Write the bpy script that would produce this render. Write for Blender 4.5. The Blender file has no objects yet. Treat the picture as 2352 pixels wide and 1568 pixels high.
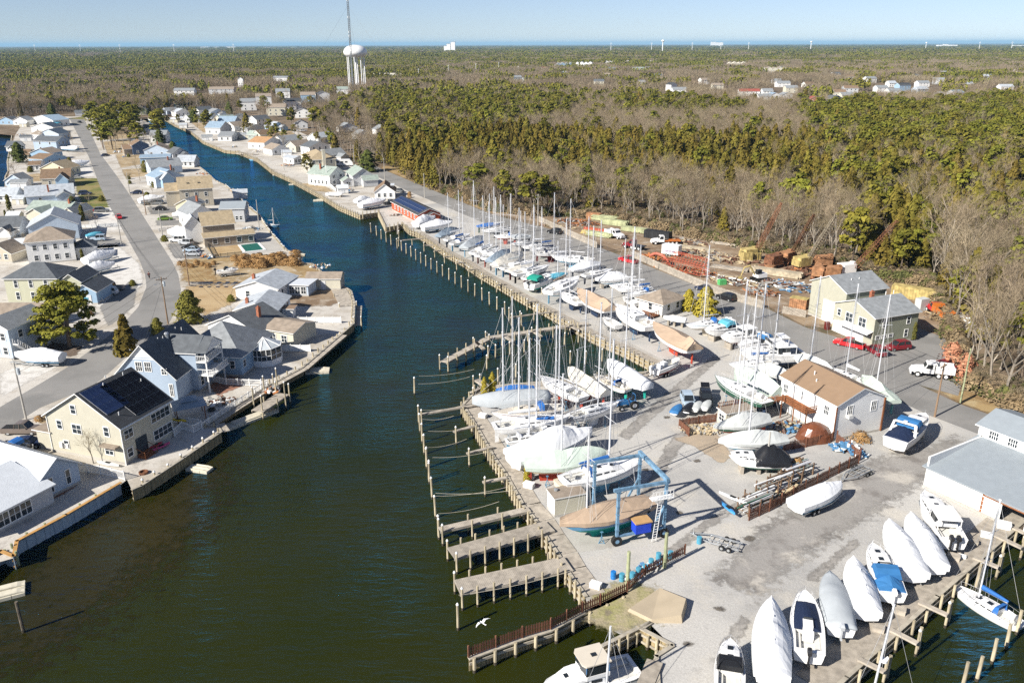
import bpy,bmesh,math,random
from mathutils import Vector,Matrix,noise
from mathutils.geometry import tessellate_polygon,delaunay_2d_cdt
S=bpy.context.scene
COL=S.collection
PI=math.pi
rnd=random.Random(7)
F_PX,CX,CY,H=1902.5,1176.0,784.0,54.0
PITCH=math.atan((784-101)/F_PX);ROLL=math.radians(0.17)
cam=bpy.data.cameras.new('camera');camo=bpy.data.objects.new('camera',cam);COL.objects.link(camo)
cam.sensor_width=36.0;cam.lens=F_PX/2352*36;cam.clip_start=1.0;cam.clip_end=120000.0
camo.location=(0,0,H)
camo.rotation_euler=(Matrix.Rotation(PI/2-PITCH,3,'X')@Matrix.Rotation(-ROLL,3,'Z')).to_euler()
S.camera=camo
SUN_EL=math.radians(34);SHADOW_AZ=math.radians(37)
SD=Vector((-math.cos(SHADOW_AZ)*math.cos(SUN_EL),-math.sin(SHADOW_AZ)*math.cos(SUN_EL),math.sin(SUN_EL)))
world=bpy.data.worlds.new('World');S.world=world;world.use_nodes=True
wn=world.node_tree.nodes;wl=world.node_tree.links
bg=wn['Background'];sky=wn.new('ShaderNodeTexSky');sky.sky_type='NISHITA';sky.sun_disc=False
sky.sun_elevation=SUN_EL;sky.sun_rotation=math.atan2(SD.x,SD.y)
sky.altitude=2600;sky.air_density=1.0;sky.dust_density=0.0;sky.ozone_density=4.0
hsv=wn.new('ShaderNodeHueSaturation');hsv.inputs['Saturation'].default_value=.75;tint=wn.new('ShaderNodeMix');tint.data_type='RGBA';tint.blend_type='MULTIPLY';tint.inputs[0].default_value=1;tint.inputs[7].default_value=(.94,.97,1.09,1)
wl.new(sky.outputs[0],hsv.inputs['Color']);wl.new(hsv.outputs[0],tint.inputs[6]);wl.new(tint.outputs[2],bg.inputs[0]);bg.inputs[1].default_value=0.060
sl=bpy.data.lights.new('sun','SUN');sl.energy=5.0;sl.angle=math.radians(0.53);sl.color=(1.0,0.945,0.86)
so=bpy.data.objects.new('sun',sl);COL.objects.link(so);so.location=(-60,-40,120)
so.rotation_euler=(-SD).to_track_quat('-Z','Y').to_euler()
S.view_settings.view_transform='Standard';S.view_settings.look='None'
S.view_settings.exposure=0.74;S.view_settings.gamma=1.0;S.view_settings.use_curve_mapping=False
S.render.engine='CYCLES';S.cycles.use_denoising=False
S.cycles.max_bounces=6;S.cycles.diffuse_bounces=2;S.cycles.glossy_bounces=2
S.cycles.transmission_bounces=3;S.cycles.volume_bounces=0;S.cycles.transparent_max_bounces=16
S.cycles.caustics_reflective=False;S.cycles.caustics_refractive=False
_cp,_sp,_cr,_sr=math.cos(PITCH),math.sin(PITCH),math.cos(ROLL),math.sin(ROLL)
def G(px,py,z=0.0):
 "point of the place at height z that the photograph shows at px, py"
 x=(px-CX)/F_PX;y=-(py-CY)/F_PX
 x,y=x*_cr-y*_sr,x*_sr+y*_cr
 d=Vector((x,_cp+y*_sp,-_sp+y*_cp))
 t=(z-H)/d.z
 return Vector((d.x*t,d.y*t,z))
def PX(p):
 "the other way round"
 x,y,z=p[0],p[1],p[2]-H
 w=y*_cp-z*_sp
 if w<1:return(-9999,-9999)
 u=x/w;v=(y*_sp+z*_cp)/w
 u,v=u*_cr+v*_sr,-u*_sr+v*_cr
 return(CX+u*F_PX,CY-v*F_PX)
def GP(pts,z=0.0):return[G(a,b,z)for a,b in pts]
def inpoly(x,y,poly):
 c=False;j=len(poly)-1
 for i in range(len(poly)):
  xi,yi=poly[i][0],poly[i][1];xj,yj=poly[j][0],poly[j][1]
  if(yi>y)!=(yj>y)and x<(xj-xi)*(y-yi)/(yj-yi)+xi:c=not c
  j=i
 return c
MATS={}
def nd(nt,t,**kw):
 n=nt.nodes.new(t)
 for k,v in kw.items():setattr(n,k,v)
 return n
def M(name,col,rough=0.6,var=0.12,scale=1.2,bump=0.0,bscale=8.0,metal=0.0,spec=0.3,objvar=0.0,col2=None,stretch=None,huevar=0.0):
 if name in MATS:return MATS[name]
 m=bpy.data.materials.new(name);m.use_nodes=True;nt=m.node_tree;b=nt.nodes['Principled BSDF']
 b.inputs['Roughness'].default_value=rough;b.inputs['Metallic'].default_value=metal
 b.inputs['Specular IOR Level'].default_value=spec
 tc=nd(nt,'ShaderNodeTexCoord');src=tc.outputs['Object']
 if stretch:
  mp=nd(nt,'ShaderNodeMapping');mp.inputs['Scale'].default_value=stretch
  nt.links.new(src,mp.inputs[0]);src=mp.outputs[0]
 n1=nd(nt,'ShaderNodeTexNoise');n1.inputs['Scale'].default_value=scale;n1.inputs['Detail'].default_value=5
 nt.links.new(src,n1.inputs['Vector'])
 rp=nd(nt,'ShaderNodeValToRGB');e=rp.color_ramp.elements
 c2=col2 or[c*(1+var)for c in col];c1=col if col2 else[c*(1-var)for c in col]
 e[0].position=0.33;e[0].color=(*c1[:3],1);e[1].position=0.67;e[1].color=(*[min(c,1)for c in c2[:3]],1)
 nt.links.new(n1.outputs[0],rp.inputs[0]);out=rp.outputs[0]
 if objvar or huevar:
  oi=nd(nt,'ShaderNodeObjectInfo');hs=nd(nt,'ShaderNodeHueSaturation')
  mr=nd(nt,'ShaderNodeMapRange');mr.inputs['To Min'].default_value=1-objvar;mr.inputs['To Max'].default_value=1+objvar
  nt.links.new(oi.outputs['Random'],mr.inputs[0]);nt.links.new(mr.outputs[0],hs.inputs['Value'])
  m2=nd(nt,'ShaderNodeMath',operation='MULTIPLY');m2.inputs[1].default_value=7.31
  m3=nd(nt,'ShaderNodeMath',operation='FRACT');mr2=nd(nt,'ShaderNodeMapRange')
  mr2.inputs['To Min'].default_value=0.5-huevar;mr2.inputs['To Max'].default_value=0.5+huevar
  nt.links.new(oi.outputs['Random'],m2.inputs[0]);nt.links.new(m2.outputs[0],m3.inputs[0]);nt.links.new(m3.outputs[0],mr2.inputs[0])
  nt.links.new(mr2.outputs[0],hs.inputs['Hue']);nt.links.new(out,hs.inputs['Color']);out=hs.outputs[0]
 nt.links.new(out,b.inputs['Base Color'])
 if bump:
  n2=nd(nt,'ShaderNodeTexNoise');n2.inputs['Scale'].default_value=bscale;n2.inputs['Detail'].default_value=4
  nt.links.new(src,n2.inputs['Vector'])
  bp=nd(nt,'ShaderNodeBump');bp.inputs['Strength'].default_value=bump;bp.inputs['Distance'].default_value=0.05
  nt.links.new(n2.outputs[0],bp.inputs['Height']);nt.links.new(bp.outputs[0],b.inputs['Normal'])
 MATS[name]=m
 return m
def MW(name,cols,scales,rough=0.9,bump=0.3,bscale=3.0,spec=0.15,grain=.24):
 "ground: several colours mixed by world-position noise of several sizes"
 m=bpy.data.materials.new(name);m.use_nodes=True;nt=m.node_tree;b=nt.nodes['Principled BSDF']
 b.inputs['Roughness'].default_value=rough;b.inputs['Specular IOR Level'].default_value=spec
 ge=nd(nt,'ShaderNodeNewGeometry');out=None
 for i,(c,s)in enumerate(zip(cols,[0]+list(scales))):
  if i==0:
   r=nd(nt,'ShaderNodeRGB');r.outputs[0].default_value=(*c[:3],1);out=r.outputs[0];continue
  n1=nd(nt,'ShaderNodeTexNoise');n1.inputs['Scale'].default_value=s[0];n1.inputs['Detail'].default_value=6;n1.inputs['Roughness'].default_value=0.62
  nt.links.new(ge.outputs['Position'],n1.inputs['Vector'])
  mr=nd(nt,'ShaderNodeMapRange',interpolation_type='SMOOTHSTEP');mr.inputs['From Min'].default_value=s[1];mr.inputs['From Max'].default_value=s[2]
  if len(s)>3:mr.inputs['To Max'].default_value=s[3]
  nt.links.new(n1.outputs[0],mr.inputs[0])
  mx=nd(nt,'ShaderNodeMix',data_type='RGBA');mx.inputs[7].default_value=(*c[:3],1)
  nt.links.new(mr.outputs[0],mx.inputs[0]);nt.links.new(out,mx.inputs[6]);out=mx.outputs[2]
 gr=nd(nt,'ShaderNodeTexNoise');gr.inputs['Scale'].default_value=5.5;gr.inputs['Detail'].default_value=6;gr.inputs['Roughness'].default_value=.8;nt.links.new(ge.outputs['Position'],gr.inputs['Vector'])
 gm=nd(nt,'ShaderNodeMapRange');gm.inputs['From Min'].default_value=.3;gm.inputs['From Max'].default_value=.7;gm.inputs['To Min'].default_value=1-grain;gm.inputs['To Max'].default_value=1+grain;nt.links.new(gr.outputs[0],gm.inputs[0])
 gh=nd(nt,'ShaderNodeHueSaturation');nt.links.new(gm.outputs[0],gh.inputs['Value']);nt.links.new(out,gh.inputs['Color']);out=gh.outputs[0]
 nt.links.new(out,b.inputs['Base Color'])
 if bump:
  n2=nd(nt,'ShaderNodeTexNoise');n2.inputs['Scale'].default_value=bscale;n2.inputs['Detail'].default_value=5
  nt.links.new(ge.outputs['Position'],n2.inputs['Vector'])
  bp=nd(nt,'ShaderNodeBump');bp.inputs['Strength'].default_value=bump;bp.inputs['Distance'].default_value=0.08
  nt.links.new(n2.outputs[0],bp.inputs['Height']);nt.links.new(bp.outputs[0],b.inputs['Normal'])
 MATS[name]=m
 return m
class MB:
 def __init__(s):s.v=[];s.f=[];s.m=[]
 def face(s,pts,mi=0):
  k=len(s.v);s.v+=[tuple(p)for p in pts];s.f.append(tuple(range(k,k+len(pts))));s.m.append(mi)
 def box(s,x0,x1,y0,y1,z0,z1,mi=0,T=None):
  c=[(x0,y0,z0),(x1,y0,z0),(x1,y1,z0),(x0,y1,z0),(x0,y0,z1),(x1,y0,z1),(x1,y1,z1),(x0,y1,z1)]
  if T is not None:c=[tuple(T@Vector(p))for p in c]
  k=len(s.v);s.v+=c
  for q in((0,3,2,1),(4,5,6,7),(0,1,5,4),(1,2,6,5),(2,3,7,6),(3,0,4,7)):
   s.f.append(tuple(k+i for i in q));s.m.append(mi)
  return s
 def cbox(s,x,y,z,sx,sy,sz,mi=0,rz=0,T=None):
  t=Matrix.Translation((x,y,z))@Matrix.Rotation(rz,4,'Z')
  if T is not None:t=T@t
  return s.box(-sx/2,sx/2,-sy/2,sy/2,0,sz,mi,t)
 def bar(s,a,b,w,h=None,mi=0):
  "rectangular bar from a to b"
  a=Vector(a);b=Vector(b);d=b-a;L=d.length
  if L<1e-6:return s
  h=h or w;d.normalize();up=Vector((0,0,1))if abs(d.z)<0.98 else Vector((1,0,0))
  sd=d.cross(up).normalized();u=sd.cross(d)
  k=len(s.v)
  for p in(a,b):
   for(i,j)in((-1,-1),(1,-1),(1,1),(-1,1)):s.v.append(tuple(p+sd*(i*w/2)+u*(j*h/2)))
  for q in((0,1,2,3),(7,6,5,4),(0,4,5,1),(1,5,6,2),(2,6,7,3),(3,7,4,0)):
   s.f.append(tuple(k+i for i in q));s.m.append(mi)
  return s
 def cyl(s,a,b,r0,r1=None,n=8,mi=0,caps=True):
  a=Vector(a);b=Vector(b);d=b-a
  if d.length<1e-6:return s
  r1=r0 if r1 is None else r1
  d.normalize();up=Vector((0,0,1))if abs(d.z)<0.95 else Vector((1,0,0))
  x=d.cross(up).normalized();y=x.cross(d)
  k=len(s.v)
  for p,r in((a,r0),(b,r1)):
   for i in range(n):
    t=2*PI*i/n;s.v.append(tuple(p+x*(r*math.cos(t))+y*(r*math.sin(t))))
  for i in range(n):
   j=(i+1)%n;s.f.append((k+j,k+i,k+n+i,k+n+j));s.m.append(mi)
  if caps:
   s.f.append(tuple(k+i for i in range(n)));s.m.append(mi)
   s.f.append(tuple(k+n+i for i in reversed(range(n))));s.m.append(mi)
  return s
 def tube(s,pts,r,n=5,mi=0):
  for i in range(len(pts)-1):s.cyl(pts[i],pts[i+1],r,r,n,mi,caps=(i in(0,len(pts)-2)))
  return s
 def lathe(s,prof,n=16,mi=0,T=None):
  k=len(s.v)
  for(r,z)in prof:
   for i in range(n):
    p=Vector((r*math.cos(2*PI*i/n),r*math.sin(2*PI*i/n),z))
    s.v.append(tuple(T@p if T is not None else p))
  for a in range(len(prof)-1):
   for i in range(n):
    j=(i+1)%n;s.f.append((k+a*n+i,k+a*n+j,k+(a+1)*n+j,k+(a+1)*n+i));s.m.append(mi)
  return s
 def prism(s,poly,z0,z1,mi=0,mside=None):
  "upright prism over a 2D outline"
  k=len(s.v);n=len(poly)
  s.v+=[(p[0],p[1],z0)for p in poly]+[(p[0],p[1],z1)for p in poly]
  area=sum(poly[i][0]*poly[(i+1)%n][1]-poly[(i+1)%n][0]*poly[i][1]for i in range(n))
  idx=list(range(n))if area>0 else list(reversed(range(n)))
  s.f.append(tuple(k+n+i for i in idx));s.m.append(mi)
  s.f.append(tuple(k+i for i in reversed(idx)));s.m.append(mi)
  for q in range(n):
   i=idx[q];j=idx[(q+1)%n]
   s.f.append((k+i,k+j,k+n+j,k+n+i));s.m.append(mi if mside is None else mside)
  return s
 def loft(s,secs,mis=None,cap0=True,cap1=True,closed=False,mcap=0):
  k=len(s.v);n=len(secs[0])
  for sec in secs:s.v+=[tuple(p)for p in sec]
  for a in range(len(secs)-1):
   for i in range(n if closed else n-1):
    j=(i+1)%n
    s.f.append((k+a*n+i,k+a*n+j,k+(a+1)*n+j,k+(a+1)*n+i));s.m.append(mis[i]if mis else 0)
  if cap0:s.f.append(tuple(k+i for i in reversed(range(n))));s.m.append(mcap)
  if cap1:s.f.append(tuple(k+(len(secs)-1)*n+i for i in range(n)));s.m.append(mcap)
  return s
 def blob(s,c,r,n=8,m=5,jit=0.2,sq=(1,1,1),mi=0,seed=0):
  "lumpy closed body"
  k=len(s.v);c=Vector(c);R=random.Random(seed)
  for a in range(m+1):
   ph=-PI/2+PI*a/m
   for i in range(n):
    t=2*PI*i/n;rr=r*(1+R.uniform(-jit,jit))
    s.v.append((c.x+rr*sq[0]*math.cos(ph)*math.cos(t),c.y+rr*sq[1]*math.cos(ph)*math.sin(t),c.z+rr*sq[2]*math.sin(ph)))
  for a in range(m):
   for i in range(n):
    j=(i+1)%n;s.f.append((k+a*n+i,k+a*n+j,k+(a+1)*n+j,k+(a+1)*n+i));s.m.append(mi)
  return s
 def mesh(s,name,mats,smooth=False):
  me=bpy.data.meshes.new(name);me.from_pydata(s.v,[],s.f)
  if not isinstance(mats,(list,tuple)):mats=[mats]
  for m in mats:me.materials.append(m)
  if len(mats)>1:me.polygons.foreach_set('material_index',s.m)
  if smooth:me.polygons.foreach_set('use_smooth',[True]*len(me.polygons))
  me.update();return me
 def build(s,name,mats,parent=None,smooth=False,loc=None,rz=0,kind=None):
  return link(name,s.mesh(name,mats,smooth),parent,loc,rz,kind)
def link(name,me,parent=None,loc=None,rz=0,kind=None):
 o=bpy.data.objects.new(name,me);COL.objects.link(o)
 if parent is not None:o.parent=parent
 if loc is not None:o.location=loc
 if rz:o.rotation_euler=(0,0,rz)
 if kind:o['kind']=kind
 return o
def tag(o,label,cat,group=None):
 o['label']=label;o['category']=cat
 if group:o['group']=group
 return o
def thing(name,label,cat,loc=(0,0,0),rz=0,group=None):
 o=bpy.data.objects.new(name,None);COL.objects.link(o);o.location=loc;o.rotation_euler=(0,0,rz)
 o.empty_display_size=0.3
 return tag(o,label,cat,group)
KIDS={}
def dup(root,loc,rz=None,label=None,scale=None,group=None):
 r=root.copy();COL.objects.link(r);r.location=loc
 if rz is not None:r.rotation_euler=(0,0,rz)
 if scale:r.scale=(scale,)*3 if not isinstance(scale,tuple)else scale
 if label:r['label']=label
 if group:r['group']=group
 for ch in root.children:
  c=ch.copy();COL.objects.link(c);c.parent=r
  for g in ch.children:
   d=g.copy();COL.objects.link(d);d.parent=c
 return r
def sheet(name,poly,z,mat,kind='structure'):
 "flat piece of ground over a world outline"
 n=len(poly);vs,_,fs,*_=delaunay_2d_cdt([Vector((p[0],p[1]))for p in poly],[(i,(i+1)%n)for i in range(n)],[list(range(n))],1,1e-5)
 mb=MB();mb.v=[(p.x,p.y,z)for p in vs];mb.f=[tuple(f)for f in fs];mb.m=[0]*len(fs)
 return mb.build(name,mat,kind=kind)
def soft_zone(name,poly,z,mat,feather=1.2,cell=1.0):
 "ground patch whose edge frays out into what lies round it"
 xs=[p[0]for p in poly];ys=[p[1]for p in poly];x0,y0=min(xs)-feather,min(ys)-feather
 nx=int((max(xs)+feather-x0)/cell)+1;ny=int((max(ys)+feather-y0)/cell)+1
 mb=MB();at=[];n=len(poly);idx={}
 segs=[(poly[i],poly[(i+1)%n])for i in range(n)]
 def dist(x,y):
  b=1e9
  for(ax,ay),(bx,by)in segs:
   dx,dy=bx-ax,by-ay;t=max(0,min(1,((x-ax)*dx+(y-ay)*dy)/(dx*dx+dy*dy+1e-9)))
   b=min(b,(x-ax-dx*t)**2+(y-ay-dy*t)**2)
  b=math.sqrt(b);return b if inpoly(x,y,poly)else-b
 for j in range(ny+1):
  for i in range(nx+1):
   x,y=x0+i*cell,y0+j*cell;idx[i,j]=len(mb.v);mb.v.append((x,y,z));at.append(max(0,min(1,dist(x,y)/feather*.5+.5)))
 for j in range(ny):
  for i in range(nx):
   q=(idx[i,j],idx[i+1,j],idx[i+1,j+1],idx[i,j+1])
   if any(at[k]>0 for k in q):mb.f.append(q);mb.m.append(0)
 key=mat.name+'_frayed'
 m=MATS.get(key)
 if not m:
  m=mat.copy();m.name=key;MATS[key]=m;nt=m.node_tree;b=nt.nodes.get('Principled BSDF')
  a=nd(nt,'ShaderNodeAttribute',attribute_name='edge');ge=nd(nt,'ShaderNodeNewGeometry');ns=nd(nt,'ShaderNodeTexNoise');ns.inputs['Scale'].default_value=.9;ns.inputs['Detail'].default_value=6;ns.inputs['Roughness'].default_value=.7
  nt.links.new(ge.outputs['Position'],ns.inputs['Vector']);ad=nd(nt,'ShaderNodeMath',operation='ADD');nt.links.new(a.outputs['Fac'],ad.inputs[0]);nt.links.new(ns.outputs[0],ad.inputs[1])
  mr=nd(nt,'ShaderNodeMapRange',interpolation_type='SMOOTHSTEP');mr.inputs['From Min'].default_value=.85;mr.inputs['From Max'].default_value=1.15
  nt.links.new(ad.outputs[0],mr.inputs[0])
  if b:nt.links.new(mr.outputs[0],b.inputs['Alpha'])
  else:
   ou=nt.nodes['Material Output'];sh=ou.inputs['Surface'].links[0].from_socket;tp=nd(nt,'ShaderNodeBsdfTransparent');mx=nd(nt,'ShaderNodeMixShader')
   nt.links.new(mr.outputs[0],mx.inputs[0]);nt.links.new(tp.outputs[0],mx.inputs[1]);nt.links.new(sh,mx.inputs[2]);nt.links.new(mx.outputs[0],ou.inputs['Surface'])
 o=mb.build(name,m,kind='structure');o.data.attributes.new('edge','FLOAT','POINT').data.foreach_set('value',at)
 return o
WZ=-1.5
GRAVEL=MW('yard_gravel',[(.47,.455,.425),(.36,.352,.335),(.52,.485,.42),(.25,.24,.225)],[(.045,.42,.62),(.11,.5,.68,.8),(.30,.58,.75,.6)],bscale=2.2,bump=.4)
PALE=MW('pale_stones',[(.52,.49,.44),(.40,.36,.30),(.32,.295,.26)],[(.09,.46,.62),(.4,.52,.7,.8)],bscale=2.5,bump=.4)
FLOOR=MW('forest_floor',[(.16,.115,.075),(.23,.175,.12),(.10,.085,.05)],[(.06,.4,.6),(.2,.5,.65)],bscale=1.0,bump=.6)
ASPH=MW('asphalt',[(.255,.248,.235),(.205,.20,.19),(.30,.285,.265)],[(.08,.4,.65),(.25,.5,.75,.7)],bscale=6,bump=.15,grain=.16)
CONC=MW('concrete',[(.44,.42,.38),(.36,.34,.31)],[(.2,.4,.65)],bscale=6,bump=.1)
SAND=MW('sand',[(.44,.33,.19),(.36,.25,.13)],[(.15,.4,.65)],bscale=4)
LAWN=MW('lawn',[(.13,.15,.04),(.26,.21,.09)],[(.12,.4,.6)],bscale=9)
DIRT=MW('dirt',[(.30,.225,.15),(.20,.14,.09),(.38,.32,.25)],[(.1,.4,.6),(.3,.5,.7)],bscale=3,bump=.6)
DRYGRASS=MW('dry_grass',[(.36,.26,.13),(.26,.17,.08),(.42,.34,.20)],[(.1,.4,.6),(.35,.5,.7)],bscale=5,bump=.6)
PEN=[(0,1262),(29,1274),(36,1240),(150,1180),(275,1107),(290,1096),(302,1122),(323,1113),(420,1050),(507,990),(494,972),(467,977),(540,930),(617,883),(693,843),(783,767),(812,742),(814,695),(807,668),(774,644),(743,626),(718,604),(689,602),(685,584),(658,571),(629,537),(611,513),(602,495),(573,473),(551,451),(523,424),(495,410),(477,392),(441,364),(425,352),(400,330),(389,318),(372,298),(345,277),(324,268)]
RB=[(381,268),(404,282),(441,298),(469,321),(519,342),(549,345),(594,363),(629,391),(667,408),(714,433),(740,447),(783,474),(829,493),(872,487),(889,522),(927,515),(944,529),(957,533),(982,548),(1027,580),(1065,600),(1105,628),(1140,648),(1190,678),(1250,711),(1302,740),(1365,775),(1440,808),(1507,843),(1493,856),(1300,874),(1100,890),(1062,930),(1098,989),(1133,1052),(1158,1088),(1199,1162),(1230,1200),(1251,1235),(1279,1276),(1297,1310),(1316,1338),(1341,1372)]
RB2=[(1354,1424),(1420,1457),(1489,1434),(1540,1486),(1502,1510),(1506,1568)]
BAS=[(2620,1010),(2352,1204),(2150,1378),(1941,1563),(1900,1600)]
pen_w=[(p.x,p.y)for p in GP(PEN)];rb_w=[(p.x,p.y)for p in GP(RB)];rb2_w=[(p.x,p.y)for p in GP(RB2)];bas_w=[(p.x,p.y)for p in GP(BAS)]
canal=[(-120,-60),(-120,40),(-58,68)]+pen_w+rb_w+rb2_w+[(13.5,52),(13.5,36),(20,36)]+list(reversed(bas_w))+[(200,130),(260,60),(260,-60)]
LC=[(-60,300),(0,301),(34,305),(26,329),(19,366),(21,387),(15,421),(5,452),(-20,490),(-160,560),(-300,520),(-120,330)]
lcan=[(p.x,p.y)for p in GP(LC)]
BIG=60000
outer=[(-BIG,-300),(BIG,-300),(BIG,BIG),(-BIG,BIG)]
def holed(name,outer,holes,z,mat):
 loops=[[Vector((a,b,0))for a,b in outer]]+[[Vector((a,b,0))for a,b in h]for h in holes]
 flat=[p for l in loops for p in l];mb=MB();mb.v=[(p.x,p.y,z)for p in flat]
 for t in tessellate_polygon(loops):
  a,b,c=(flat[i]for i in t)
  if(b-a).cross(c-a).z<0:t=(t[0],t[2],t[1])
  mb.f.append(tuple(t));mb.m.append(0)
 return mb.build(name,mat,kind='structure')
inner=[(-1500,-290),(1500,-290),(1500,2500),(-1500,2500)]
holed('ground',inner,[canal,lcan],0.0,FLOOR)
holed('far_ground',outer,[inner],0.0,FLOOR)
def water_mat(name,c1,c2):
 m=bpy.data.materials.new(name);m.use_nodes=True;nt=m.node_tree;nt.nodes.remove(nt.nodes['Principled BSDF'])
 ge=nd(nt,'ShaderNodeNewGeometry')
 n0=nd(nt,'ShaderNodeTexNoise');n0.inputs['Scale'].default_value=.03;n0.inputs['Detail'].default_value=3
 nt.links.new(ge.outputs['Position'],n0.inputs['Vector'])
 rp=nd(nt,'ShaderNodeValToRGB');e=rp.color_ramp.elements
 e[0].position=.35;e[0].color=(*c1,1);e[1].position=.68;e[1].color=(*c2,1)
 nt.links.new(n0.outputs[0],rp.inputs[0])
 mp=nd(nt,'ShaderNodeMapping');mp.inputs['Rotation'].default_value=(0,0,math.radians(-8));mp.inputs['Scale'].default_value=(.40,1.35,1)
 nt.links.new(ge.outputs['Position'],mp.inputs[0])
 n1=nd(nt,'ShaderNodeTexNoise');n1.inputs['Scale'].default_value=.9;n1.inputs['Detail'].default_value=5;n1.inputs['Roughness'].default_value=.6;n1.inputs['Distortion'].default_value=.5
 n2=nd(nt,'ShaderNodeTexNoise');n2.inputs['Scale'].default_value=.07;n2.inputs['Detail'].default_value=2
 nt.links.new(mp.outputs[0],n1.inputs['Vector']);nt.links.new(ge.outputs['Position'],n2.inputs['Vector'])
 mu=nd(nt,'ShaderNodeMath',operation='MULTIPLY');mr=nd(nt,'ShaderNodeMapRange');mr.inputs['From Min'].default_value=.35;mr.inputs['From Max'].default_value=.65
 mr.inputs['To Min'].default_value=.3;mr.inputs['To Max'].default_value=1.25
 nt.links.new(n2.outputs[0],mr.inputs[0]);nt.links.new(n1.outputs[0],mu.inputs[0]);nt.links.new(mr.outputs[0],mu.inputs[1])
 bp=nd(nt,'ShaderNodeBump');bp.inputs['Strength'].default_value=1.0;bp.inputs['Distance'].default_value=.36
 nt.links.new(mu.outputs[0],bp.inputs['Height'])
 df=nd(nt,'ShaderNodeBsdfDiffuse');gl=nd(nt,'ShaderNodeBsdfGlossy');gl.inputs['Color'].default_value=(.06,.46,1.0,1);gl.inputs['Roughness'].default_value=.05
 nt.links.new(rp.outputs[0],df.inputs['Color']);nt.links.new(bp.outputs[0],gl.inputs['Normal'])
 fr=nd(nt,'ShaderNodeFresnel');fr.inputs['IOR'].default_value=1.30;nt.links.new(bp.outputs[0],fr.inputs['Normal'])
 mx=nd(nt,'ShaderNodeMixShader');nt.links.new(fr.outputs[0],mx.inputs[0]);nt.links.new(df.outputs[0],mx.inputs[1]);nt.links.new(gl.outputs[0],mx.inputs[2])
 nt.links.new(mx.outputs[0],nt.nodes['Material Output'].inputs['Surface'])
 return m
WATER=water_mat('canal_water',(.018,.023,.0022),(.024,.026,.003))
mb=MB();mb.face([(-900,-280,WZ),(900,-280,WZ),(900,1200,WZ),(-900,1200,WZ)]);mb.build('water',WATER,kind='structure')
def zone(name,pts,z,mat):return sheet(name,[(p.x,p.y)for p in GP(pts)],z,mat)
pen_zone=[(-30,1180)]+PEN[1:-1]+[(324,262),(150,262),(60,270),(38,305),(28,330),(22,366),(24,387),(18,421),(7,452),(-40,510),(-200,700),(-200,1100)]
PENLOT=1
zone('peninsula_lots',[(-30,1290)]+PEN[1:]+[(300,262),(150,262),(60,270),(38,303),(29,330),(22,366),(24,387),(18,421),(8,452),(-18,492),(-200,640),(-300,1100)],.004,PALE)
right_bank=RB[1:18]+[(1010,545),(1100,500),(1000,455),(905,410),(860,385),(800,372),(760,330),(690,300),(560,270),(470,255),(400,262)]
zone('right_bank_lots',right_bank,.004,PALE)
yard=RB[16:]+RB2[0:]+[(1515,1640),(1530,1900),(1750,1900)]+[(1850,1640),(1941,1563),(2150,1378),(2352,1204),(2560,1040),(2352,985),(2204,940),(2092,886),(1750,716),(1592,660),(1468,608),(1263,530),(1132,497),(1045,462),(960,470)]
zone('marina_yard',yard,.006,GRAVEL)
zone('equipment_yard',[(1132,490),(1263,516),(1468,595),(1592,647),(1750,700),(1850,752),(1990,770),(2200,800),(2200,750),(2130,690),(2000,640),(1900,600),(1700,560),(1500,520),(1380,490),(1300,484),(1200,480)],.005,DIRT)
zone('asphalt_apron',[(1750,716),(1862,760),(2010,806),(2110,760),(2196,790),(2215,860),(2200,915),(2092,884)],.012,ASPH)
SOFT={'equipment_yard':3,'asphalt_apron':1.5,'verge':1.5,'verge_north':2,'lawn':.8,'vacant_lot':3,'boat_ramp_beach':2.5,'dry_patch':2.5,'back_garden':2,'wet_track':4,'marina_yard':1.0}
_zone=zone
def zone(name,pts,z,mat):
 if name in SOFT and name!='marina_yard':return soft_zone(name,[(p.x,p.y)for p in GP(pts)],z,mat,SOFT[name],1.0 if G(*pts[0]).y<200 else 2.0)
 return _zone(name,pts,z,mat)
ROADS=[]
def road(name,left,right,z,mat):
 ROADS.append(left+list(reversed(right)))
 zone(name,left+list(reversed(right)),z,mat)
road('street',[(-90,970),(0,927),(75,884),(150,840),(205,800),(253,763),(290,730),(318,700),(337,654),(334,625),(321,592),(290,535),(249,460),(228,413),(207,356),(181,303),(163,267)],[(-90,1035),(0,987),(90,930),(213,880),(250,850),(287,817),(340,780),(383,747),(410,697),(416,660),(410,626),(397,597),(358,535),(303,447),(270,398),(233,348),(215,308),(197,269)],.016,ASPH)
road('shore_road',[(1750,706),(1592,655),(1468,604),(1263,526),(1132,493),(1045,456),(960,421),(878,386),(850,372)],[(1700,745),(1560,690),(1440,645),(1290,580),(1120,515),(1030,476),(935,436),(856,398),(830,380)],.014,ASPH)
road('shore_road_east',[(2560,1060),(2329,979),(2204,934),(2092,881),(1950,806),(1750,706)],[(2420,1080),(2239,1000),(2130,958),(2020,905),(1870,828),(1700,745)],.015,ASPH)
road('loading_pad',[(1230,1200),(1340,1180),(1430,1200)],[(1275,1276),(1380,1262),(1470,1240)],.018,CONC)
zone('quay_walk',[(1050,597),(1105,628),(1190,678),(1302,740),(1440,808),(1507,843),(1540,838),(1390,758),(1250,690),(1150,640),(1080,598)],.014,CONC)
zone('verge',[(2352,985),(2329,976),(2204,931),(2150,902),(2240,905),(2352,950),(2500,1010),(2500,1030)],.010,DRYGRASS)
zone('verge_north',[(878,385),(960,420),(1045,455),(1132,491),(1200,490),(1120,462),(1000,412),(920,385),(885,378)],.010,DRYGRASS)
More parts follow.
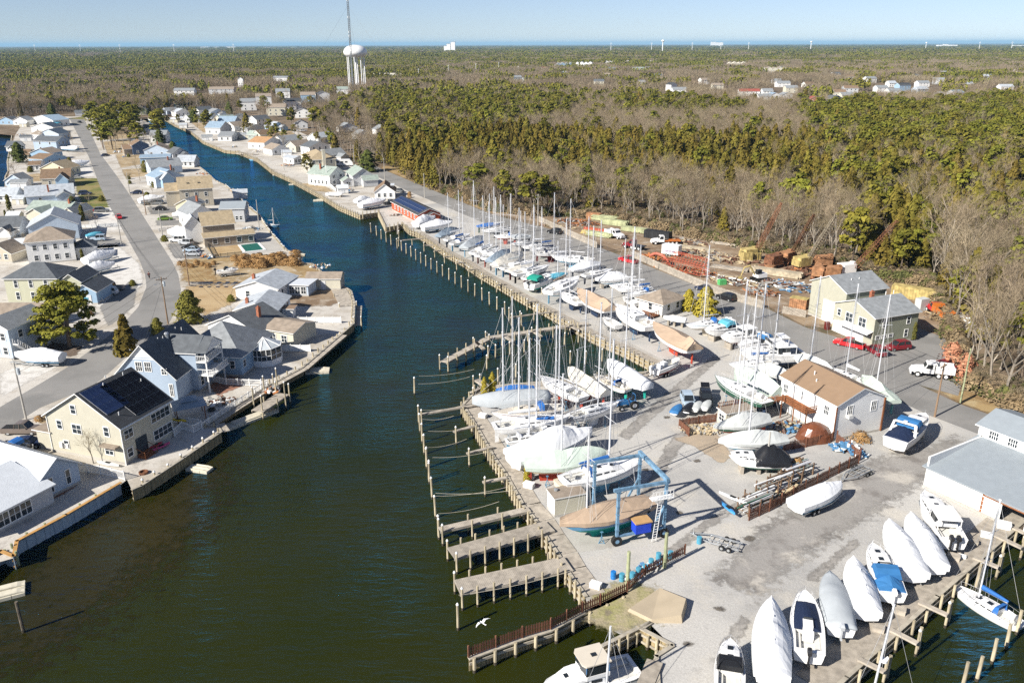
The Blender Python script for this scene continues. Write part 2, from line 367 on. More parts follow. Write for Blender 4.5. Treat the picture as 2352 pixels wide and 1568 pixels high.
zone('lawn',[(172,404),(226,404),(246,452),(252,470),(280,508),(240,506),(196,470),(180,440)],.010,LAWN)
zone('lawn_far',[(160,266),(172,278),(205,271),(196,262)],.010,LAWN)
zone('vacant_lot',[(418,592),(500,588),(600,582),(685,586),(689,603),(718,606),(742,628),(700,640),(560,650),(470,650),(420,640)],.012,DRYGRASS)
zone('sand_garden',[(468,556),(545,551),(560,582),(494,586)],.014,SAND)
zone('pool_deck',[(545,551),(640,545),(656,570),(590,580),(555,580)],.013,CONC)
zone('boat_ramp_beach',[(1430,1334),(1341,1374),(1354,1426),(1420,1457),(1489,1434),(1530,1420),(1500,1350)],.020,MW('beach',[(.36,.31,.20),(.30,.29,.12),(.22,.19,.13)],[(.35,.45,.6),(.7,.5,.65)],bscale=4,bump=.7))
zone('dry_patch',[(430,650),(560,652),(540,690),(470,720),(425,700)],.012,SAND)
zone('back_garden',[(640,650),(770,655),(800,680),(760,700),(660,700)],.012,DIRT)
zone('wet_track',[(1640,1330),(1760,1210),(1880,1140),(2010,1060),(2120,1040),(2200,1010),(2140,1090),(2080,1130),(1990,1190),(1900,1240),(1800,1310),(1740,1370)],.011,MW('track_gravel',[(.30,.285,.265),(.46,.43,.38),(.21,.195,.18)],[(.10,.50,.62),(.25,.5,.66)],bscale=2.2,bump=.4))
R9=random.Random(4)
for kind,quads in(('drive_stone',[[(196,560),(270,556),(320,600),(330,640),(300,690),(220,700),(190,640)],[(170,372),(206,368),(222,398),(178,402)],[(200,476),(262,470),(284,522),(210,526)],[(0,850),(130,800),(150,825),(0,905)]]),('drive_grey',[[(196,548),(275,546),(298,560),(205,566)],[(386,556),(452,548),(470,590),(402,588)],[(340,470),(400,466),(410,482),(350,488)],[(230,700),(300,640),(316,650),(306,700),(250,745)],[(360,500),(440,502),(440,512),(362,514)]]),('dry_yard',[[(60,395),(95,392),(98,410),(62,412)],[(268,350),(320,346),(330,372),(280,380)],[(282,384),(345,380),(350,398),(292,404)],[(240,320),(300,316),(322,345),(250,350)],[(230,285),(320,282),(318,312),(236,316)],[(16,495),(48,492),(40,520),(6,520)],[(560,270),(660,290),(700,320),(640,330),(570,300)],[(430,268),(520,280),(540,305),(470,300)],[(700,330),(800,372),(780,380),(700,350)],[(690,418),(740,420),(770,440),(720,436)],[(480,598),(640,590),(700,630),(640,650),(500,640)],[(86,960),(110,940),(230,885),(250,900),(120,985)]]),('brick_path',[[(0,1195),(100,1150),(175,1110),(165,1100),(60,1150),(0,1180)],[(478,880),(540,850),(560,880),(500,905)]]),('dark_bed',[[(640,742),(712,738),(718,770),(650,776)],[(95,775),(190,790),(170,815),(110,800)]])):
 m_={'drive_stone':MW('white_stone_drive',[(.62,.60,.56),(.48,.46,.42)],[(.5,.45,.65)],bscale=3),'drive_grey':ASPH,'dry_yard':MW('dry_yard_grass',[(.40,.31,.19),(.30,.22,.12),(.48,.42,.33)],[(.15,.4,.6),(.5,.5,.7)],bscale=5,bump=.5),'brick_path':MW('brick_paving',[(.32,.16,.11),(.26,.14,.10)],[(1.5,.4,.6)],bscale=8),'dark_bed':MW('dark_mulch',[(.12,.09,.07),(.18,.14,.11)],[(.8,.4,.6)],bscale=6)}[kind]
 for i,q in enumerate(quads):soft_zone(kind,[(p.x,p.y)for p in GP(q)],.009+.0007*i,m_,.8 if G(*q[0]).y<220 else 1.2,1.0 if G(*q[0]).y<260 else 1.6)
TRK=MW('tyre_worn_gravel',[(.27,.255,.235),(.36,.34,.31),(.20,.19,.175)],[(.4,.45,.6),(1.2,.5,.66)],bscale=3,bump=.3)
for i,q in enumerate([[(1540,1010),(1620,960),(1632,966),(1560,1030),(1480,1150),(1462,1148)],[(1420,1000),(1560,880),(1640,820),(1655,826),(1575,895),(1440,1012)],[(1500,1290),(1600,1210),(1700,1150),(1712,1158),(1610,1225),(1512,1302)],[(1640,1500),(1700,1420),(1722,1424),(1668,1510)],[(1380,1120),(1450,1080),(1462,1090),(1396,1132)],[(1850,1330),(1960,1240),(1972,1250),(1866,1342)]]):soft_zone('tyre_track',[(p.x,p.y)for p in GP(q)],.013+.0006*i,TRK,1.0,.6)
soft_zone('tan_pad',[(p.x,p.y)for p in GP([(1545,1010),(1640,990),(1680,1050),(1655,1068),(1590,1025)])],.0165,MW('tan_pad',[(.42,.34,.25),(.36,.30,.23)],[(.3,.4,.65)],bscale=4),.5,.6)
for i,(x,y,r)in enumerate(((1530,960,.5),(1480,1080,.4),(1600,1060,.5),(1720,1240,.6),(1560,1180,.4),(1650,1400,.5),(1580,1480,.5),(1440,1150,.4))):q=G(x,y);soft_zone('oil_stain',[(q.x+r*math.cos(a),q.y+r*.8*math.sin(a))for a in[k*PI/4 for k in range(8)]],.0185+.0004*i,MATS.get('stain')or MW('stain',[(.16,.14,.115),(.10,.09,.08)],[(1.5,.4,.6)],bscale=4),.7,.35)
sh=[(p.x,p.y)for p in GP([(-60,1330),(30,1276),(290,1110),(330,1118),(470,1010),(520,1020),(470,1160),(330,1280),(160,1420),(-60,1520)])]
soft_zone('shallow_water',sh,WZ+.01,water_mat('shallow_water',(.021,.020,.004),(.034,.027,.005)),14,2.0)
hm=bpy.data.materials.new('haze_air');hm.use_nodes=True;nt=hm.node_tree
nt.nodes.remove(nt.nodes['Principled BSDF']);pv=nd(nt,'ShaderNodeVolumePrincipled')
pv.inputs['Color'].default_value=(.42,.74,1.0,1);pv.inputs['Density'].default_value=0.00004
nt.links.new(pv.outputs[0],nt.nodes['Material Output'].inputs['Volume'])
mb=MB();mb.box(-64000,64000,-400,64000,-3.0,140);mb.build('haze',hm,kind='stuff')
PINE_L=M('pine_needles',(.082,.086,.012),.75,col2=(.205,.188,.026),scale=.5,objvar=.22,huevar=.015,spec=.12)
CEDAR_L=M('cedar_sprays',(.076,.064,.011),.8,col2=(.19,.15,.028),scale=.45,objvar=.25,huevar=.015,spec=.1)
DARK_L=M('dark_evergreen',(.035,.05,.018),.8,col2=(.085,.095,.03),scale=.5,objvar=.2,spec=.1)
GOLD_L=M('golden_cypress',(.22,.18,.02),.7,col2=(.37,.30,.04),scale=.8,spec=.1)
RUST_L=M('russet_leaves',(.26,.14,.05),.8,col2=(.40,.25,.11),scale=.8,spec=.1)
BARK=M('bark',(.15,.115,.085),.9,var=.3,scale=2,stretch=(1,1,.2))
TWIG=M('grey_twigs',(.175,.135,.085),.9,col2=(.34,.275,.185),scale=.3,objvar=.22,huevar=.01,spec=.1)
PALEBARK=M('pale_bark',(.27,.235,.19),.9,var=.35,scale=2,stretch=(1,1,.25),objvar=.2)
def leafq(mb,c,nrm,s,R,asp=1.0,mi=0):
 n=Vector(nrm).normalized();a=n.cross(Vector((R.uniform(-1,1),R.uniform(-1,1),R.uniform(-1,1))))
 if a.length<.05:a=n.cross(Vector((0,0,1))+Vector((.1,0,0)))
 a.normalize();b=n.cross(a);a=a*s*asp;b=b*s
 c=Vector(c)
 mb.face([c-a-b*.5,c+a*.2-b,c+a+b*.4,c-a*.3+b],mi)
def clump(mb,c,r,k,s,R,flat=.6,mi=0):
 c=Vector(c)
 for _ in range(k):
  d=Vector((R.gauss(0,1),R.gauss(0,1),R.gauss(0,1))).normalized()
  d2=Vector((d.x,d.y,abs(d.z)*1.0 if R.random()<.75 else d.z))
  p=c+Vector((d2.x*r,d2.y*r,d2.z*r*flat))*R.uniform(.55,1.05)
  leafq(mb,p,d2+Vector((0,0,.5))+Vector((R.uniform(-.6,.6),R.uniform(-.6,.6),R.uniform(-.4,.4))),s*R.uniform(.6,1.2),R,R.uniform(.8,1.5),mi)
def pine_meshes(seed,h=13.0,nc=30,k=28,s=.42,lm=None):
 R=random.Random(seed);t=MB();c=MB()
 bend=[Vector((R.uniform(-.5,.5)*z/h*1.4,R.uniform(-.5,.5)*z/h*1.4,z))for z in(0,h*.3,h*.6,h*.92)]
 bend[0]=Vector((0,0,0))
 for i in range(3):t.cyl(bend[i],bend[i+1],.22*(1-i*.28),.22*(1-(i+1)*.28),6,0,caps=False)
 for i in range(nc):
  f=R.random()**.75;z=h*(.42+.56*f);w=h*.27*math.sin(PI*(.22+.72*f))**.8
  a=R.uniform(0,2*PI);q=w*R.uniform(.35,1.0)
  p=Vector((math.cos(a)*q,math.sin(a)*q,z))
  j=min(2,int(z/h/.31));tr=bend[j].lerp(bend[j+1],.5)
  t.cyl(Vector((tr.x,tr.y,z-q*.45)),p,.07,.02,3,0,caps=False)
  clump(c,p,R.uniform(.75,1.5)*h/13,k,s,R,.6)
 return t.mesh('pine_trunk',BARK),c.mesh('pine_crown',lm or PINE_L)
def cedar_meshes(seed,h=12.0,n=620,w=.23,lm=None,fat=.7,s=.34):
 R=random.Random(seed);t=MB();c=MB()
 t.cyl((0,0,0),(0,0,h*.9),.2,.03,6,0,caps=False)
 lobes=[R.uniform(.75,1.25)for _ in range(9)]
 for i in range(n):
  f=R.random()**.85;z=h*(.06+.94*f);a=R.uniform(0,2*PI)
  rad=h*w*(1-f)**fat*lobes[int(a/2/PI*9)%9]*(1+.25*math.sin(z*3.1+a*2))+.12
  q=rad*R.uniform(.6,1.05)
  p=(math.cos(a)*q,math.sin(a)*q,z+R.uniform(-.2,.2))
  leafq(c,p,(math.cos(a)+R.uniform(-.5,.5),math.sin(a)+R.uniform(-.5,.5),.7+R.uniform(-.5,.6)),s*R.uniform(.6,1.35),R,R.uniform(1.0,2.0))
 return t.mesh('cedar_trunk',BARK),c.mesh('cedar_crown',lm or CEDAR_L)
def bare_meshes(seed,h=13.0,spread=.34,dens=1.0,lean=.0,tm=None,cm=None):
 R=random.Random(seed);t=MB();c=MB()
 def rib(a,b,w):
  a=Vector(a);b=Vector(b);d=(b-a);sd=d.cross(Vector((R.uniform(-1,1),R.uniform(-1,1),.3))).normalized()*w
  c.face([a-sd,a+sd,b+sd*.25,b-sd*.25])
 def grow(p,d,L,r,lev):
  q=p+d*L;mid=p+d*L*.5+Vector((R.uniform(-1,1),R.uniform(-1,1),R.uniform(-.3,.3)))*L*.07
  if lev<2:
   t.cyl(p,mid,r,r*.8,5 if lev==0 else 4,0,caps=False);t.cyl(mid,q,r*.8,r*.6,5 if lev==0 else 4,0,caps=False)
  else:rib(p,mid,r);rib(mid,q,r*.8)
  if lev==4:return
  nb=(5,5,5,5)[lev]
  if lev>=2:nb=int(nb*dens+.5)
  for i in range(nb):
   f=(R.uniform(.55,1.0)if lev==0 else R.uniform(.3,1.0))if i else 1.0
   st=p.lerp(mid,f*2)if f<.5 else mid.lerp(q,f*2-1)
   a=R.uniform(0,2*PI);tilt=R.uniform(.25,.75)if lev<2 else R.uniform(.3,1.0)
   e1=d.cross(Vector((.3,.5,.2))).normalized();e2=d.cross(e1)
   nd_=(d*math.cos(tilt)+(e1*math.cos(a)+e2*math.sin(a))*math.sin(tilt)+Vector((0,0,.22))).normalized()
   grow(st,nd_,L*R.uniform(.48,.72)*(1.05 if lev==0 else 1),max(r*(.55 if lev<1 else.5),.018),lev+1)
 d0=Vector((R.uniform(-.12,.12)+lean,R.uniform(-.12,.12),1)).normalized()
 grow(Vector((0,0,0)),d0,h*.46,.19,0)
 return t.mesh('bare_trunk',tm or PALEBARK),c.mesh('bare_crown',cm or TWIG)
def joined(a,b,name):
 me=bpy.data.meshes.new(name);vs=[v.co[:]for v in a.vertices];k=len(vs);vs+=[v.co[:]for v in b.vertices]
 fs=[tuple(p.vertices)for p in a.polygons];m=[0]*len(fs);fs+=[tuple(i+k for i in p.vertices)for p in b.polygons];m+=[1]*len(b.polygons)
 me.from_pydata(vs,[],fs);me.materials.append(a.materials[0]);me.materials.append(b.materials[0]);me.polygons.foreach_set('material_index',m);me.update();return me
PINES=[pine_meshes(10+i,12.5+i*.5)for i in range(4)]
CEDARS=[cedar_meshes(20+i,11.5+i*.7,w=.21+.02*i)for i in range(4)]
BARES=[bare_meshes(30+i,12.5+i*.6)for i in range(5)]
PINEJ=[joined(a,b,'pine_tree')for a,b in PINES];CEDARJ=[joined(a,b,'cedar_tree')for a,b in CEDARS];BAREJ=[joined(a,b,'bare_tree')for a,b in BARES]
def far_patch(kind,seed,size=26.0,n=22,q=26):
 R=random.Random(seed);mb=MB()
 for i in range(n):
  x=R.uniform(-.5,.5)*size;y=R.uniform(-.5,.5)*size;h=R.uniform(9,14)
  if kind=='bare':
   mb.cyl((x,y,0),(x,y,h*.6),.14,.1,3,0,caps=False)
   for _ in range(q*2):
    a=R.uniform(0,2*PI);z=h*R.uniform(.3,.8);r0=R.uniform(0,1.3);r1=r0+R.uniform(.5,1.8)
    p=Vector((x+math.cos(a)*r0,y+math.sin(a)*r0,z));e=Vector((x+math.cos(a)*r1,y+math.sin(a)*r1,z+R.uniform(.8,2.6)))
    sd=Vector((R.uniform(-1,1),R.uniform(-1,1),.2))*.10
    mb.face([p-sd,p+sd,e+sd*.4,e-sd*.4],1)
  else:
   for _ in range(q):
    f=R.random();a=R.uniform(0,2*PI)
    rad=(h*.24*math.sin(PI*(.15+.8*f)))if kind=='pine' else h*.22*(1-f)**.8+.2
    z=h*(.35+.65*f)if kind=='pine' else h*(.1+.9*f)
    leafq(mb,(x+math.cos(a)*rad*R.uniform(.5,1),y+math.sin(a)*rad*R.uniform(.5,1),z),(math.cos(a),math.sin(a),.8),R.uniform(.6,1.1),R,1.3,1)
 return mb.mesh(kind+'_patch',[BARK,{'pine':PINE_L,'cedar':CEDAR_L,'bare':TWIG}[kind]])
PATCH={k:[far_patch(k,50+i)for i in range(3)]for k in('pine','bare')}
CEDAR_Z=[(860,345),(960,330),(1060,296),(1250,300),(1450,318),(1650,318),(1850,322),(2100,350),(2352,380),(2420,520),(2352,560),(2230,520),(2150,500),(2060,480),(2000,470),(1900,440),(1750,420),(1600,405),(1450,385),(1300,395),(1180,375),(1080,375),(980,390),(920,400)]
CEDAR_Z2=[(1990,470),(2120,500),(2160,560),(2100,640),(2020,640),(1960,560)]
PINE_Z=[(1840,258),(1960,240),(2100,252),(2352,225),(2420,240),(2420,400),(2352,385),(2100,352),(1950,330),(1870,310)]
PINE_Z2=[(835,210),(900,200),(1010,215),(1130,190),(1250,215),(1350,240),(1300,275),(1160,290),(1060,300),(980,330),(900,335),(860,300)]
PINE_Z3=[(1400,232),(1500,220),(1600,235),(1700,250),(1720,262),(1500,268),(1420,255)]
FRONT_Z=[(900,385),(1080,372),(1180,372),(1300,392),(1450,382),(1600,402),(1750,418),(1900,438),(2010,472),(1960,560),(1900,620),(1100,480)]
def kinds_at(px,py,x,y):
 if inpoly(px,py,CEDAR_Z2):return(.2,.6,.2)
 if inpoly(px,py,CEDAR_Z):return(.05,.90,.05)if px<1900 else(.22,.60,.18)
 if inpoly(px,py,PINE_Z):return(.78,.10,.12)
 if inpoly(px,py,PINE_Z2):return(.55,.12,.33)
 if inpoly(px,py,PINE_Z3):return(.5,.05,.45)
 if inpoly(px,py,FRONT_Z):return(.07,.05,.88)
 if px>2050 and py>480:return(.06,.14,.80)
 n=noise.noise(Vector((x*.0022+3,y*.006,0)))+.45*noise.noise(Vector((x*.012,y*.02,5)))
 b=.0
 if px<1000:b=.32 if 126<py<158 else(-.35 if py>185 else 0)
 else:b=.22 if py<152 else-.15
 if px>1000:b=.10 if py<135 else(-.02 if py<152 else-.28)
 if n+b>(.16 if py<150 else.30):return(.82,.06,.12)
 return(.08,.05,.87)
def to_px(pts):return[(a,b)for a,b in pts]
CLEAR=[[(-400,1100),(-30,1290)]+PEN[1:]+[(340,262),(170,256),(150,252),(60,262),(-40,262),(-400,300)],[(324,262),(390,254),(480,250),(560,262),(700,296),(770,330),(815,372),(860,376),(905,384),(960,418),(1045,452),(1132,486),(1200,494),(1300,498),(1380,502),(1500,528),(1700,572),(1900,615),(2000,640),(2130,668),(2150,710),(2190,790),(2225,890),(2352,960),(2600,1080),(2600,1700),(1000,1700),(800,600),(400,300)]]
SPOTS=[]
NEIGH=[(420,250),(470,205),(540,190),(780,195),(850,240),(870,330),(850,376),(760,330),(690,295),(560,262)]
TOWN=[(1160,150),(1500,128),(2000,140),(2352,170),(2352,225),(1960,236),(1840,250),(1600,215),(1200,190)]
WOODH=[(575,250,13,10,6,'grey','white',.3,'pale house with steep gables at the edge of the far cluster by the creek'),(610,238,14,11,6.5,'taupe','white',.3,'white house with dormers and taupe roof in the far cluster'),(640,262,15,10,5,'taupe','cream',.1,'cream ranch house with long taupe roof below the far cluster'),(655,226,14,12,7,'grey','white',.2,'tall white house with grey gables highest in the far cluster'),(676,250,15,11,6,'dark','white',.2,'white house with dark roof and gable dormers in the far cluster'),(712,233,14,11,6,'taupe','blue',.2,'pale blue house beside the dark chimney of the far cluster'),(745,232,12,10,6.5,'dark','white',.4,'white gabled house at the wooded end of the far cluster'),(700,268,12,9,3.5,'dark','white',.2,'small white house with dark roof between two evergreens'),(790,216,13,9,5,'green','white',.2,'white house with pale green roof half hidden by pines'),(695,292,9,7,3.2,'grey','grey',.2,'small grey cottage behind the clipped garden shrubs'),(800,300,12,8,3.2,'grey','white',.5,'white cottage among bare trees above the shore road bend'),(835,318,10,8,3.2,'grey','white',.5,'smaller white cottage below pines by the shore road bend'),(880,306,10,8,3.2,'grey','white',.5,'cottage hidden in the pines left of the bare clearing'),(742,155,36,14,5,'grey','white',0,'long low white building behind the bare woods'),(558,196,7,6,10,'grey','white',.1,'narrow white tall building standing alone above the bare trees'),(885,176,70,12,4,'cream','cream',0,'long flat cream roofed building at the water tower foot'),(650,186,22,12,5,'grey','white',0,'white building in the clearing left of the water tower'),(1255,165,14,10,5,'red','white',.2,'white cottage with red roof at the edge of the far pines'),(1190,186,14,9,4,'grey','blue',.3,'pale blue house roof showing in the bare woods'),(1300,158,40,14,9,'grey','blue',.2,'row of pale blue gabled town houses by the far pines'),(1345,158,40,16,11,'grey','white',-.2,'large pale gabled town house block in the far woods'),(1400,153,40,14,9,'taupe','white',.1,'town house row with taupe roofs beside the pale block'),(1450,151,44,14,8,'taupe','white',.1,'middle town house row with white gables in the far woods'),(1500,151,36,14,8,'grey','cream',0,'last town house row before the far pine belt'),(1470,170,24,14,7,'green','grey',.1,'grey green roofed house below the town house rows'),(1410,168,14,10,6,'grey','blue',.3,'blue grey gabled house below the pale town houses'),(1695,158,44,14,7,'cream','cream',0,'long cream building with upper row of windows in far woods'),(1780,172,50,14,6,'taupe','cream',0,'long taupe roofed building among tall dark evergreens'),(1562,220,16,9,4,'grey','white',.1,'white bungalow among pines in the middle of the woods'),(1545,212,10,9,6,'dark','white',.6,'white gabled house just above the bungalow in the woods'),(1650,208,14,8,3.4,'taupe','cream',.1,'taupe roofed cottage beside the tall dark firs'),(1722,224,22,9,3.4,'red','white',0,'white house with dull red roof in the woods clearing'),(1756,238,14,9,3.8,'grey','white',.2,'white bungalow leftmost of the trio in the clearing'),(1778,236,12,9,4.2,'blue','white',.2,'white house with blue grey roof in the middle of the trio'),(1805,235,12,9,4,'grey','white',.2,'white house with grey roof rightmost of the trio'),(1800,204,18,9,3.6,'grey','white',.1,'white house with pale flat roof above the trio'),(1818,218,14,9,4.5,'grey','cream',.1,'cream house with grey roof above the pine crowns'),(1870,246,11,8,4,'red','red',.1,'small red house at the edge of the pine wood'),(1915,250,12,9,6,'slate','slate',.5,'slate blue gabled house beside the pine wood'),(1945,236,14,9,4,'grey','cream',.2,'cream cottage behind the slate blue house'),(2000,196,16,10,5,'grey','white',.3,'white house by the red tank in the bare woods'),(2025,218,14,9,4,'grey','white',.2,'white house with grey roof under the dark fir'),(2052,226,14,9,4,'grey','white',.2,'white cottage nearest the pine crowns under the bare trees'),(2075,214,16,9,5,'dark','blue',.3,'pale blue house with dark gable in the bare woods'),(2120,206,16,9,4,'grey','white',.2,'pale ranch house by itself in the bare woods'),(2195,234,14,9,5,'blue','grey',.4,'blue roofed house between pines and bare trees'),(2160,236,10,8,4,'grey','white',.2,'small white house left of the blue roofed one'),(430,215,22,12,4,'grey','white',.1,'pale shed by the crane yard beyond the creek head'),(515,212,28,12,4,'taupe','grey',.1,'taupe roofed boat shed in the clearing beyond the creek'),]
BANK2=[(420,262,12,9,3.4,'pale','white','pale cottage on the bank just past the creek head'),(448,276,11,9,3.2,'grey','grey','grey cottage behind the first bank bulkhead'),(470,258,14,9,3.6,'slate','white','white house with slate roof behind the bank cottages'),(500,268,12,9,5,'grey','paleblue','pale blue two storey house behind the creek house'),(522,284,12,9,4.6,'green','cream','cream house with green roof beside the dark bluish spruce'),(548,296,11,9,3.4,'taupe','white','white house with taupe roof behind the orange roofed one'),(585,302,12,9,3.4,'grey','grey','grey house in the second row of the bank'),(612,316,12,9,3.2,'brown','cream','cream house with brown roof in the second row of the bank'),(600,286,12,9,4.8,'slate','white','white two storey house in the back row of the bank'),(636,296,11,9,3.2,'pale','blue','blue cottage in the back row of the bank'),(662,332,12,9,3.4,'grey','white','white house behind the low white wing house'),(690,344,11,8,3.2,'taupe','cream','taupe roofed cottage behind the big beige house'),(728,352,12,9,4.4,'slate','white','white gabled house above the big beige house'),(765,366,11,8,3.2,'grey','grey','grey cottage at the shore road bend verge'),(740,325,12,9,3.4,'pale','white','white cottage by the far driveway vans'),(560,276,12,9,3.2,'slate','white','low white house near the far orange evergreen'),(395,258,10,8,3,'grey','paleblue','pale blue shed house at the creek head corner'),(260,262,11,8,3,'slate','grey','grey cottage behind the street pine clump'),(60,280,11,9,3.4,'grey','white','white cottage at the far end of the side canal'),(40,340,7,6,2.8,'slate','white','small white boathouse on the side canal bank'),(58,360,8,6,2.6,'brown','tan','tan rear cottage on the side canal bank'),(48,420,8,6,2.6,'grey','paleblue','pale blue rear cottage by the row of small cedars'),(30,455,7,6,2.6,'pale','white','white boathouse by the side canal cedars'),(30,530,8,7,2.8,'slate','white','white rear house with slate roof left of the pale sided house'),(20,590,7,6,2.6,'taupe','tan','tan pool house left of the white two storey house'),(352,300,9,7,3,'slate','greyblue','grey blue cottage on the creek behind the pine clump'),(372,322,9,8,4.4,'grey','white','white canal house behind the navy blue house'),(412,358,8,7,2.8,'slate','grey','grey canal cottage beside the light blue house'),(436,378,8,7,2.8,'pale','white','white canal terrace house above the twin gables')]
for h in WOODH:
 p=G(h[0],h[1]);SPOTS.append((p.x,p.y,max(h[2],h[3])*.55+5))
 k=0;n_=min(150,p.y*.15)
 while k<n_:k+=7;SPOTS.append((p.x-p.x/p.y*k,p.y-k,max(h[2],h[3])*.42+1.5))
TOWNH=[];r_=random.Random(77)
for i in range(60):
 a,b=r_.uniform(1170,2340),152+84*r_.random()**.8
 if inpoly(a,b,TOWN)and all(abs(a-h[0])+2*abs(b-h[1])>26 for h in WOODH)and all(abs(a-h[0])+2*abs(b-h[1])>24 for h in TOWNH):TOWNH.append((a,b,r_.uniform(10,16),8.5,r_.choice((4.2,5.4,6.2)),r_.choice(('grey','pale','slate','taupe','brown')),r_.choice(('white','white','cream','grey','paleblue')),r_.uniform(-.5,.5)))
for h in TOWNH:
 p=G(h[0],h[1]);k=0
 while k<min(120,p.y*.11):SPOTS.append((p.x-p.x/p.y*k,p.y-k,6.5));k+=7
SPOTS.append((G(825,206).x,G(825,206).y,20))
def allowed(x,y,m=0):
 if inpoly(x,y,canal)or inpoly(x,y,lcan):return False
 px,py=PX((x,y,0))
 for c in CLEAR:
  if inpoly(px,py,c):return False
 for(a,b,r)in SPOTS:
  if abs(x-a)<r+m and(x-a)**2+(y-b)**2<(r+m)**2:return False
 return True
R=random.Random(99)
cand=[];YMAX=760.0;step=5.4
y=95.0
while y<YMAX:
 half=y*.70+25;n=int(2*half/step)
 for i in range(n+1):
  x=-half+i*step+R.uniform(-2.2,2.2);yy=y+R.uniform(-2.2,2.2)
  px,py=PX((x,yy,8))
  if px<-60 or px>2950 or py>1130:continue
  if not allowed(x,yy):continue
  g=PX((x,yy,0))
  dens=1.0
  if inpoly(*g,NEIGH):dens=.5
  elif inpoly(*g,TOWN):dens=.8
  if R.random()>dens:continue
  kp=kinds_at(px,py,x,yy);u=R.random()
  k=0 if u<kp[0]else(1 if u<kp[0]+kp[1]else 2)
  cand.append((math.hypot(x,yy),x,yy,k,px,py))
 y+=step*.92
cand.sort()
LMK=[(905,400,'at the shore road bend'),(985,430,'opposite the brown roofed bank house'),(1070,470,'opposite the red house'),(1160,480,'beside the broad roadside pine'),(1250,490,'beside the tall lone pine'),(1340,500,'behind the far end of the timber yard'),(1420,520,'behind the white dump truck'),(1510,540,'behind the black container'),(1600,560,'behind the white trailer and beams'),(1700,580,'behind the yellow cabins'),(1800,600,'behind the leaning crane booms'),(1900,620,'behind the orange crane bodies'),(2000,640,'behind the white crane'),(2090,660,'behind the boatyard house roof'),(2170,720,'behind the yellow container'),(2200,800,'above the rubble heap'),(2240,880,'behind the reddish bush and dump truck'),(2320,950,'beside the tall green grey pole'),(700,180,'between the creek head and the water tower'),(200,230,'beyond the street end'),(450,230,'beyond the creek head'),(860,300,'above the shore road cottages'),(60,240,'beyond the side canal')]
def wood_label(k,px,py,s=1):
 nm=('rounded green pine','narrow olive cedar','leafless grey tree')[k]
 l=min(LMK,key=lambda q:abs(q[0]-px)+.5*abs(q[1]-py));dy=l[1]-py
 return(('tall ' if s>1.09 else 'small ' if s<.92 else '')+nm+(' at the wood edge ' if dy<55 else ' farther into the wood ' if dy<110 else ' deep in the wood ')+l[2])
names=('pine_tree','cedar_tree','bare_tree');cats=('pine tree','cedar tree','bare tree')
protos=(PINES,CEDARS,BARES);protoj=(PINEJ,CEDARJ,BAREJ);cnt=[0,0,0];rest=([],[],[])
for d,x,yy,k,px,py in cand:
 s=R.uniform(.78,1.22);rz=R.uniform(0,2*PI);i=R.randrange(len(protos[k]))
 if k==2 and px>2080:s*=1.12
 if cnt[k]<285:
  lab=wood_label(k,px,py,s);grp=lab.replace(' tree ',' trees ').replace(' pine ',' pines ').replace(' cedar ',' cedars ')
  if cnt[k]<60:
   t=thing(names[k],lab,cats[k],(x,yy,0),rz,grp)
   link('trunk',protos[k][i][0],t);link('crown',protos[k][i][1],t)
  else:
   t=link(names[k],protoj[k][i],None,(x,yy,0),rz);tag(t,lab,cats[k],grp)
  t.scale=(s,s,s*R.uniform(.9,1.1));cnt[k]+=1
 else:rest[k].append((x,yy,s,rz,i))
def scatter(name,meshes,pts,flat=False):
 "all the remaining trees of one kind as one object"
 c=bpy.data.collections.new(name+'_kinds')
 for i,me in enumerate(meshes):
  o=bpy.data.objects.new('%s_kind_%d'%(name,i),me);c.objects.link(o)
 me=bpy.data.meshes.new(name);me.from_pydata([(p[0],p[1],0)for p in pts],[],[])
 for nm,ty in(('sc','FLOAT_VECTOR'),('rot','FLOAT_VECTOR'),('pick','INT')):me.attributes.new(nm,ty,'POINT')
 me.attributes['sc'].data.foreach_set('vector',[v for p in pts for v in((p[2],p[2],p[2])if not isinstance(p[2],tuple)else p[2])])
 me.attributes['rot'].data.foreach_set('vector',[v for p in pts for v in(0,0,p[3])])
 me.attributes['pick'].data.foreach_set('value',[p[4]for p in pts])
 o=bpy.data.objects.new(name,me);COL.objects.link(o);o['kind']='stuff'
 ng=bpy.data.node_groups.new(name,'GeometryNodeTree')
 ng.interface.new_socket('Geometry',in_out='INPUT',socket_type='NodeSocketGeometry');ng.interface.new_socket('Geometry',in_out='OUTPUT',socket_type='NodeSocketGeometry')
 gi=ng.nodes.new('NodeGroupInput');go=ng.nodes.new('NodeGroupOutput');ci=ng.nodes.new('GeometryNodeCollectionInfo')
 ci.inputs['Collection'].default_value=c;ci.inputs['Separate Children'].default_value=True;ci.inputs['Reset Children'].default_value=True
 ip=ng.nodes.new('GeometryNodeInstanceOnPoints');ip.inputs['Pick Instance'].default_value=True
 def at(n,ty):
  a=ng.nodes.new('GeometryNodeInputNamedAttribute');a.data_type=ty;a.inputs['Name'].default_value=n;return a.outputs['Attribute']
 ng.links.new(gi.outputs[0],ip.inputs['Points']);ng.links.new(ci.outputs[0],ip.inputs['Instance'])
 ng.links.new(at('pick','INT'),ip.inputs['Instance Index']);ng.links.new(at('sc','FLOAT_VECTOR'),ip.inputs['Scale']);ng.links.new(at('rot','FLOAT_VECTOR'),ip.inputs['Rotation'])
 ng.links.new(ip.outputs[0],go.inputs[0]);md=o.modifiers.new('scatter','NODES');md.node_group=ng
 return o
scatter('pine_wood',PINEJ,rest[0]);scatter('cedar_wood',CEDARJ,rest[1]);scatter('bare_wood',BAREJ,rest[2])
far={'pine':[],'bare':[]}
y=YMAX+6;st=22.0
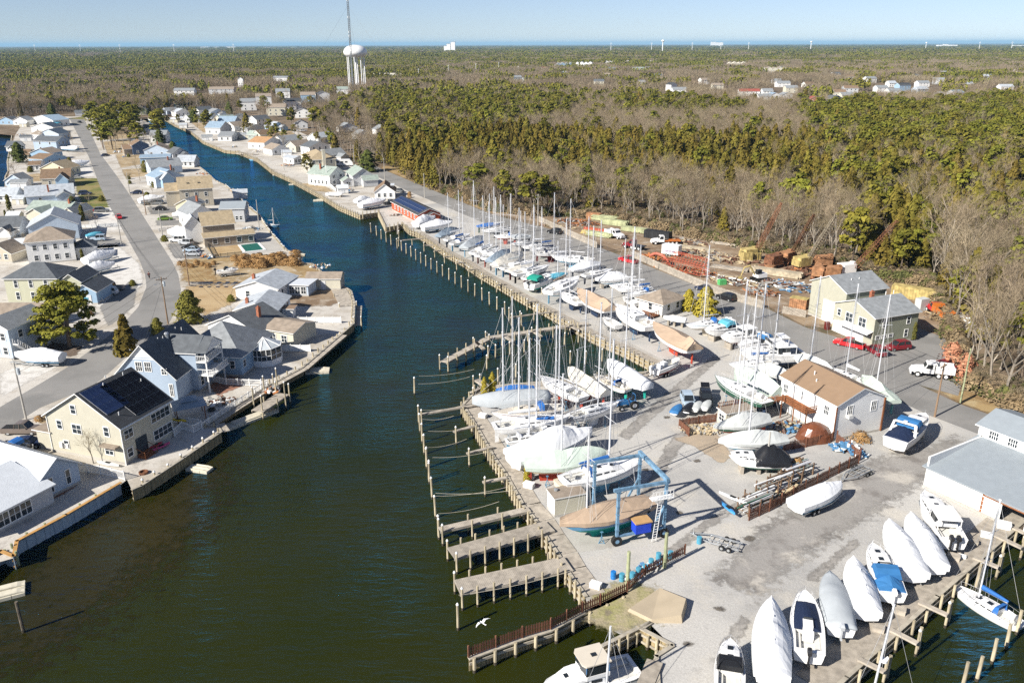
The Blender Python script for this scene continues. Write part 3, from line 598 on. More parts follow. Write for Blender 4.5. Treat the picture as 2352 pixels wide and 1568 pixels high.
while y<16000:
 st=max(22.0,y*.012 if y<3000 else y*.018);sc=st/22.0
 half=y*.68+60;n=int(2*half/st)
 for i in range(n+1):
  x=-half+i*st+R.uniform(-.3,.3)*st;yy=y+R.uniform(-.3,.3)*st
  if y<1500 and not allowed(x,yy,9):continue
  if y>=1500 and any((x-a)**2+(yy-b)**2<r*r for a,b,r in SPOTS if b>1300):continue
  px,py=PX((x,yy,8));kp=kinds_at(px,py,x,yy)
  if inpoly(*PX((x,yy,0)),TOWN)and R.random()>.85:continue
  k='pine' if R.random()<kp[0]+kp[1]else 'bare'
  far[k].append((x,yy,(sc,sc,R.uniform(.85,1.15)*min(1.5,sc**.4)),R.uniform(0,2*PI),R.randrange(3)))
 y+=st*.9
scatter('far_pine_forest',PATCH['pine'],far['pine']);scatter('far_bare_forest',PATCH['bare'],far['bare'])
print('TREES',cnt,[len(r)for r in rest],len(far['pine']),len(far['bare']))
KROP={'1':(0,80,3.36),'2':(0,400,3.36),'3':(0,750,2.6133),'4':(0,1250,2.851),'a':(600,80,2.94),'b':(600,400,3.92),'m':(1050,500,3.485),'y':(1450,500,3.36),'v':(1700,800,3.36),'g':(2050,450,3.485),'r':(2100,900,3.485),'s':(1100,820,3.485),'t':(1100,1180,2.5293),'u':(1650,1200,1.28)}
def K(c,x,y):
 ox,oy,s=KROP[c];return((ox+x/s)*.87111,(oy+y/s)*.87111)
def KG(c,x,y,z=0.0):
 p=K(c,x,y);return G(p[0],p[1],z)
WALLC={'white':(.76,.76,.74),'cream':(.56,.53,.43),'beige':(.50,.475,.385),'green':(.48,.48,.36),'blue':(.30,.43,.56),'greyblue':(.36,.44,.54),'grey':(.50,.51,.52),'tan':(.50,.45,.36),'taupe':(.30,.255,.20),'navy':(.075,.11,.18),'yellow':(.66,.60,.42),'red':(.48,.10,.045),'paleblue':(.46,.54,.63),'sage':(.28,.295,.225),'slate':(.2,.25,.31),'olive':(.17,.19,.10),'greenish':(.30,.34,.30)}
ROOFC={'grey':(.25,.265,.275),'pale':(.40,.43,.46),'slate':(.115,.125,.135),'dark':(.062,.065,.07),'brown':(.21,.145,.095),'taupe':(.29,.24,.19),'tan':(.36,.29,.19),'green':(.29,.34,.30),'navy':(.07,.095,.13),'white':(.56,.59,.62),'orange':(.42,.25,.13),'red':(.30,.08,.06),'cream':(.6,.55,.45),'blue':(.24,.32,.40),'rust':(.27,.185,.12),'metal':(.29,.325,.35)}
def wallm(c):
 m=MATS.get('wall_'+c)
 if m:return m
 m=M('wall_'+c,WALLC[c],.75,var=.04,scale=.7,spec=.2)
 nt=m.node_tree;b=nt.nodes['Principled BSDF']
 tc=nd(nt,'ShaderNodeTexCoord');wv=nd(nt,'ShaderNodeTexWave',wave_type='BANDS',bands_direction='Z',wave_profile='SAW');wv.inputs['Scale'].default_value=1.6
 nt.links.new(tc.outputs['Object'],wv.inputs['Vector']);bp=nd(nt,'ShaderNodeBump');bp.inputs['Strength'].default_value=.5;bp.inputs['Distance'].default_value=.03
 nt.links.new(wv.outputs['Fac'],bp.inputs['Height']);nt.links.new(bp.outputs[0],b.inputs['Normal'])
 return m
def roofm(c):return M('roof_'+c,ROOFC[c],(.85 if c not in('metal','white','rust')else.5),var=(.16 if c not in('metal','white','rust')else.045),scale=1.1,bump=.5,bscale=5,spec=.15)
TRIM=M('white_trim',(.78,.78,.76),.5,var=.03)
GLASS=M('window_glass',(.035,.045,.055),.08,var=.3,scale=.8,spec=.6)
BRICK=M('chimney_brick',(.34,.125,.07),.85,var=.25,scale=4)
DOORM=M('door_paint',(.62,.63,.64),.5,var=.05)
SOLAR=M('solar_glass',(.018,.032,.085),.12,var=.25,scale=1.0,spec=.6)
SOLARB=M('solar_glass_black',(.006,.006,.008),.25,var=.3,scale=1.0,spec=.3)
WOODR=M('red_wood',(.22,.085,.035),.8,var=.3,scale=2,stretch=(1,1,.3),objvar=.2)
WOODG=M('grey_wood',(.36,.32,.265),.85,var=.22,scale=1.3,objvar=.12)
WOODY=M('yellow_pile_wood',(.40,.33,.19),.85,var=.28,scale=1.5,stretch=(1,1,.3),objvar=.2)
WINC={}
def win_mesh(w,h,mull):
 k=(round(w,2),round(h,2),mull)
 if k in WINC:return WINC[k]
 f=MB();t=.11
 f.box(-w/2-t,w/2+t,-.07,0,-t,0);f.box(-w/2-t,w/2+t,-.07,0,h,h+t);f.box(-w/2-t,-w/2,-.07,0,0,h);f.box(w/2,w/2+t,-.07,0,0,h)
 if mull:f.box(-w/2,w/2,-.055,0,h*.48,h*.48+.06)
 if mull>=2:
  for i in range(1,mull):f.box(-w/2+w*i/mull-.035,-w/2+w*i/mull+.035,-.058,0,0,h)
 g=MB();g.box(-w/2,w/2,-.03,0,0,h)
 WINC[k]=(f.mesh('window_frame',TRIM),g.mesh('window_pane',GLASS));return WINC[k]
def put_on(side,L,W,u,z):
 "point and turn on a wall: u runs to the right as seen from outside"
 if side=='ym':return(u,-W/2,z),0
 if side=='yp':return(-u,W/2,z),PI
 if side=='xm':return(-L/2,-u,z),-PI/2
 return(L/2,u,z),PI/2
def add_window(root,L,W,side,u,z,w=.9,h=1.3,mull=1,ox=0,oy=0,out=0.0):
 p,r=put_on(side,L+2*out,W+2*out,u,z);a,b=win_mesh(w,h,mull)
 f=link('window',a,root,(p[0]+ox,p[1]+oy,p[2]),r);link('pane',b,f);return f
DOORC={}
def add_door(root,L,W,side,u,w=.95,h=2.05,z=.15,mat=None,name='door',ox=0,oy=0):
 k=(w,h,(mat or DOORM).name)
 if k not in DOORC:
  d=MB();d.box(-w/2,w/2,-.05,0,0,h);d.box(-w/2-.1,-w/2,-.08,0,0,h+.1);d.box(w/2,w/2+.1,-.08,0,0,h+.1);d.box(-w/2,w/2,-.08,0,h,h+.1)
  if w>2:
   for i in range(1,4):d.box(-w/2+.05,w/2-.05,-.065,0,h*i/4-.02,h*i/4+.02)
  DOORC[k]=d.mesh(name,mat or DOORM)
 p,r=put_on(side,L,W,u,z);return link(name,DOORC[k],root,(p[0]+ox,p[1]+oy,p[2]),r)
def shell(root,L,W,eave,rise,ridge='x',kind='gable',wc='white',rc='grey',ov=.4,ox=0,oy=0,z0=0.0,wname='wall',rname='roof'):
 "walls and roof of one block; ridge along x or y"
 w=MB();a,b=L/2,W/2
 T=Matrix.Translation((ox,oy,0));q=lambda*p:tuple(T@Vector(p))
 w.box(-a,a,-b,b,z0,eave,0,T)
 if kind=='gable':
  if ridge=='x':
   for s in(-a,a):
    t=[q(s,-b,eave),q(s,b,eave),q(s,0,eave+rise)];w.face(t if s>0 else t[::-1])
  else:
   for s in(-b,b):
    t=[q(-a,s,eave),q(a,s,eave),q(0,s,eave+rise)];w.face(t if s<0 else t[::-1])
 if z0==0:w.box(-a-.03,a+.03,-b-.03,b+.03,0,.35,1,T)
 wo=w.build(wname,[wallm(wc),CONC],root)
 r=MB();th=.16
 def slab(p):
  nrm=(Vector(p[1])-Vector(p[0])).cross(Vector(p[2])-Vector(p[0])).normalized()
  if nrm.z<0:p=p[::-1]
  lo=[(x,y,z+.015)for x,y,z in p];hi=[(x,y,z+th)for x,y,z in p];n=len(p)
  r.face([q(*v)for v in hi],0);r.face([q(*v)for v in lo[::-1]],1)
  for i in range(n):
   j=(i+1)%n;r.face([q(*lo[i]),q(*lo[j]),q(*hi[j]),q(*hi[i])],1)
 if kind=='gable':
  if ridge=='x':
   d=rise/b*ov
   slab([(-a-ov,-b-ov,eave-d),(a+ov,-b-ov,eave-d),(a+ov,0,eave+rise),(-a-ov,0,eave+rise)])
   slab([(-a-ov,b+ov,eave-d),(a+ov,b+ov,eave-d),(a+ov,0,eave+rise),(-a-ov,0,eave+rise)])
  else:
   d=rise/a*ov
   slab([(-a-ov,-b-ov,eave-d),(-a-ov,b+ov,eave-d),(0,b+ov,eave+rise),(0,-b-ov,eave+rise)])
   slab([(a+ov,-b-ov,eave-d),(a+ov,b+ov,eave-d),(0,b+ov,eave+rise),(0,-b-ov,eave+rise)])
 elif kind=='hip':
  A,B=a+ov,b+ov
  if L>=W:r0,r1=(-(A-B),0),((A-B),0)
  else:r0,r1=(0,-(B-A)),(0,(B-A))
  z=eave+rise;c=[(-A,-B,eave),(A,-B,eave),(A,B,eave),(-A,B,eave)];R0=(*r0,z);R1=(*r1,z)
  if L>=W:fs=[[c[0],c[1],R1,R0],[c[1],c[2],R1],[c[2],c[3],R0,R1],[c[3],c[0],R0]]
  else:fs=[[c[0],c[1],R0],[c[1],c[2],R1,R0],[c[2],c[3],R1],[c[3],c[0],R0,R1]]
  for f in fs:slab(f)
 elif kind=='shed':
  slab([(-a-ov,-b-ov,eave),(a+ov,-b-ov,eave),(a+ov,b,eave+rise),(-a-ov,b,eave+rise)])
  w2=MB();w2.box(-a,a,b-.1,b,eave,eave+rise,0,T)
  for s in(-a,a):w2.face([q(s,-b,eave),q(s,b-.1,eave),q(s,b-.1,eave+rise)])
  w2.build(wname,wallm(wc),root)
 elif kind=='shedx':
  slab([(-a-ov,-b-ov,eave),(-a-ov,b+ov,eave),(a,b+ov,eave+rise),(a,-b-ov,eave+rise)])
  w2=MB();w2.box(a-.1,a,-b,b,eave,eave+rise,0,T)
  for s in(-b,b):w2.face([q(-a,s,eave),q(a-.1,s,eave),q(a-.1,s,eave+rise)])
  w2.build(wname,wallm(wc),root)
 else:
  slab([(-a-ov,-b-ov,eave),(a+ov,-b-ov,eave),(a+ov,b+ov,eave),(-a-ov,b+ov,eave)])
 return wo,r.build(rname,[roofm(rc),TRIM],root)
def fit(crop,P0,P1=None,P2=None,z=0.0,L=None,W=None):
 "footprint from the near, left and right eave corners: centre, turn, length, width"
 p0=KG(crop,*P0,z)
 if P2 is not None:
  v=KG(crop,*P2,z)-p0;l=v.length;ux=v.normalized();uy=Vector((-ux.y,ux.x,0))
  if L is None:L=l
  if W is None:W=max(2.0,(KG(crop,*P1,z)-p0).dot(uy))
 else:
  v=KG(crop,*P1,z)-p0;W=v.length if W is None else W;uy=v.normalized();ux=Vector((uy.y,-uy.x,0))
 c=p0+ux*L/2+uy*W/2
 return Vector((c.x,c.y,0)),math.atan2(ux.y,ux.x),L,W
def grid_windows(t,L,W,eave,spec,ox=0,oy=0):
 for side,val in spec.items():
  n,fl=val[0],val[1];w,h,mu=(val[2:]if len(val)>2 else(.9,1.3,1))
  span=W if side[0]=='x' else L
  for f in range(fl):
   z=1.0+f*2.7
   if z+h>eave-.15:z=max(.5,eave-h-.25)
   for i in range(n):add_window(t,L,W,side,span*((i+.5)/n-.5)*.86,z,w,h,mu,ox,oy)
def chimney(t,x,y,z0,z1,w=.7,m=None):
 c=MB();c.cbox(x,y,z0,w,w*.8,z1-z0);c.cbox(x,y,z1,w+.12,w*.8+.12,.12);c.cbox(x,y,z1+.12,w*.5,w*.35,.25);return c.build('chimney',m or BRICK,t)
def vents(t,pts):
 for x,y,z in pts:
  v=MB();v.cyl((x,y,z-.3),(x,y,z+.45),.07,n=6);v.build('roof_vent',TRIM,t)
SOL={}
def solar(t,L,W,eave,rise,ridge,side,nx,ny,mat=None,u0=0,v0=.5,ox=0,oy=0,pw=1.05,ph=1.65):
 "grid of panels lying on one slope; side -1 or +1"
 mat=mat or SOLAR
 if mat.name not in SOL:
  b=MB();b.box(-.5,.5,-.8,.8,0,.04);b.box(-.515,.515,-.815,.815,-.02,.02,1);SOL[mat.name]=b.mesh('solar_panel',[mat,M('panel_edge',(.45,.46,.48),.4)])
 run=(W if ridge=='x' else L)/2;ang=math.atan2(rise,run);sl=math.hypot(run,rise)
 for i in range(nx):
  for j in range(ny):
   d=sl*v0+(j-(ny-1)/2)*ph;a=u0+(i-(nx-1)/2)*pw
   off=run-d*math.cos(ang);z=eave+d*math.sin(ang)+.24
   o=bpy.data.objects.new('solar_panel',SOL[mat.name]);COL.objects.link(o);o.parent=t
   if ridge=='x':
    o.location=(a+ox,side*off+oy,z);o.rotation_euler=(-side*ang,0,0)
   else:
    o.location=(side*off+ox,a+oy,z);o.rotation_euler=(0,side*ang,PI/2);o.rotation_euler=(Matrix.Rotation(side*ang,3,'Y')@Matrix.Rotation(PI/2,3,'Z')).to_euler()
def house(label,crop,P0,P1=None,P2=None,L=None,W=None,eave=3.0,rise=2.2,ridge='x',kind='gable',wc='white',rc='grey',wins=None,name='house',cat='house',door=None,ch=None,ov=.4):
 c,rz,L,W=fit(crop,P0,P1,P2,eave,L,W)
 t=thing(name,label,cat,c,rz);shell(t,L,W,eave,rise,ridge,kind,wc,rc,ov)
 fl=2 if eave>4.4 else 1
 grid_windows(t,L,W,eave,wins if wins is not None else{'xm':(2,fl),'ym':(3,fl),'yp':(2,fl)})
 if door:add_door(t,L,W,*door)
 if ch:chimney(t,ch[0]*L,ch[1]*W,eave,eave+rise+ch[2])
 return t,L,W
t,L,W=house('pale green two storey house with dark hip roof behind the big pine','2',(500,1103),(35,1103),L=9,eave=5.6,rise=2.6,kind='hip',wc='green',rc='slate',wins={'xm':(3,2,.75,1.6,1),'ym':(2,2)})
shell(t,8,4.5,4.6,1.6,'x',wc='green',rc='slate',ox=1,oy=-W/2-2.2);shell(t,8,5,3.0,1.5,'x',wc='blue',rc='slate',ox=-1.5,oy=-W/2-6.2)
add_window(t,8,4.5,'xm',0,2.6,1.2,1.2,1,1,-W/2-2.2);add_door(t,8,5,'xm',0,2.4,2.0,.1,None,'garage_door',-1.5,-W/2-6.2)
t,L,W=house('white two storey house with brown hip roof and row of green-tinted windows','2',(650,752),(225,785),L=10,eave=5.8,rise=2.8,kind='hip',wc='white',rc='taupe',wins={'xm':(4,2),'ym':(3,1)})
shell(t,7,5,3.0,1.6,'x','hip',wc='white',rc='slate',ox=-.5,oy=-W/2-2.5)
house('long white sided house with pale gable roof behind the brown hip roof','2',(690,615),(250,645),L=13,eave=4.6,rise=3.2,wc='paleblue',rc='pale',wins={'xm':(1,1),'ym':(4,1)})
t,L,W=house('pale yellow cottage with grey green roof and solar panels on its right wing','2',(595,505),(238,490),L=9,eave=3.0,rise=2.3,ridge='y',wc='cream',rc='green',wins={'xm':(3,1),'ym':(2,1)},ch=(-.1,-.42,.8))
shell(t,8,6,2.9,1.6,'x',wc='cream',rc='green',ox=-L/2-1,oy=.4);shell(t,9,4.4,2.9,1.6,'x',wc='cream',rc='grey',ox=-2,oy=-W/2-2.2)
solar(t,9,4.4,2.9,1.6,'x',1,4,1,None,0,.5,-2,-W/2-2.2,1.05)
add_window(t,9,4.4,'xm',0,.9,1.6,1.1,2,-2,-W/2-2.2)
t,L,W=house('low house with wide pale grey roof and red chimney beside the lawn','2',(660,345),(235,372),L=11,eave=3.2,rise=2.8,ridge='y',wc='paleblue',rc='pale',ch=(-.35,.02,.3))
shell(t,6,5,3.0,1.5,'x',wc='paleblue',rc='grey',ox=-L/2-.5,oy=-W/2+3)
t,L,W=house('brown roofed house with small front gable left of the white sedan','2',(625,205),(370,215),L=10,eave=3.4,rise=3.0,ridge='y',wc='tan',rc='brown',ch=(.1,-.1,.4))
shell(t,5,4.5,3.2,2.2,'x',wc='blue',rc='brown',ox=-L/2-.6,oy=-W/2+2.6)
house('pale yellow gabled house with olive tan roof by the covered boat','2',(592,130),(360,125),L=10,eave=3.3,rise=2.8,wc='yellow',rc='tan')
house('low white house with brown roof behind the pale yellow gable','2',(360,92),(262,95),L=7,eave=2.8,rise=1.4,ridge='y',wc='white',rc='brown')
house('house with rusty brown roof next to a blue gabled house','1',(590,1092),(385,1120),L=9,eave=3.0,rise=1.8,wc='blue',rc='brown')
house('blue gabled house beside the round shoreside evergreen','1',(450,1065),(275,1060),L=9,eave=3.6,rise=2.0,wc='blue',rc='taupe')
house('slate blue two storey house with grey roof facing the camera','1',(505,962),(302,955),L=10,eave=5.4,rise=2.2,ridge='y',wc='greyblue',rc='slate')
house('house with dark navy gable roof and white gable end on the street','1',(530,895),(350,890),L=10,eave=3.6,rise=2.6,wc='paleblue',rc='navy')
house('small house with brown roof left of the navy gable','1',(360,900),(285,895),L=9,eave=3.2,rise=1.6,ridge='y',wc='white',rc='taupe')
house('white house with navy gable roof beside a blue tarped boat','1',(480,835),(285,832),L=10,eave=3.8,rise=2.6,wc='white',rc='navy')
house('last white house of the street with blue grey gables','1',(480,775),(300,750),L=11,eave=4.4,rise=2.6,wc='white',rc='blue')
house('blue cottage with dark roof standing on piles across the side canal','1',(122,772),(0,770),L=9,eave=3.2,rise=2.2,wc='blue',rc='slate')
house('cottage with grey roof and solar panels behind the big pine','3',(255,190),(-60,190),L=7,eave=3.0,rise=1.4,ridge='y',wc='white',rc='taupe')
t_=bpy.data.objects['house']
t,L,W=house('ochre cottage with worn flat roof under the big pine','3',(205,320),(50,300),L=8,eave=2.8,rise=.9,ridge='y',wc='yellow',rc='taupe')
shell(t,3.5,5,2.5,.3,'y','flat',wc='yellow',rc='slate',ox=-L/2-1.8,oy=0)
t,L,W=house('white house with outside stairs at the left edge of the street','3',(50,285),(-150,265),L=9,eave=6.0,rise=1.6,wc='paleblue',rc='grey',wins={'xm':(3,2),'ym':(2,2)})
st=MB()
for i in range(12):st.cbox(-L/2+i*.28,-W/2-1.2,3.1-i*.26,.3,1.1,.08)
for s in(-.6,.6):st.bar((-L/2,-W/2-1.2+s,4.1),(-L/2+3.3,-W/2-1.2+s,1.0),.07);st.bar((-L/2,-W/2-1.2+s,3.1),(-L/2+3.3,-W/2-1.2+s,0),.07,.2)
for i in range(8):
 for s in(-.6,.6):st.cbox(-L/2+i*.45,-W/2-1.2+s,3.1-i*.42,.05,.05,1.0)
st.build('stairs',TRIM,t)
t,L,W=house('tan shingled two storey house above the tarped swimming pool','2',(2080,617),(1800,640),L=9,eave=5.7,rise=2.9,ridge='y',wc='taupe',rc='tan',wins={'xm':(3,1,1.1,1.2,1),'ym':(2,2)})
shell(t,3.4,W+5,2.7,.8,'y','shedx',wc='taupe',rc='tan',ox=-L/2-1.7,oy=-2.2)
for i in range(4):add_window(t,3.4,W+5,'xm',-4+i*3.3,.9,1.2,1.3,1,-L/2-1.7,-2.2)
shell(t,5,4.5,5.4,2.4,'x',wc='white',rc='pale',ox=2,oy=W/2+2.2)
house('white house with grey gable roof behind the tan shingled house','2',(1900,520),(1690,545),L=11,eave=4.2,rise=2.6,wc='white',rc='grey')
house('small yellow cottage with grey roof beside a wrapped boat','2',(1745,455),(1562,450),L=6,eave=3.2,rise=1.8,wc='yellow',rc='grey',ch=(0,-.35,.5))
house('canal side house with pale metal roof and band of windows','2',(2165,488),(1955,492),L=8,eave=4.6,rise=1.6,ridge='y',wc='grey',rc='metal',wins={'xm':(5,1,.8,1.2,1),'ym':(2,1)})
t,L,W=house('big tan three storey house with two skylights in its roof','2',(1888,302),(1592,318),L=11,eave=6.4,rise=3.4,ridge='y',wc='tan',rc='tan',wins={'xm':(3,2),'ym':(3,2)})
shell(t,8,4.5,5.6,2.2,'y',wc='tan',rc='tan',ox=1.0,oy=W/2+2.2)
for dy in(-1.2,2.4):
 b=MB();b.cbox(-L/4-.3,dy,8.1,.9,.8,.16,0,0);o=b.build('skylight',GLASS,t);o.rotation_euler=(0,0,0)
t,L,W=house('pale blue house with twin gables above the tan three storey house','2',(1640,190),(1385,215),L=10,eave=4.2,rise=2.6,wc='paleblue',rc='blue',ch=(.2,-.3,.8))
shell(t,7,4.5,4.0,2.2,'x',wc='blue',rc='pale',ox=-4.0,oy=1.8)
house('grey roofed house with red brick chimney near the conical shrub','1',(1620,1175),(1340,1195),L=10,eave=3.4,rise=2.6,ridge='y',wc='paleblue',rc='grey',ch=(-.1,-.15,.8))
house('light blue flat roofed house with deck on the creek bank','1',(1512,1105),(1248,1112),L=9,eave=5.2,rise=.9,ridge='y',wc='blue',rc='blue',wins={'xm':(5,1,.8,1.1,1),'ym':(3,2)})
house('house with large brick chimney behind the light blue house','1',(1500,1040),(1285,1042),L=9,eave=3.6,rise=2.6,wc='paleblue',rc='taupe',ch=(-.3,-.05,1.2))
t,L,W=house('navy blue house with white trimmed windows among street pines','1',(1328,992),(1180,1000),L=9,eave=5.0,rise=2.2,wc='navy',rc='brown',wins={'xm':(2,1,.9,1.2,1),'ym':(2,1)})
shell(t,6,4,3.2,1.8,'y',wc='taupe',rc='rust',ox=0,oy=W/2+2)
t,L,W=house('white cottage with pale gable roof and long rear windows beside dry lawn','b',(520,1405),(82,1385),L=11,eave=3.0,rise=1.5,wc='white',rc='pale',wins={'xm':(2,1),'ym':(3,1)},ch=(-.1,.25,.3))
shell(t,5,5,2.6,.2,'y','flat',wc='paleblue',rc='white',ox=2,oy=-W/2-2.5)
for i in range(3):add_window(t,5,5,'xm',-1.4+i*1.4,.6,1.1,1.6,2,2,-W/2-2.5)
t,L,W=house('white cottage with pale roof and brick chimney beside the clipped bush','3',(1908,168),(1618,166),L=10,eave=2.9,rise=1.4,wc='white',rc='pale',wins={'xm':(1,1,2.4,1.1,4),'ym':(3,1)},ch=(-.25,.28,.3))
shell(t,2.2,2.2,2.2,.1,'y','flat',wc='white',rc='rust',ox=-L/2+4,oy=-W/2-1.3)
t,L,W=house('grey roofed house with brick chimney and cream rear wing by the patio','3',(1768,318),(1432,262),L=9,eave=3.0,rise=2.6,wc='white',rc='slate',wins={'xm':(3,1,1.3,.9,2),'ym':(1,1)},ch=(.0,-.25,.6))
shell(t,7,6.5,2.9,1.0,'y',wc='cream',rc='taupe',ox=1.5,oy=-W/2-3.2)
for i in range(2):add_window(t,7,6.5,'xm',-1.5+i*2.6,.8,1.2,1.3,2,1.5,-W/2-3.2)
t,L,W=house('white two storey house with green grey gable roof nearest the bank road','b',(1062,235),(938,195),(1222,205),eave=4.6,rise=2.8,ridge='y',wc='white',rc='green',wins={'xm':(5,1,.8,1.3,1),'ym':(2,2,1.3,1.1,2)},ch=(-.2,.1,.8))
t,L,W=house('plain pale sided house with green grey roof beside the white two storey house','b',(1305,240),(1222,200),(1512,228),eave=4.4,rise=2.6,ridge='y',wc='grey',rc='green',wins={'ym':(1,1),'xm':(2,1)})
shell(t,4.4,4,2.6,1.3,'y',wc='white',rc='green',ox=-L/2-2,oy=-W/2+1.6);shell(t,6,3.5,3.0,1.4,'x',wc='grey',rc='green',ox=2.2,oy=-W/2-1.7)
add_window(t,4.4,4,'ym',0,.9,1.6,1.2,2,-L/2-2,-W/2+1.6)
t,L,W=house('white house with brown gable roof and long row of windows on the bank','b',(1528,408),(1375,398),(1738,405),W=10,eave=2.9,rise=2.7,ridge='y',wc='white',rc='brown',wins={'xm':(5,1,.8,1.1,1),'ym':(3,1)})
shell(t,4,4,4.2,.3,'y','flat',wc='white',rc='white',ox=1,oy=W/2-2)
t,L,W=house('long brick red house with roof full of solar panels beside the marina','b',(1978,648),(1700,508),(2208,628),eave=2.9,rise=1.6,ridge='y',wc='red',rc='dark',wins={'xm':(7,1,1.0,1.2,2),'ym':(2,1,1.2,1.2,2)})
nx=int((W-1)/1.05);solar(t,L,W,2.9,1.6,'y',-1,nx,2,SOLAR,0,.52)
shell(t,4,2.0,2.7,.9,'y',wc='red',rc='dark',ox=.5,oy=-W/2-1)
t,L,W=house('big beige house with tan hip roof and arched upper windows on the bank','a',(640,1000),(520,960),(848,990),eave=5.4,rise=3.0,kind='hip',wc='cream',rc='tan',wins={'ym':(4,2,.8,1.4,1),'xm':(3,2)})
chimney(t,L*.05,-W/2-.5,0,9.5,1.4,wallm('cream'))
house('low white wing house with pale roof left of the big beige house','a',(520,985),(425,950),(600,975),W=8,eave=3,rise=.8,ridge='y',wc='white',rc='pale')
house('cottage with taupe gable roof on the bank by the white sheds','a',(352,915),(300,892),(485,905),W=11,eave=3,rise=2.2,ridge='y',wc='white',rc='taupe')
house('white house with orange tan roof on the creek bank','a',(292,862),(232,832),(425,842),W=11,eave=3.6,rise=2.4,ridge='y',wc='white',rc='orange')
house('green roofed cottage between dark evergreens on the bank','a',(235,800),(200,780),(285,795),W=9,eave=3,rise=2.0,ridge='y',wc='greenish',rc='green')
house('grey boathouse with tall steep roof left of the dark evergreens','a',(60,700),(-10,660),(112,690),W=12,eave=5,rise=3.4,ridge='y',wc='grey',rc='blue')
house('blue grey house with long roof sloping to the creek','1',(1960,850),(1900,800),(2060,835),W=11,eave=4.2,rise=3.4,ridge='y',wc='grey',rc='blue')
house('pale cottage with grey roof below the blue grey creek house','1',(2060,925),(1975,910),(2130,900),W=8,eave=3,rise=2,ridge='y',wc='white',rc='grey')
house('long low cottage row with slate roof and red base at the street end','1',(912,700),(675,705),L=8,eave=3,rise=1.4,ridge='y',wc='grey',rc='slate')
house('pale blue cottage at the street end right of the long low row','1',(1062,705),(922,700),L=9,eave=3.4,rise=1.6,ridge='y',wc='blue',rc='pale')
house('low white annex between the pale blue cottage and the green house','1',(1205,690),(1130,690),L=8,eave=2.8,rise=1,ridge='y',wc='white',rc='white')
house('dark green gabled house with white windows at the creek head','1',(1310,680),(1205,680),L=10,eave=4.4,rise=2.6,wc='olive',rc='slate',wins={'xm':(3,1,.9,1.2,1)})
house('small white house with three windows beside the creek head','1',(1450,700),(1380,700),L=8,eave=4,rise=1.2,ridge='y',wc='white',rc='pale',wins={'xm':(3,1,.8,1.1,1)})
house('pale shed roofed building behind the creek head evergreen','1',(1455,600),(1365,600),L=10,eave=4.5,rise=1.6,ridge='x',wc='grey',rc='pale')
house('green roofed house right of the tall creek head evergreen','1',(1660,655),(1550,655),L=9,eave=3,rise=1.8,ridge='y',wc='greenish',rc='green')
house('white house with pale roof between creek docks and orange shrubs','1',(1830,690),(1740,690),L=9,eave=3,rise=1.6,ridge='y',wc='white',rc='pale')
house('white boat shed with flat roof on the creek dock','1',(1680,760),(1560,760),L=8,eave=3,rise=.6,ridge='y',wc='white',rc='white')
for(px,py,w,d,e,rc,wc,turn,lab)in WOODH:
 p=G(px,py);e=e+1.6 if p.y>600 and e<8 else e;t=thing('house',lab,'house',(p.x,p.y,0),turn)
 n=max(1,int(w/9))
 if w>30 and e>6.5:
  for i in range(n):shell(t,w/n-.2,d,e+(i%2)*.8,3.2,'y',wc=wc,rc=rc,ox=(i-(n-1)/2)*w/n)
 else:shell(t,w,d,e,2.4 if w<30 else 1.2,'x' if w>12 else 'y',wc=wc,rc=rc)
 grid_windows(t,w,d,e,{'ym':(max(2,int(w/5)),2 if e>4.4 else 1)})
for i,(px,py,w,d,e,rc,wc,lab)in enumerate(BANK2):
 p=G(px,py);bank=px>385 and py<370;t=thing('house',lab,'house',(p.x,p.y,0),(.75 if bank else-.12)+.1*(i%3));shell(t,w,d,e,2.4,'x' if i%3 else 'y',wc=wc,rc=rc);grid_windows(t,w,d,e,{'ym':(3,2 if e>4.3 else 1),'xm':(2,1)})
 if i%2:shell(t,w*.45,d*.6,e*.75,1.3,'y',wc=wc,rc=rc,ox=w*.15,oy=-d*.75)
wmm={}
for px,py,w,d,e,rc,wc,turn in TOWNH:
 p=G(px,py);t=thing('house','small pale house among the bare trees of the far town woods','house',(p.x,p.y,0),turn,'small houses in the far town woods');shell(t,w,d,e,2.6,'x',wc=wc,rc=rc)
 f=MB();[f.box(x-.5,x+.5,-d/2-.06,-d/2+.02,1.2+z,2.5+z)for x in(-w*.3,0,w*.3)for z in((0,2.7)if e>4.5 else(0,))];f.build('windows',GLASS,t,kind='stuff')
t,L,W=house('large beige house with black roof and blue solar panels on the canal corner','3',(822,966),(290,884),(1166,778),eave=5.7,rise=4.0,wc='beige',rc='dark',wins={})
for u,z,w,h,mu in((-3.6,1.0,.8,1.1,1),(3.9,1.2,1.3,1.2,2),(4.0,4.0,.8,1.3,1),(-1.2,3.6,1.5,1.3,2),(-4.2,3.9,.8,1.2,1),(-1.2,6.6,.8,1.2,1)):add_window(t,L,W,'xm',u,z,w,h,mu)
for u,z,w,h,mu in((-5.0,.9,.9,1.2,1),(3.0,1.0,3.6,1.4,4),(-3.6,3.6,1.5,1.2,2),(2.6,3.7,3.6,1.3,4)):add_window(t,L,W,'ym',max(-L/2+1,min(L/2-2.2,u)),z,w,h,mu)
add_door(t,L,W,'ym',-1.6,1.9,2.2,.5,GLASS)
shell(t,4.5,2.6,2.9,.8,'x','flat',wc='beige',rc='taupe',ox=-L/2+2.4,oy=W/2+1.3)
n1=MB();n1.box(-L/2-.9,-L/2,-W/2+.6,-W/2+3.4,2.6,2.85);n1.build('porch_roof',roofm('taupe'),t)
st=MB()
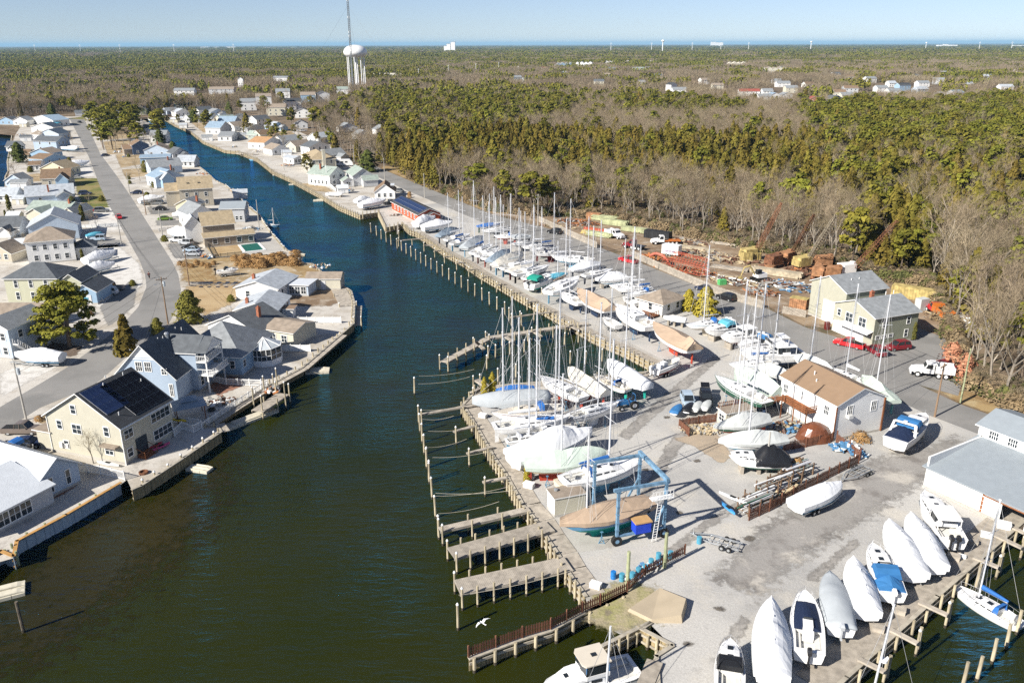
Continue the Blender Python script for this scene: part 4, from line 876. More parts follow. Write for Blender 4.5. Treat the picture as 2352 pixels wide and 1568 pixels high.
for i in range(4):st.box(-2.7,-.6,-W/2-.35*(4-i),-W/2-.35*(3-i),0,.14*(i+1))
for x in(-2.8,-.5):st.bar((x,-W/2,1.5),(x,-W/2-1.5,1.0),.07);st.cbox(x,-W/2-1.45,0,.08,.08,1.0)
st.build('steps',WOODR,t)
solar(t,L,W,5.7,4.0,'x',-1,4,3,SOLAR,-L*.27,.63)
solar(t,L,W,5.7,4.0,'x',-1,6,4,SOLARB,L*.16,.46)
dm=MB();shellz=5.7+4.0
vents(t,[(-L*.35,-W*.40,6.7),(L*.1,W*.05,9.6),(L*.3,-W*.05,9.5),(L*.42,-W*.2,8.3),(-L*.1,-W*.06,9.4)])
g=MB()
for a,b in(((-L/2-.4,-W/2-.42,5.45),(L/2+.4,-W/2-.42,5.45)),((-L/2-.06,W/2-.1,5.6),(-L/2-.06,W/2-.1,0)),((-L/2-.1,-W/2-.08,5.4),(-L/2-.1,-W/2-.08,0))):g.bar(a,b,.1)
g.build('gutter',TRIM,t)
b=MB();b.cbox(-L/2-.15,W/2-2.0,1.0,.3,.5,.8);b.cbox(-L/2-.12,W/2-3.0,1.1,.22,.4,.6);b.build('electric_meter',TRIM,t)
t,L,W=house('tall grey blue house with white gable and stacked white balconies on the canal','3',(1205,628),(792,605),L=13,eave=4.4,rise=5.2,wc='greyblue',rc='slate',wins={})
g=MB();k=.62
g.face([(-L/2-.03,-W/2*k*.62,4.4+5.2*(1-k*.62)),(-L/2-.03,0,9.55),(-L/2-.03,W/2*k*.62,4.4+5.2*(1-k*.62))]);g.face([(-L/2-.04,-W/2*.40,7.45),(-L/2-.04,-W/2*.40,7.25),(-L/2-.04,W/2*.40,7.25),(-L/2-.04,W/2*.40,7.45)])
g.build('gable_panel',TRIM,t)
for u in(-.75,.75):add_window(t,L,W,'xm',u,5.3,1.0,1.5,3)
add_window(t,L,W,'xm',3.4,4.9,.8,.9,2);add_window(t,L,W,'xm',W/2-.9,1.2,.5,2.0,2)
ox,wy=1.0,5.0
shell(t,5.6,wy,7.0,1.9,'y',wc='greyblue',rc='slate',ox=ox,oy=-W/2+wy/2-1.2,wname='wing_wall',rname='wing_roof')
for z in(3.3,5.2):
 for u in(-1.6,0,1.6):add_window(t,5.6,2,'ym',u,z-.3 if z>4 else.9,.9,1.5,1,ox,-W/2-.2)
bal=MB()
for z,d in((3.1,2.6),(5.4,1.8)):
 y0=-W/2-1.25;bal.box(ox-2.9,ox+2.9,y0-d,y0,z-.2,z)
 for a,b in(((ox-2.85,y0,z+.95),(ox-2.85,y0-d,z+.95)),((ox+2.85,y0,z+.95),(ox+2.85,y0-d,z+.95)),((ox-2.85,y0-d+.05,z+.95),(ox+2.85,y0-d+.05,z+.95))):bal.bar(a,b,.09)
 for i in range(20):bal.cbox(ox-2.8+i*.295,y0-d+.05,z,.05,.05,.95)
 for s in(-2.85,2.85):
  for i in range(6):bal.cbox(ox+s,y0-d+.2+i*.3,z,.05,.05,.95)
bal.build('balcony',TRIM,t)
for s in(-2.8,2.8):
 c=MB();c.cbox(ox+s,-W/2-2.95,0,.2,.2,7.1);c.build('porch_post',TRIM,t)
po=MB();po.face([(ox-3.2,-W/2-3.3,7.0),(ox,-W/2-3.3,8.9),(ox,-W/2-1,8.9),(ox-3.2,-W/2-1,7.0)]);po.face([(ox,-W/2-3.3,8.9),(ox+3.2,-W/2-3.3,7.0),(ox+3.2,-W/2-1,7.0),(ox,-W/2-1,8.9)])
po.face([(ox-3.0,-W/2-3.25,6.95),(ox+3.0,-W/2-3.25,6.95),(ox,-W/2-3.25,8.8)],1);po.build('porch_gable',[roofm('slate'),TRIM],t)
vents(t,[(-2.2,-.5,9.0),(-1.2,-.8,8.9),(3.2,-.6,9.0),(4.0,-1.2,8.7)])
m=MB();m.cyl((-.2,-.9,8.5),(-.2,-.9,9.4),.28,n=8);m.lathe([(.4,9.4),(.3,9.65),(.02,9.75)],8,0,Matrix.Translation((-.2,-.9,0)));m.build('roof_fan',M('galvanised',(.5,.52,.53),.4,metal=.6),t)
d=MB();d.box(-L/2-1.6,-L/2,W/2-2.6,W/2+.2,3.0,3.15)
for i in range(9):d.cbox(-L/2-1.55,W/2-2.5+i*.33,3.15,.05,.05,.9)
d.bar((-L/2-1.55,W/2-2.6,4.05),(-L/2-1.55,W/2+.2,4.05),.09);d.cbox(-L/2-1.5,W/2-2.5,0,.15,.15,3);d.cbox(-L/2-1.5,W/2,0,.15,.15,3);d.build('side_porch',TRIM,t)
t,L,W=house('blue walled house with broad grey hip roof and white glass sunroom','3',(1655,490),(1318,395),(1862,335),eave=3.6,rise=4.2,kind='hip',wc='blue',rc='grey',wins={},ov=.6)
add_window(t,L,W,'xm',W/2-1.6,1.5,.8,1.3,1);add_window(t,L,W,'xm',W/2-4.6,2.2,1.0,.5,1);add_window(t,L,W,'ym',-L/2+1.2,1.5,.8,1.2,1)
for i in range(2):
 b=MB();b.cbox(0,0,0,.8,1.2,.14);o=b.build('skylight',GLASS,t);o.location=(-1.0+i*1.3,-W*.18,6.3);o.rotation_euler=(math.atan2(4.2,W/2+.6),0,0)
f=MB();pn=MB();cx,cy,r=L/2-4.2,-W/2,3.1;pts=[(cx-r,cy),(cx-r,cy-1.5),(cx-r*.72,cy-3.0),(cx,cy-3.8),(cx+r*.72,cy-3.0),(cx+r,cy-1.5),(cx+r,cy)]
base=MB();base.prism(pts,0,1.1);base.build('sunroom_base',TRIM,t)
for i in range(len(pts)-1):
 a,b=Vector((*pts[i],0)),Vector((*pts[i+1],0))
 for z in(1.1,2.0,3.2):f.bar(a+Vector((0,0,z)),b+Vector((0,0,z)),.1)
 for k in range(3):q=a.lerp(b,k/2);f.cbox(q.x,q.y,1.1,.09,.09,2.1)
 a2,b2=a.lerp(Vector((cx,cy-1,0)),.02),b.lerp(Vector((cx,cy-1,0)),.02)
 pn.face([a2+Vector((0,0,1.1)),b2+Vector((0,0,1.1)),b2+Vector((0,0,3.2)),a2+Vector((0,0,3.2))])
 f.bar(a+Vector((0,0,3.2)),Vector((cx,cy-.6,4.6)),.12)
 pn.face([a2+Vector((0,0,3.2)),b2+Vector((0,0,3.2)),(cx,cy-.6,4.55)],1)
f.build('sunroom_frame',TRIM,t);pn.build('sunroom_pane',[GLASS,M('roof_panel_glass',(.50,.54,.56),.15,var=.1)],t)
t,L,W=house('low pale blue house with white gable roof and wide picture window by the new bulkhead','3',(250,1345),None,(528,1208),W=15,eave=2.9,rise=2.0,ridge='y',wc='paleblue',rc='white',wins={'ym':(2,1,.55,1.9,1),'xm':(1,1)})
shell(t,9.5,7.5,2.6,1.6,'y','shed',wc='grey',rc='white',ox=-L/2-4.2,oy=-W/2+2.0)
for i in range(3):add_window(t,9.5,7.5,'ym',-1.8+i*1.45,.7,1.3,1.6,2,-L/2-4.2,-W/2+2.0)
t,L,W=house('tall white boatyard workshop with rusty brown metal roof','v',(1705,918),(1170,662),(2126,838),eave=5.6,rise=1.9,ridge='y',wc='white',rc='rust',wins={},name='workshop',cat='workshop',ov=.35)
n=W
for u,z in((n/2-1.9,3.4),(-n/2+1.2,3.3),(-n/2+5.2,3.6)):add_window(t,L,W,'xm',u,z,.9,1.3,3)
for u in(-L/2+2.4,L/2-1.9):add_window(t,L,W,'ym',u,3.7,.9,1.4,3)
add_door(t,L,W,'xm',W/2-2.6,3.2,3.0,.05,wallm('white'),'garage_door');add_door(t,L,W,'xm',-W/2+5.6,1,2.05,3.2)
b=MB();b.box(-L/2+1.9,-L/2+2.7,-W/2-.6,-W/2-.02,3.3,3.8);b.build('air_conditioner',M('appliance',(.62,.62,.60),.5),t)
b=MB();b.bar((-L/2-.08,-W/2-.1,5.5),(-L/2-.08,-W/2-.1,.1),.14);b.bar((L/2+.06,-W/2-.1,5.4),(L/2+.06,-W/2-.1,.1),.2);b.build('downspout',WOODR,t)
b=MB();b.cyl((-L*.2,2,6.6),(-L*.2,2,7.5),.08,n=6);b.cyl((-L*.3,0.5,6.4),(-L*.3,.5,6.9),.1,n=6);b.build('roof_vent',TRIM,t)
dk=MB();y0,y1=-W/2+3.8,-W/2+9.2;xx=-L/2
dk.box(xx-2.0,xx-.02,y0,y1,2.9,3.05)
for y in(y0,(y0+y1)/2,y1):dk.cbox(xx-1.9,y,0,.14,.14,3.9)
for z in(3.35,3.6,3.9):dk.bar((xx-1.95,y0,z),(xx-1.95,y1,z),.05,.12);dk.bar((xx-1.95,y0,z),(xx,y0,z),.05,.12)
for i in range(14):dk.cbox(xx-1.95,y0+(y1-y0)*i/13,3.05,.05,.05,.85)
for i in range(12):dk.cbox(xx-2.0-1.2,y1+.2+i*.33,2.85-i*.24,1.1,.3,.07)
for s in(-.6,.6):dk.bar((xx-3.2+s,y1,2.9),(xx-3.2+s,y1+4.2,.1),.07,.25);dk.bar((xx-3.2+s,y1,3.9),(xx-3.2+s,y1+4.2,1.0),.06,.1)
dk.box(xx-3.9,xx-.02,y1,y1+1.2,2.9,3.05);dk.build('stair_deck',WOODR,t)
t,L,W=house('small white yard office with brown hip roof between the boats','y',(1000,1028),(820,962),(1188,968),eave=2.7,rise=1.9,kind='hip',wc='white',rc='taupe',wins={'xm':(1,1),'ym':(2,1)},name='yard_office',cat='office',ov=.7)
d=MB();d.box(-L/2-3.6,-L/2,-2.5,2.2,.25,.4);d.bar((-L/2-3.6,-2.5,1.3),(-L/2-3.6,2.2,1.3),.1);d.bar((-L/2-3.6,-2.5,1.3),(-L/2-.2,-2.5,1.3),.1)
for i in range(9):d.cbox(-L/2-3.6,-2.5+i*.58,0,.1,.1,1.3)
for i in range(6):d.cbox(-L/2-3.4+i*.6,-2.5,0,.1,.1,1.3)
d.bar((-L/2-3.6,-2.5,.85),(-L/2-3.6,2.2,.85),.05,.2);d.build('deck',WOODR,t)
t,L,W=house('long olive grey boatyard house with grey roof, brick chimney and garage doors','g',(905,1374),(490,1236),(1306,1314),eave=5.7,rise=2.0,wc='sage',rc='grey',wins={},name='boatyard_house',ch=(.0,.15,.6),ov=.4)
gf=M('olive_pale_siding',(.40,.39,.31),.75,var=.04)
p=MB();p.face([(-L/2-.02,W/2,.36),(-L/2-.02,-W/2,.36),(-L/2-.02,-W/2,5.66),(-L/2-.02,0,7.6),(-L/2-.02,W/2,5.66)]);p.build('front_siding',gf,t)
for u,w,z in((-W/2+1.5,.8,3.6),(-W/2+4.2,1.7,3.1),(W/2-3.0,1.7,3.1)):add_window(t,L,W,'xm',u,z,w,1.2 if w<1 else 1.7,2 if w>1 else 1,out=.03)
for u,z,w,h in((-L/2+2.4,3.5,.8,1.3),(L/2-2.4,3.6,.8,1.3),(L/2-2.6,1.0,.8,1.4),(-L/2+1.2,1.4,1.0,.6),(-L/2+2.8,1.4,1.0,.6),(-L/2+4.4,1.4,1.0,.6)):add_window(t,L,W,'ym',u,z,w,h,1)
add_door(t,L,W,'xm',W/2-4.6,4.6,2.5,.05,TRIM,'garage_door',-.03);add_door(t,L,W,'xm',-W/2+2.6,2.2,2.4,.05,TRIM,'door',-.03);add_door(t,L,W,'xm',-W/2+.9,.95,2.2,.1,TRIM,'door',-.03)
a=MB();a.face([(-L/2-1.5,-W/2,2.6),(-L/2-.05,-W/2,3.0),(-L/2-.05,W/2-3,3.0),(-L/2-1.5,W/2-3,2.6)]);a.box(-L/2-1.52,-L/2-1.4,-W/2,W/2-3,2.45,2.62);a.build('awning',wallm('white'),t)
shell(t,L*.95,10,7.4,2.2,'x',wc='sage',rc='grey',ox=2.5,oy=W/2+5.0,wname='wing_wall',rname='wing_roof')
p=MB();x=2.5-L*.95/2-.02;p.face([(x,W/2+10,.36),(x,W/2+.01,.36),(x,W/2+.01,7.4),(x,W/2+5,9.55),(x,W/2+10,7.4)]);p.build('front_siding',gf,t)
p=MB();p.box(x-.05,x,W/2+1,W/2+6,.1,4.6);p.build('sliding_door',TRIM,t)
vents(t,[(1,W/2+3,8.8),(3,W/2+3,8.8),(3,W*.1,7.8),(5,W*.1,7.8)])
p0,p1=KG('r',2250,1645,3.0),KG('r',1192,1166,3.0)
c,rz,L,W=fit('r',(2140,1596),(1192,1166),None,3.0,L=11.5)
t=thing('service_building','white block building with flat grey roofs and dark open garage door','service building',c,rz)
op=4.6
w=MB();a,b=L/2,W/2
w.box(-a,a,b-.25,b,0,4.4);w.box(a-.25,a,-b,b,0,4.4);w.box(-a,-a+.25,-b+5.3,b-.25,0,2.98);w.box(-a,-a+.25,-b+.3,-b+5.3,2.5,2.98);w.box(-a,-a+.25,-b,-b+.3,0,2.98)
w.box(-a-.25,-a,b-9.5,b,0,.3,1);w.build('wall',[wallm('white'),CONC],t)
r=MB();r.face([(-a-.4,-b-.4,3.02),(-a-.4,b+.4,3.02),(a,b+.4,4.4),(a,-b-.4,4.4)][::-1]);r.face([(-a-.4,-b-.4,2.9),(-a-.4,-b-.4,3.02),(-a-.4,b+.4,3.02),(-a-.4,b+.4,2.9)][::-1]);r.face([(-a-.4,b+.4,2.9),(-a-.4,b+.4,3.02),(a,b+.4,4.4),(a,b+.4,4.28)][::-1]);r.build('roof',roofm('metal'),t)
f=MB();f.box(-a+.3,a-.3,-b,b-.3,.03,.06);f.build('floor',M('workshop_floor',(.10,.08,.06),.8),t)
j=MB();j.box(-a-.06,-a,-b+5.3,-b+5.55,0,2.7);j.box(-a-.06,-a,-b+.3,-b+5.3,2.45,2.6);j.build('door_frame',WOODR,t)
add_door(t,L,W,'xm',2.0,2.6,2.3,.05,wallm('white'),'garage_door')
shell(t,8,W+3,5.8,1.2,'y',wc='white',rc='metal',ox=a+4.0,oy=-1.0,wname='upper_wall',rname='upper_roof')
for i in range(9):add_window(t,8,W+3,'xm',-W/2+.6+i*2.5,4.5,1.15,1.0,4,a+4.0,-1.0)
p=MB();p.box(a+.3,a+2.4,b+.6,b+2.6,0,1.9,0);p.build('slatted_bin',WOODG,t)
p0=KG('t',912,342,2.6);c,rz,L,W=fit('t',(912,342),(848,282),(1118,305),2.6)
t=thing('quay_shed','small cream shed with flat dark trimmed roof next to the quay boards','shed',c,rz)
shell(t,L,W,2.5,.1,'x','flat',wc='cream',rc='taupe',ov=.12);add_door(t,L,W,'xm',0,.8,1.9);v=MB();v.lathe([(.25,2.65),(.28,2.9),(.02,3.0)],8,0,Matrix.Translation((-L*.3,W*.2,0)));v.build('roof_vent',MATS['galvanised'],t)
p=MB();p.box(-L/2-.015,-L/2-.01,-W/2,W/2,.35,2.45);p.build('end_panel',TRIM,t)
c,rz,L,W=fit('v',(722,985),(632,935),(968,945),2.6)
t=thing('cabin_shed','cream cabin shed with open rail roof and brown shuttered window','shed',c,rz)
shell(t,L,W,2.5,.1,'x','flat',wc='cream',rc='taupe',ov=.2);add_window(t,L,W,'xm',0,1.0,1.2,1.0,2)
f=MB();
for i in range(int(L/.35)):f.cbox(-L/2+.1+i*.35,W/2,2.66,.12,.04,.8)
for z in(2.8,3.3):f.bar((-L/2,W/2+.05,z),(L/2,W/2+.05,z),.06)
f.build('roof_rail',WOODR,t)
SHEET_Y=M('old_sheet_piling',(.34,.27,.15),.9,var=.3,scale=1.2,stretch=(3,3,.3))
SHEET_B=M('vinyl_sheet_piling',(.45,.52,.56),.6,var=.12,scale=2,stretch=(2,2,.4))
CAPNEW=M('fresh_timber_cap',(.46,.26,.09),.7,var=.15,scale=1.5)
CAPG=M('weathered_cap',(.40,.36,.29),.85,var=.2,scale=1.2)
PILEM=M('pile_wood',(.40,.345,.24),.9,var=.3,scale=1.3,stretch=(1,1,.4),objvar=.18)
PILEG=M('treated_pile_wood',(.30,.32,.19),.9,var=.25,scale=1.3,objvar=.15)
ROPE=M('rope',(.55,.5,.4),.8)
PM={}
def pile_mesh(h0,h1,r=.15,cap=False,m=None):
 k=(round(h0,1),round(h1,1),r,cap,(m or PILEM).name)
 if k not in PM:
  b=MB();b.cyl((0,0,h0),(0,0,h1),r*1.06,r*.95,8)
  if cap:b.lathe([(r*1.15,h1-.06),(r*1.15,h1+.02),(.02,h1+.22)],8,1)
  b.lathe([(r*1.09,WZ-.1),(r*1.09,WZ+.35)],8,2)
  PM[k]=b.mesh('piling',[m or PILEM,TRIM,M('wet_wood',(.06,.05,.035),.5)])
 return PM[k]
BHC={}
def bulkhead(label,pts,step=2.4,top=.12,sheetm=None,capm=None,ph=.7,walk=0.0,cap=False,dz=-2.6,jit=.1,pm=None,group=None,pr=.15):
 "retaining wall along world points, its piles standing in the water just outside (left of the direction of travel is land)"
 t=thing('bulkhead',label,'bulkhead',(pts[0].x,pts[0].y,0));o=pts[0].copy();o.z=0
 w=MB();c=MB();acc=step*.5;PLK=MB();np_=0
 Rr=random.Random(len(pts)*31+int(abs(o.x)))
 for i in range(len(pts)-1):
  a=pts[i]-o;b=pts[i+1]-o;a.z=b.z=0;d=b-a;l=d.length
  if l<.05:continue
  d.normalize();out=Vector((d.y,-d.x,0))
  n=max(1,int(l/.55))
  for k in range(n):
   p=a+d*(l*k/n);q=a+d*(l*(k+1)/n);off=.09 if k%2 else.02
   w.face([p+out*off+Vector((0,0,dz)),q+out*off+Vector((0,0,dz)),q+out*off+Vector((0,0,top)),p+out*off+Vector((0,0,top))])
   w.face([q+out*.02+Vector((0,0,dz)),q+out*.09+Vector((0,0,dz)),q+out*.09+Vector((0,0,top)),q+out*.02+Vector((0,0,top))])
  up=Vector((0,0,top+.06));c.bar(a+up-out*.05-d*.1,b+up-out*.05+d*.1,.42,.1)
  for z in(-.35,-1.15):c.bar(a+out*.17+Vector((0,0,z)),b+out*.17+Vector((0,0,z)),.12,.2)
  while acc<l:
   p=a+d*acc+out*(.36 if True else.3)
   pl=link('piling',pile_mesh(dz,ph+(Rr.choice((0,0,.2,-.2))if jit else 0),pr,cap,pm),t,(p.x,p.y,0));np_+=1
   acc+=step*Rr.uniform(1-jit,1+jit)
  acc-=l
  if walk:
   m=int(l/.16)
   for k in range(m):PLK.cbox(*(a+d*(l*(k+.5)/m)-out*(walk/2+.1))[:2],.02,.148,walk,.06,0,math.atan2(d.y,d.x))
 w.build('sheet_wall',sheetm or SHEET_Y,t);c.build('cap',capm or CAPG,t)
 if walk:PLK.build('boards',WOODG,t,kind='stuff')
 return t
def wp(pts,z=0):return[G(a,b,z)for a,b in pts]
rev=lambda l:list(reversed(l))
bulkhead('new timber capped bulkhead with pale blue sheet piling in the near left corner',rev(wp([(-60,1290),(0,1262)]+PEN[1:5])),2.3,.25,SHEET_B,CAPNEW,.45,pm=PILEG)
bulkhead('weathered timber bulkhead below the beige house with solar panels',rev(wp(PEN[6:10])),2.4,.2,SHEET_Y,CAPG,.7,cap=True)
bulkhead('timber bulkhead with boat lift below the balcony house',rev(wp(PEN[9:16])),2.2,.1,None,CAPG,.75,walk=1.2)
bulkhead('timber bulkhead round the pale patio at the canal bend',rev(wp(PEN[15:19])),2.4,.1,None,CAPG,.7)
bulkhead('old bulkhead along the vacant lot and dry bushes',rev(wp(PEN[18:25])),2.8,.1,None,CAPG,.6)
bulkhead('bulkhead with white capped piles beside the pool house',rev(wp(PEN[24:31])),1.6,.1,None,CAPG,.9,cap=True)
bulkhead('far bulkhead of the street side of the creek',rev(wp(PEN[30:])),4.5,.1,None,CAPG,.6)
bulkhead('far bulkhead below the houses on the opposite creek bank',wp(RB[:6]),4.0,.1,None,CAPG,.7)
bulkhead('long timber bulkhead with tall piles below the bank houses',wp(RB[5:13]),2.0,.1,None,CAPG,1.1,pm=PILEM)
bulkhead('notched bulkhead round the sandy patio of the red house',wp(RB[12:18]),1.6,.1,None,CAPG,1.2)
bulkhead('long marina quay of closely set piles below the stored sailboats',wp(RB[17:29]),1.45,.1,None,CAPG,.8,walk=2.0)
bulkhead('short return quay behind the covered sailboats of the yard point',wp(RB[28:33]),2.4,.1,None,CAPG,.8,walk=1.6)
bulkhead('near marina quay with boardwalk and rust-stained piles facing the mooring poles',wp(RB[32:]),1.25,.1,None,CAPG,.65,walk=2.2,cap=False)
bulkhead('small notched bulkhead by the boat ramp beach',wp([(1382,1486),(1489,1434),(1468,1448),(1540,1486),(1502,1510),(1506,1580)]),1.1,.1,None,CAPG,.25)
bulkhead('boardwalk quay along the dark slip basin in the near right corner',rev(wp([(2560,1052),(2352,1204),(2150,1378),(1941,1563),(1900,1600)])),3.2,.12,None,CAPG,.3,walk=3.2)
bulkhead('bulkhead along the side canal at the left edge',rev(wp([(14,400),(15,421),(5,452),(-18,490)])),3.5,.1,None,CAPG,.8)
bulkhead('far bulkhead of the side canal beside the shoreside evergreen',rev(wp([(30,305),(26,329),(19,366),(21,387),(14,400)])),4,.1,None,CAPG,.8)
def mooring(pts,label,group,h=1.6,cap=True,r=.14,m=None):
 for x,y in pts:
  p=G(x,y,WZ);o=link('mooring_pile',pile_mesh(-2.6,h,r,cap,m),None,(p.x,p.y,0),random.Random(x).uniform(0,6));o.rotation_euler=(random.Random(y).uniform(-.025,.025),random.Random(x+y).uniform(-.025,.025),0)
  tag(o,label,'mooring pile',group)
def sq(c,pts):return[K(c,a,b)for a,b in pts]
row=sq('m',[(37,565),(80,592),(124,620),(168,650),(214,680),(260,708),(308,738),(362,768),(413,800),(471,835),(528,872),(585,908),(646,945),(708,985),(773,1025),(840,1066),(910,1112),(982,1158),(1020,1215)])
row+=sq('b',[(1490,835),(1548,868),(1597,905),(1648,935),(1697,965),(1760,1003)])
mooring(row,'white capped mooring pile in the long row out in the channel along the quay','mooring piles in the row along the quay')
row2=sq('s',[(12,1030),(22,1110),(42,1205),(60,1310),(82,1440),(104,1560)])+sq('t',[(44,40),(60,130),(77,235),(93,338),(115,465),(136,600),(262,1212)])
row2+=[(952,905)]
mooring(row2,'white capped mooring pile in the near row off the yard point','mooring piles off the yard point')
mooring(sq('s',[(720,435),(652,445),(740,660),(905,620),(850,410),(1106,400),(984,390),(1354,325),(1480,305),(1545,500),(1696,480),(1404,500),(880,325)]),'mooring pile standing in the sheltered slip behind the angled pier','mooring piles in the sheltered slip',1.2)
mooring([(1118,850),(1245,690),(1215,800)]+sq('m',[(1120,1240),(1133,1260),(1250,1190)]),'mooring pile beside the open end of the angled pier','mooring piles by the angled pier',1.4)
mooring(sq('4',[(165,1165)]),'lone dark mooring pile standing in open water near the left corner',None,2.2,False,.16,M('dark_pile_wood',(.12,.10,.075),.9,var=.35,scale=1.5))
for x,y,l in((1040,390,'first green mooring pile from the service building in the dark basin'),(975,410,None)):pass
for i,(x,y)in enumerate([(1332,340),(1254,412),(1176,460),(1080,575),(978,668),(1275,660),(1228,710),(1178,770),(1312,612),(872,765),(1130,790)]):
 mooring([K('u',x,y)],'green treated mooring pile in the dark slip basin','mooring piles in the dark slip basin',1.3,False,.17)
def finger(label,a,b,w=.5,z=.45,cat='finger pier',group=None,piles=2,post=True,boards=False,hp=1.3,name='finger_pier',m=None):
 A,B=G(*a,z),G(*b,z);d=B-A;l=d.length;rz=math.atan2(d.y,d.x)
 t=thing(name,label,cat,(A.x,A.y,0),rz,group)
 k=MB()
 if boards:
  n=int(l/.2)
  for i in range(n):k.cbox(l*(i+.5)/n,0,z-.08,.185,w,.08)
  k.build('boards',m or WOODG,t,kind='stuff');s=MB()
  for y in(-w/2+.08,w/2-.08):s.box(0,l,y-.07,y+.07,z-.32,z-.09)
  s.build('stringer',WOODG,t)
 else:k.box(0,l,-w/2,w/2,z-.22,z);k.build('beam',m or WOODG,t)
 for i in range(piles+1):
  x=l*i/max(1,piles)
  if i==0:continue
  for y in((-w/2-.16,w/2+.16)if boards else(w/2+.14,)):link('piling',pile_mesh(-2.6,(hp if i==piles else z+(.7 if boards else.02)),.13,i==piles),t,(x-(.15 if i==piles else 0),y,0))
 return t
for i,(a,b)in enumerate([((915,510),K('m',0,398)),(K('m',255,438),K('m',0,460)),(K('m',330,500),K('m',235,505)),(K('m',400,552),K('m',330,560)),(K('m',510,603),K('m',420,612)),(K('m',610,662),K('m',530,672)),(K('m',730,722),K('m',640,735)),(K('m',860,792),K('m',760,803)),(K('m',985,860),K('m',895,875)),(K('m',1125,938),K('m',1030,950)),(K('m',1275,1022),K('m',1175,1035)),(K('m',1450,1115),K('m',1030,1170))]):
 finger('grey catwalk beam reaching from the long quay to a mooring pile',a,b,.45,.5,group='catwalk beams of the long quay',piles=2 if i in(0,1,11)else 1)
for a,b,lab in((K('s',560,880-30),K('s',20,940),'longest plain catwalk beam reaching from the yard point corner'),(K('s',590,700),K('s',490,740),'short catwalk beam just below the yard point stub pier'),(K('s',540,1040),K('s',330,1100),'catwalk beam below the cream headed ketch on the near quay'),(K('s',690,1240),K('s',450,1300),'catwalk beam level with the white wrapped yacht on the near quay'),(K('t',590,195),K('t',432,225),'catwalk beam level with the machine shed on the near quay')):
 finger(lab,a,b,.5,.5,piles=1)
finger('grey boarded finger pier with dark patch beside the cream shed',K('t',740,405),K('t',140,540),1.1,.35,piles=3,boards=True)
finger('wide boarded travel lift pier with white edge rail nearest the lift',K('t',880,520),K('t',215,700),2.4,.4,piles=7,boards=True,hp=1.2,name='lift_pier',cat='lift pier')
finger('wide boarded travel lift pier nearest the picket fence pier',K('t',1000,770),K('t',255,925),2.6,.4,piles=7,boards=True,hp=1.2,name='lift_pier',cat='lift pier')
finger('long grey boarded pier leg joining the quay to the pier bend',(1350,742),(1118,775),1.5,.5,piles=8,boards=True,name='pier',cat='pier',hp=1.4)
finger('angled outer leg of the grey pier ending in the open channel',(1118,777),(1018,830),1.5,.5,piles=5,boards=True,name='pier',cat='pier',hp=1.6)
finger('stub pier with double posts at the tip of the yard point',K('s',650,690),K('s',540,620),1.0,.5,piles=1,boards=True,name='pier',cat='pier',hp=1.2)
for i,(a,b)in enumerate([((1111,800),(1092,783)),((1178,783),(1158,770)),((1243,772),(1226,760)),((1330,758),(1310,748))]):
 finger('short boarded spur standing off the inner side of the grey pier',a,b,.7,.5,group='spurs of the grey pier',piles=1)
for i,(a,b,lab)in enumerate([((1290,245),(1344,270),'uppermost slip beam in the dark basin by the garage door'),((1240,275),(1335,320),'slip beam just above the moored sailboat mast'),((1170,350),(1255,385),'slip beam at the bow of the moored sailboat'),((985,500),(1082,545),'slip beam in the middle of the dark basin'),((885,590),(980,640),'slip beam below the moored white mast'),((780,690),(870,735),'lowest slip beam at the bottom of the dark basin')]):
 finger(lab,K('u',*a),K('u',*b),.55,.4,piles=1,hp=1.5)
finger('grey boarded ramp with small electric box beside the flybridge boat',(1500,1518),(1470,1590),1.5,.3,piles=0,boards=True,name='ramp',cat='ramp')
FLOAT=M('float_plastic',(.58,.54,.43),.7,var=.1,scale=2)
def float_dock(label,c,w,l,turn,ramps=2,name='floating_dock'):
 p=G(*c,WZ+.3);t=thing(name,label,'floating dock',(p.x,p.y,WZ),turn);b=MB()
 n=max(2,int(l/1.0))
 for i in range(n):
  for j in range(2):b.cbox(-l/2+(i+.5)*l/n,(j-.5)*w/2,0,l/n-.06,w/2-.06,.38)
 b.build('float_block',FLOAT,t,kind='stuff')
 for k in range(ramps):
  r=MB();y=(k-(ramps-1)/2)*w/ramps
  r.loft([[(x,y-w/ramps*.36,z),(x,y-w/ramps*.1,z-.1),(x,y+w/ramps*.1,z-.1),(x,y+w/ramps*.36,z),(x,y+w/ramps*.36,z-.3),(x,y-w/ramps*.36,z-.3)]for x,z in((-l*.3,.55),(l*.3,.55),(l*.5,.42))],closed=True);r.build('launch_chute',FLOAT,t)
 return t
float_dock('tan plastic jet ski float in the near left corner',(8,1352),2.6,3.8,math.radians(28),2)
float_dock('small tan jet ski float with white post below the beige house',(456,1071),1.6,3.4,math.radians(-15),2)
float_dock('long tan floating dock under the white fence',(572,957),2.2,9.5,math.radians(50),1)
float_dock('tan jet ski float off the blue house patio',(729,848),2.2,4.2,math.radians(8),3)
float_dock('white floating dock off the bank below the brown roofed house',(740,457),2.6,6.0,math.radians(10),2)
float_dock('narrow white float below the bank pine',(685,420),1.5,7,math.radians(8),0)
float_dock('white float upstream of the bank pine',(644,398),1.2,6,math.radians(8),0)
float_dock('small white float beside the dry bushes on the canal',(683,582),1.4,4.5,math.radians(5),1)
finger('grey wooden dock beside the roofed shed at the canal bend',(775,655),(800,700),3.4,.15,piles=2,boards=True,name='dock',cat='dock',hp=.9)
finger('wooden dock platform below the balcony house with red buoys',(590,940),(650,900),2.2,.1,piles=2,boards=True,name='dock',cat='dock',hp=2.0)
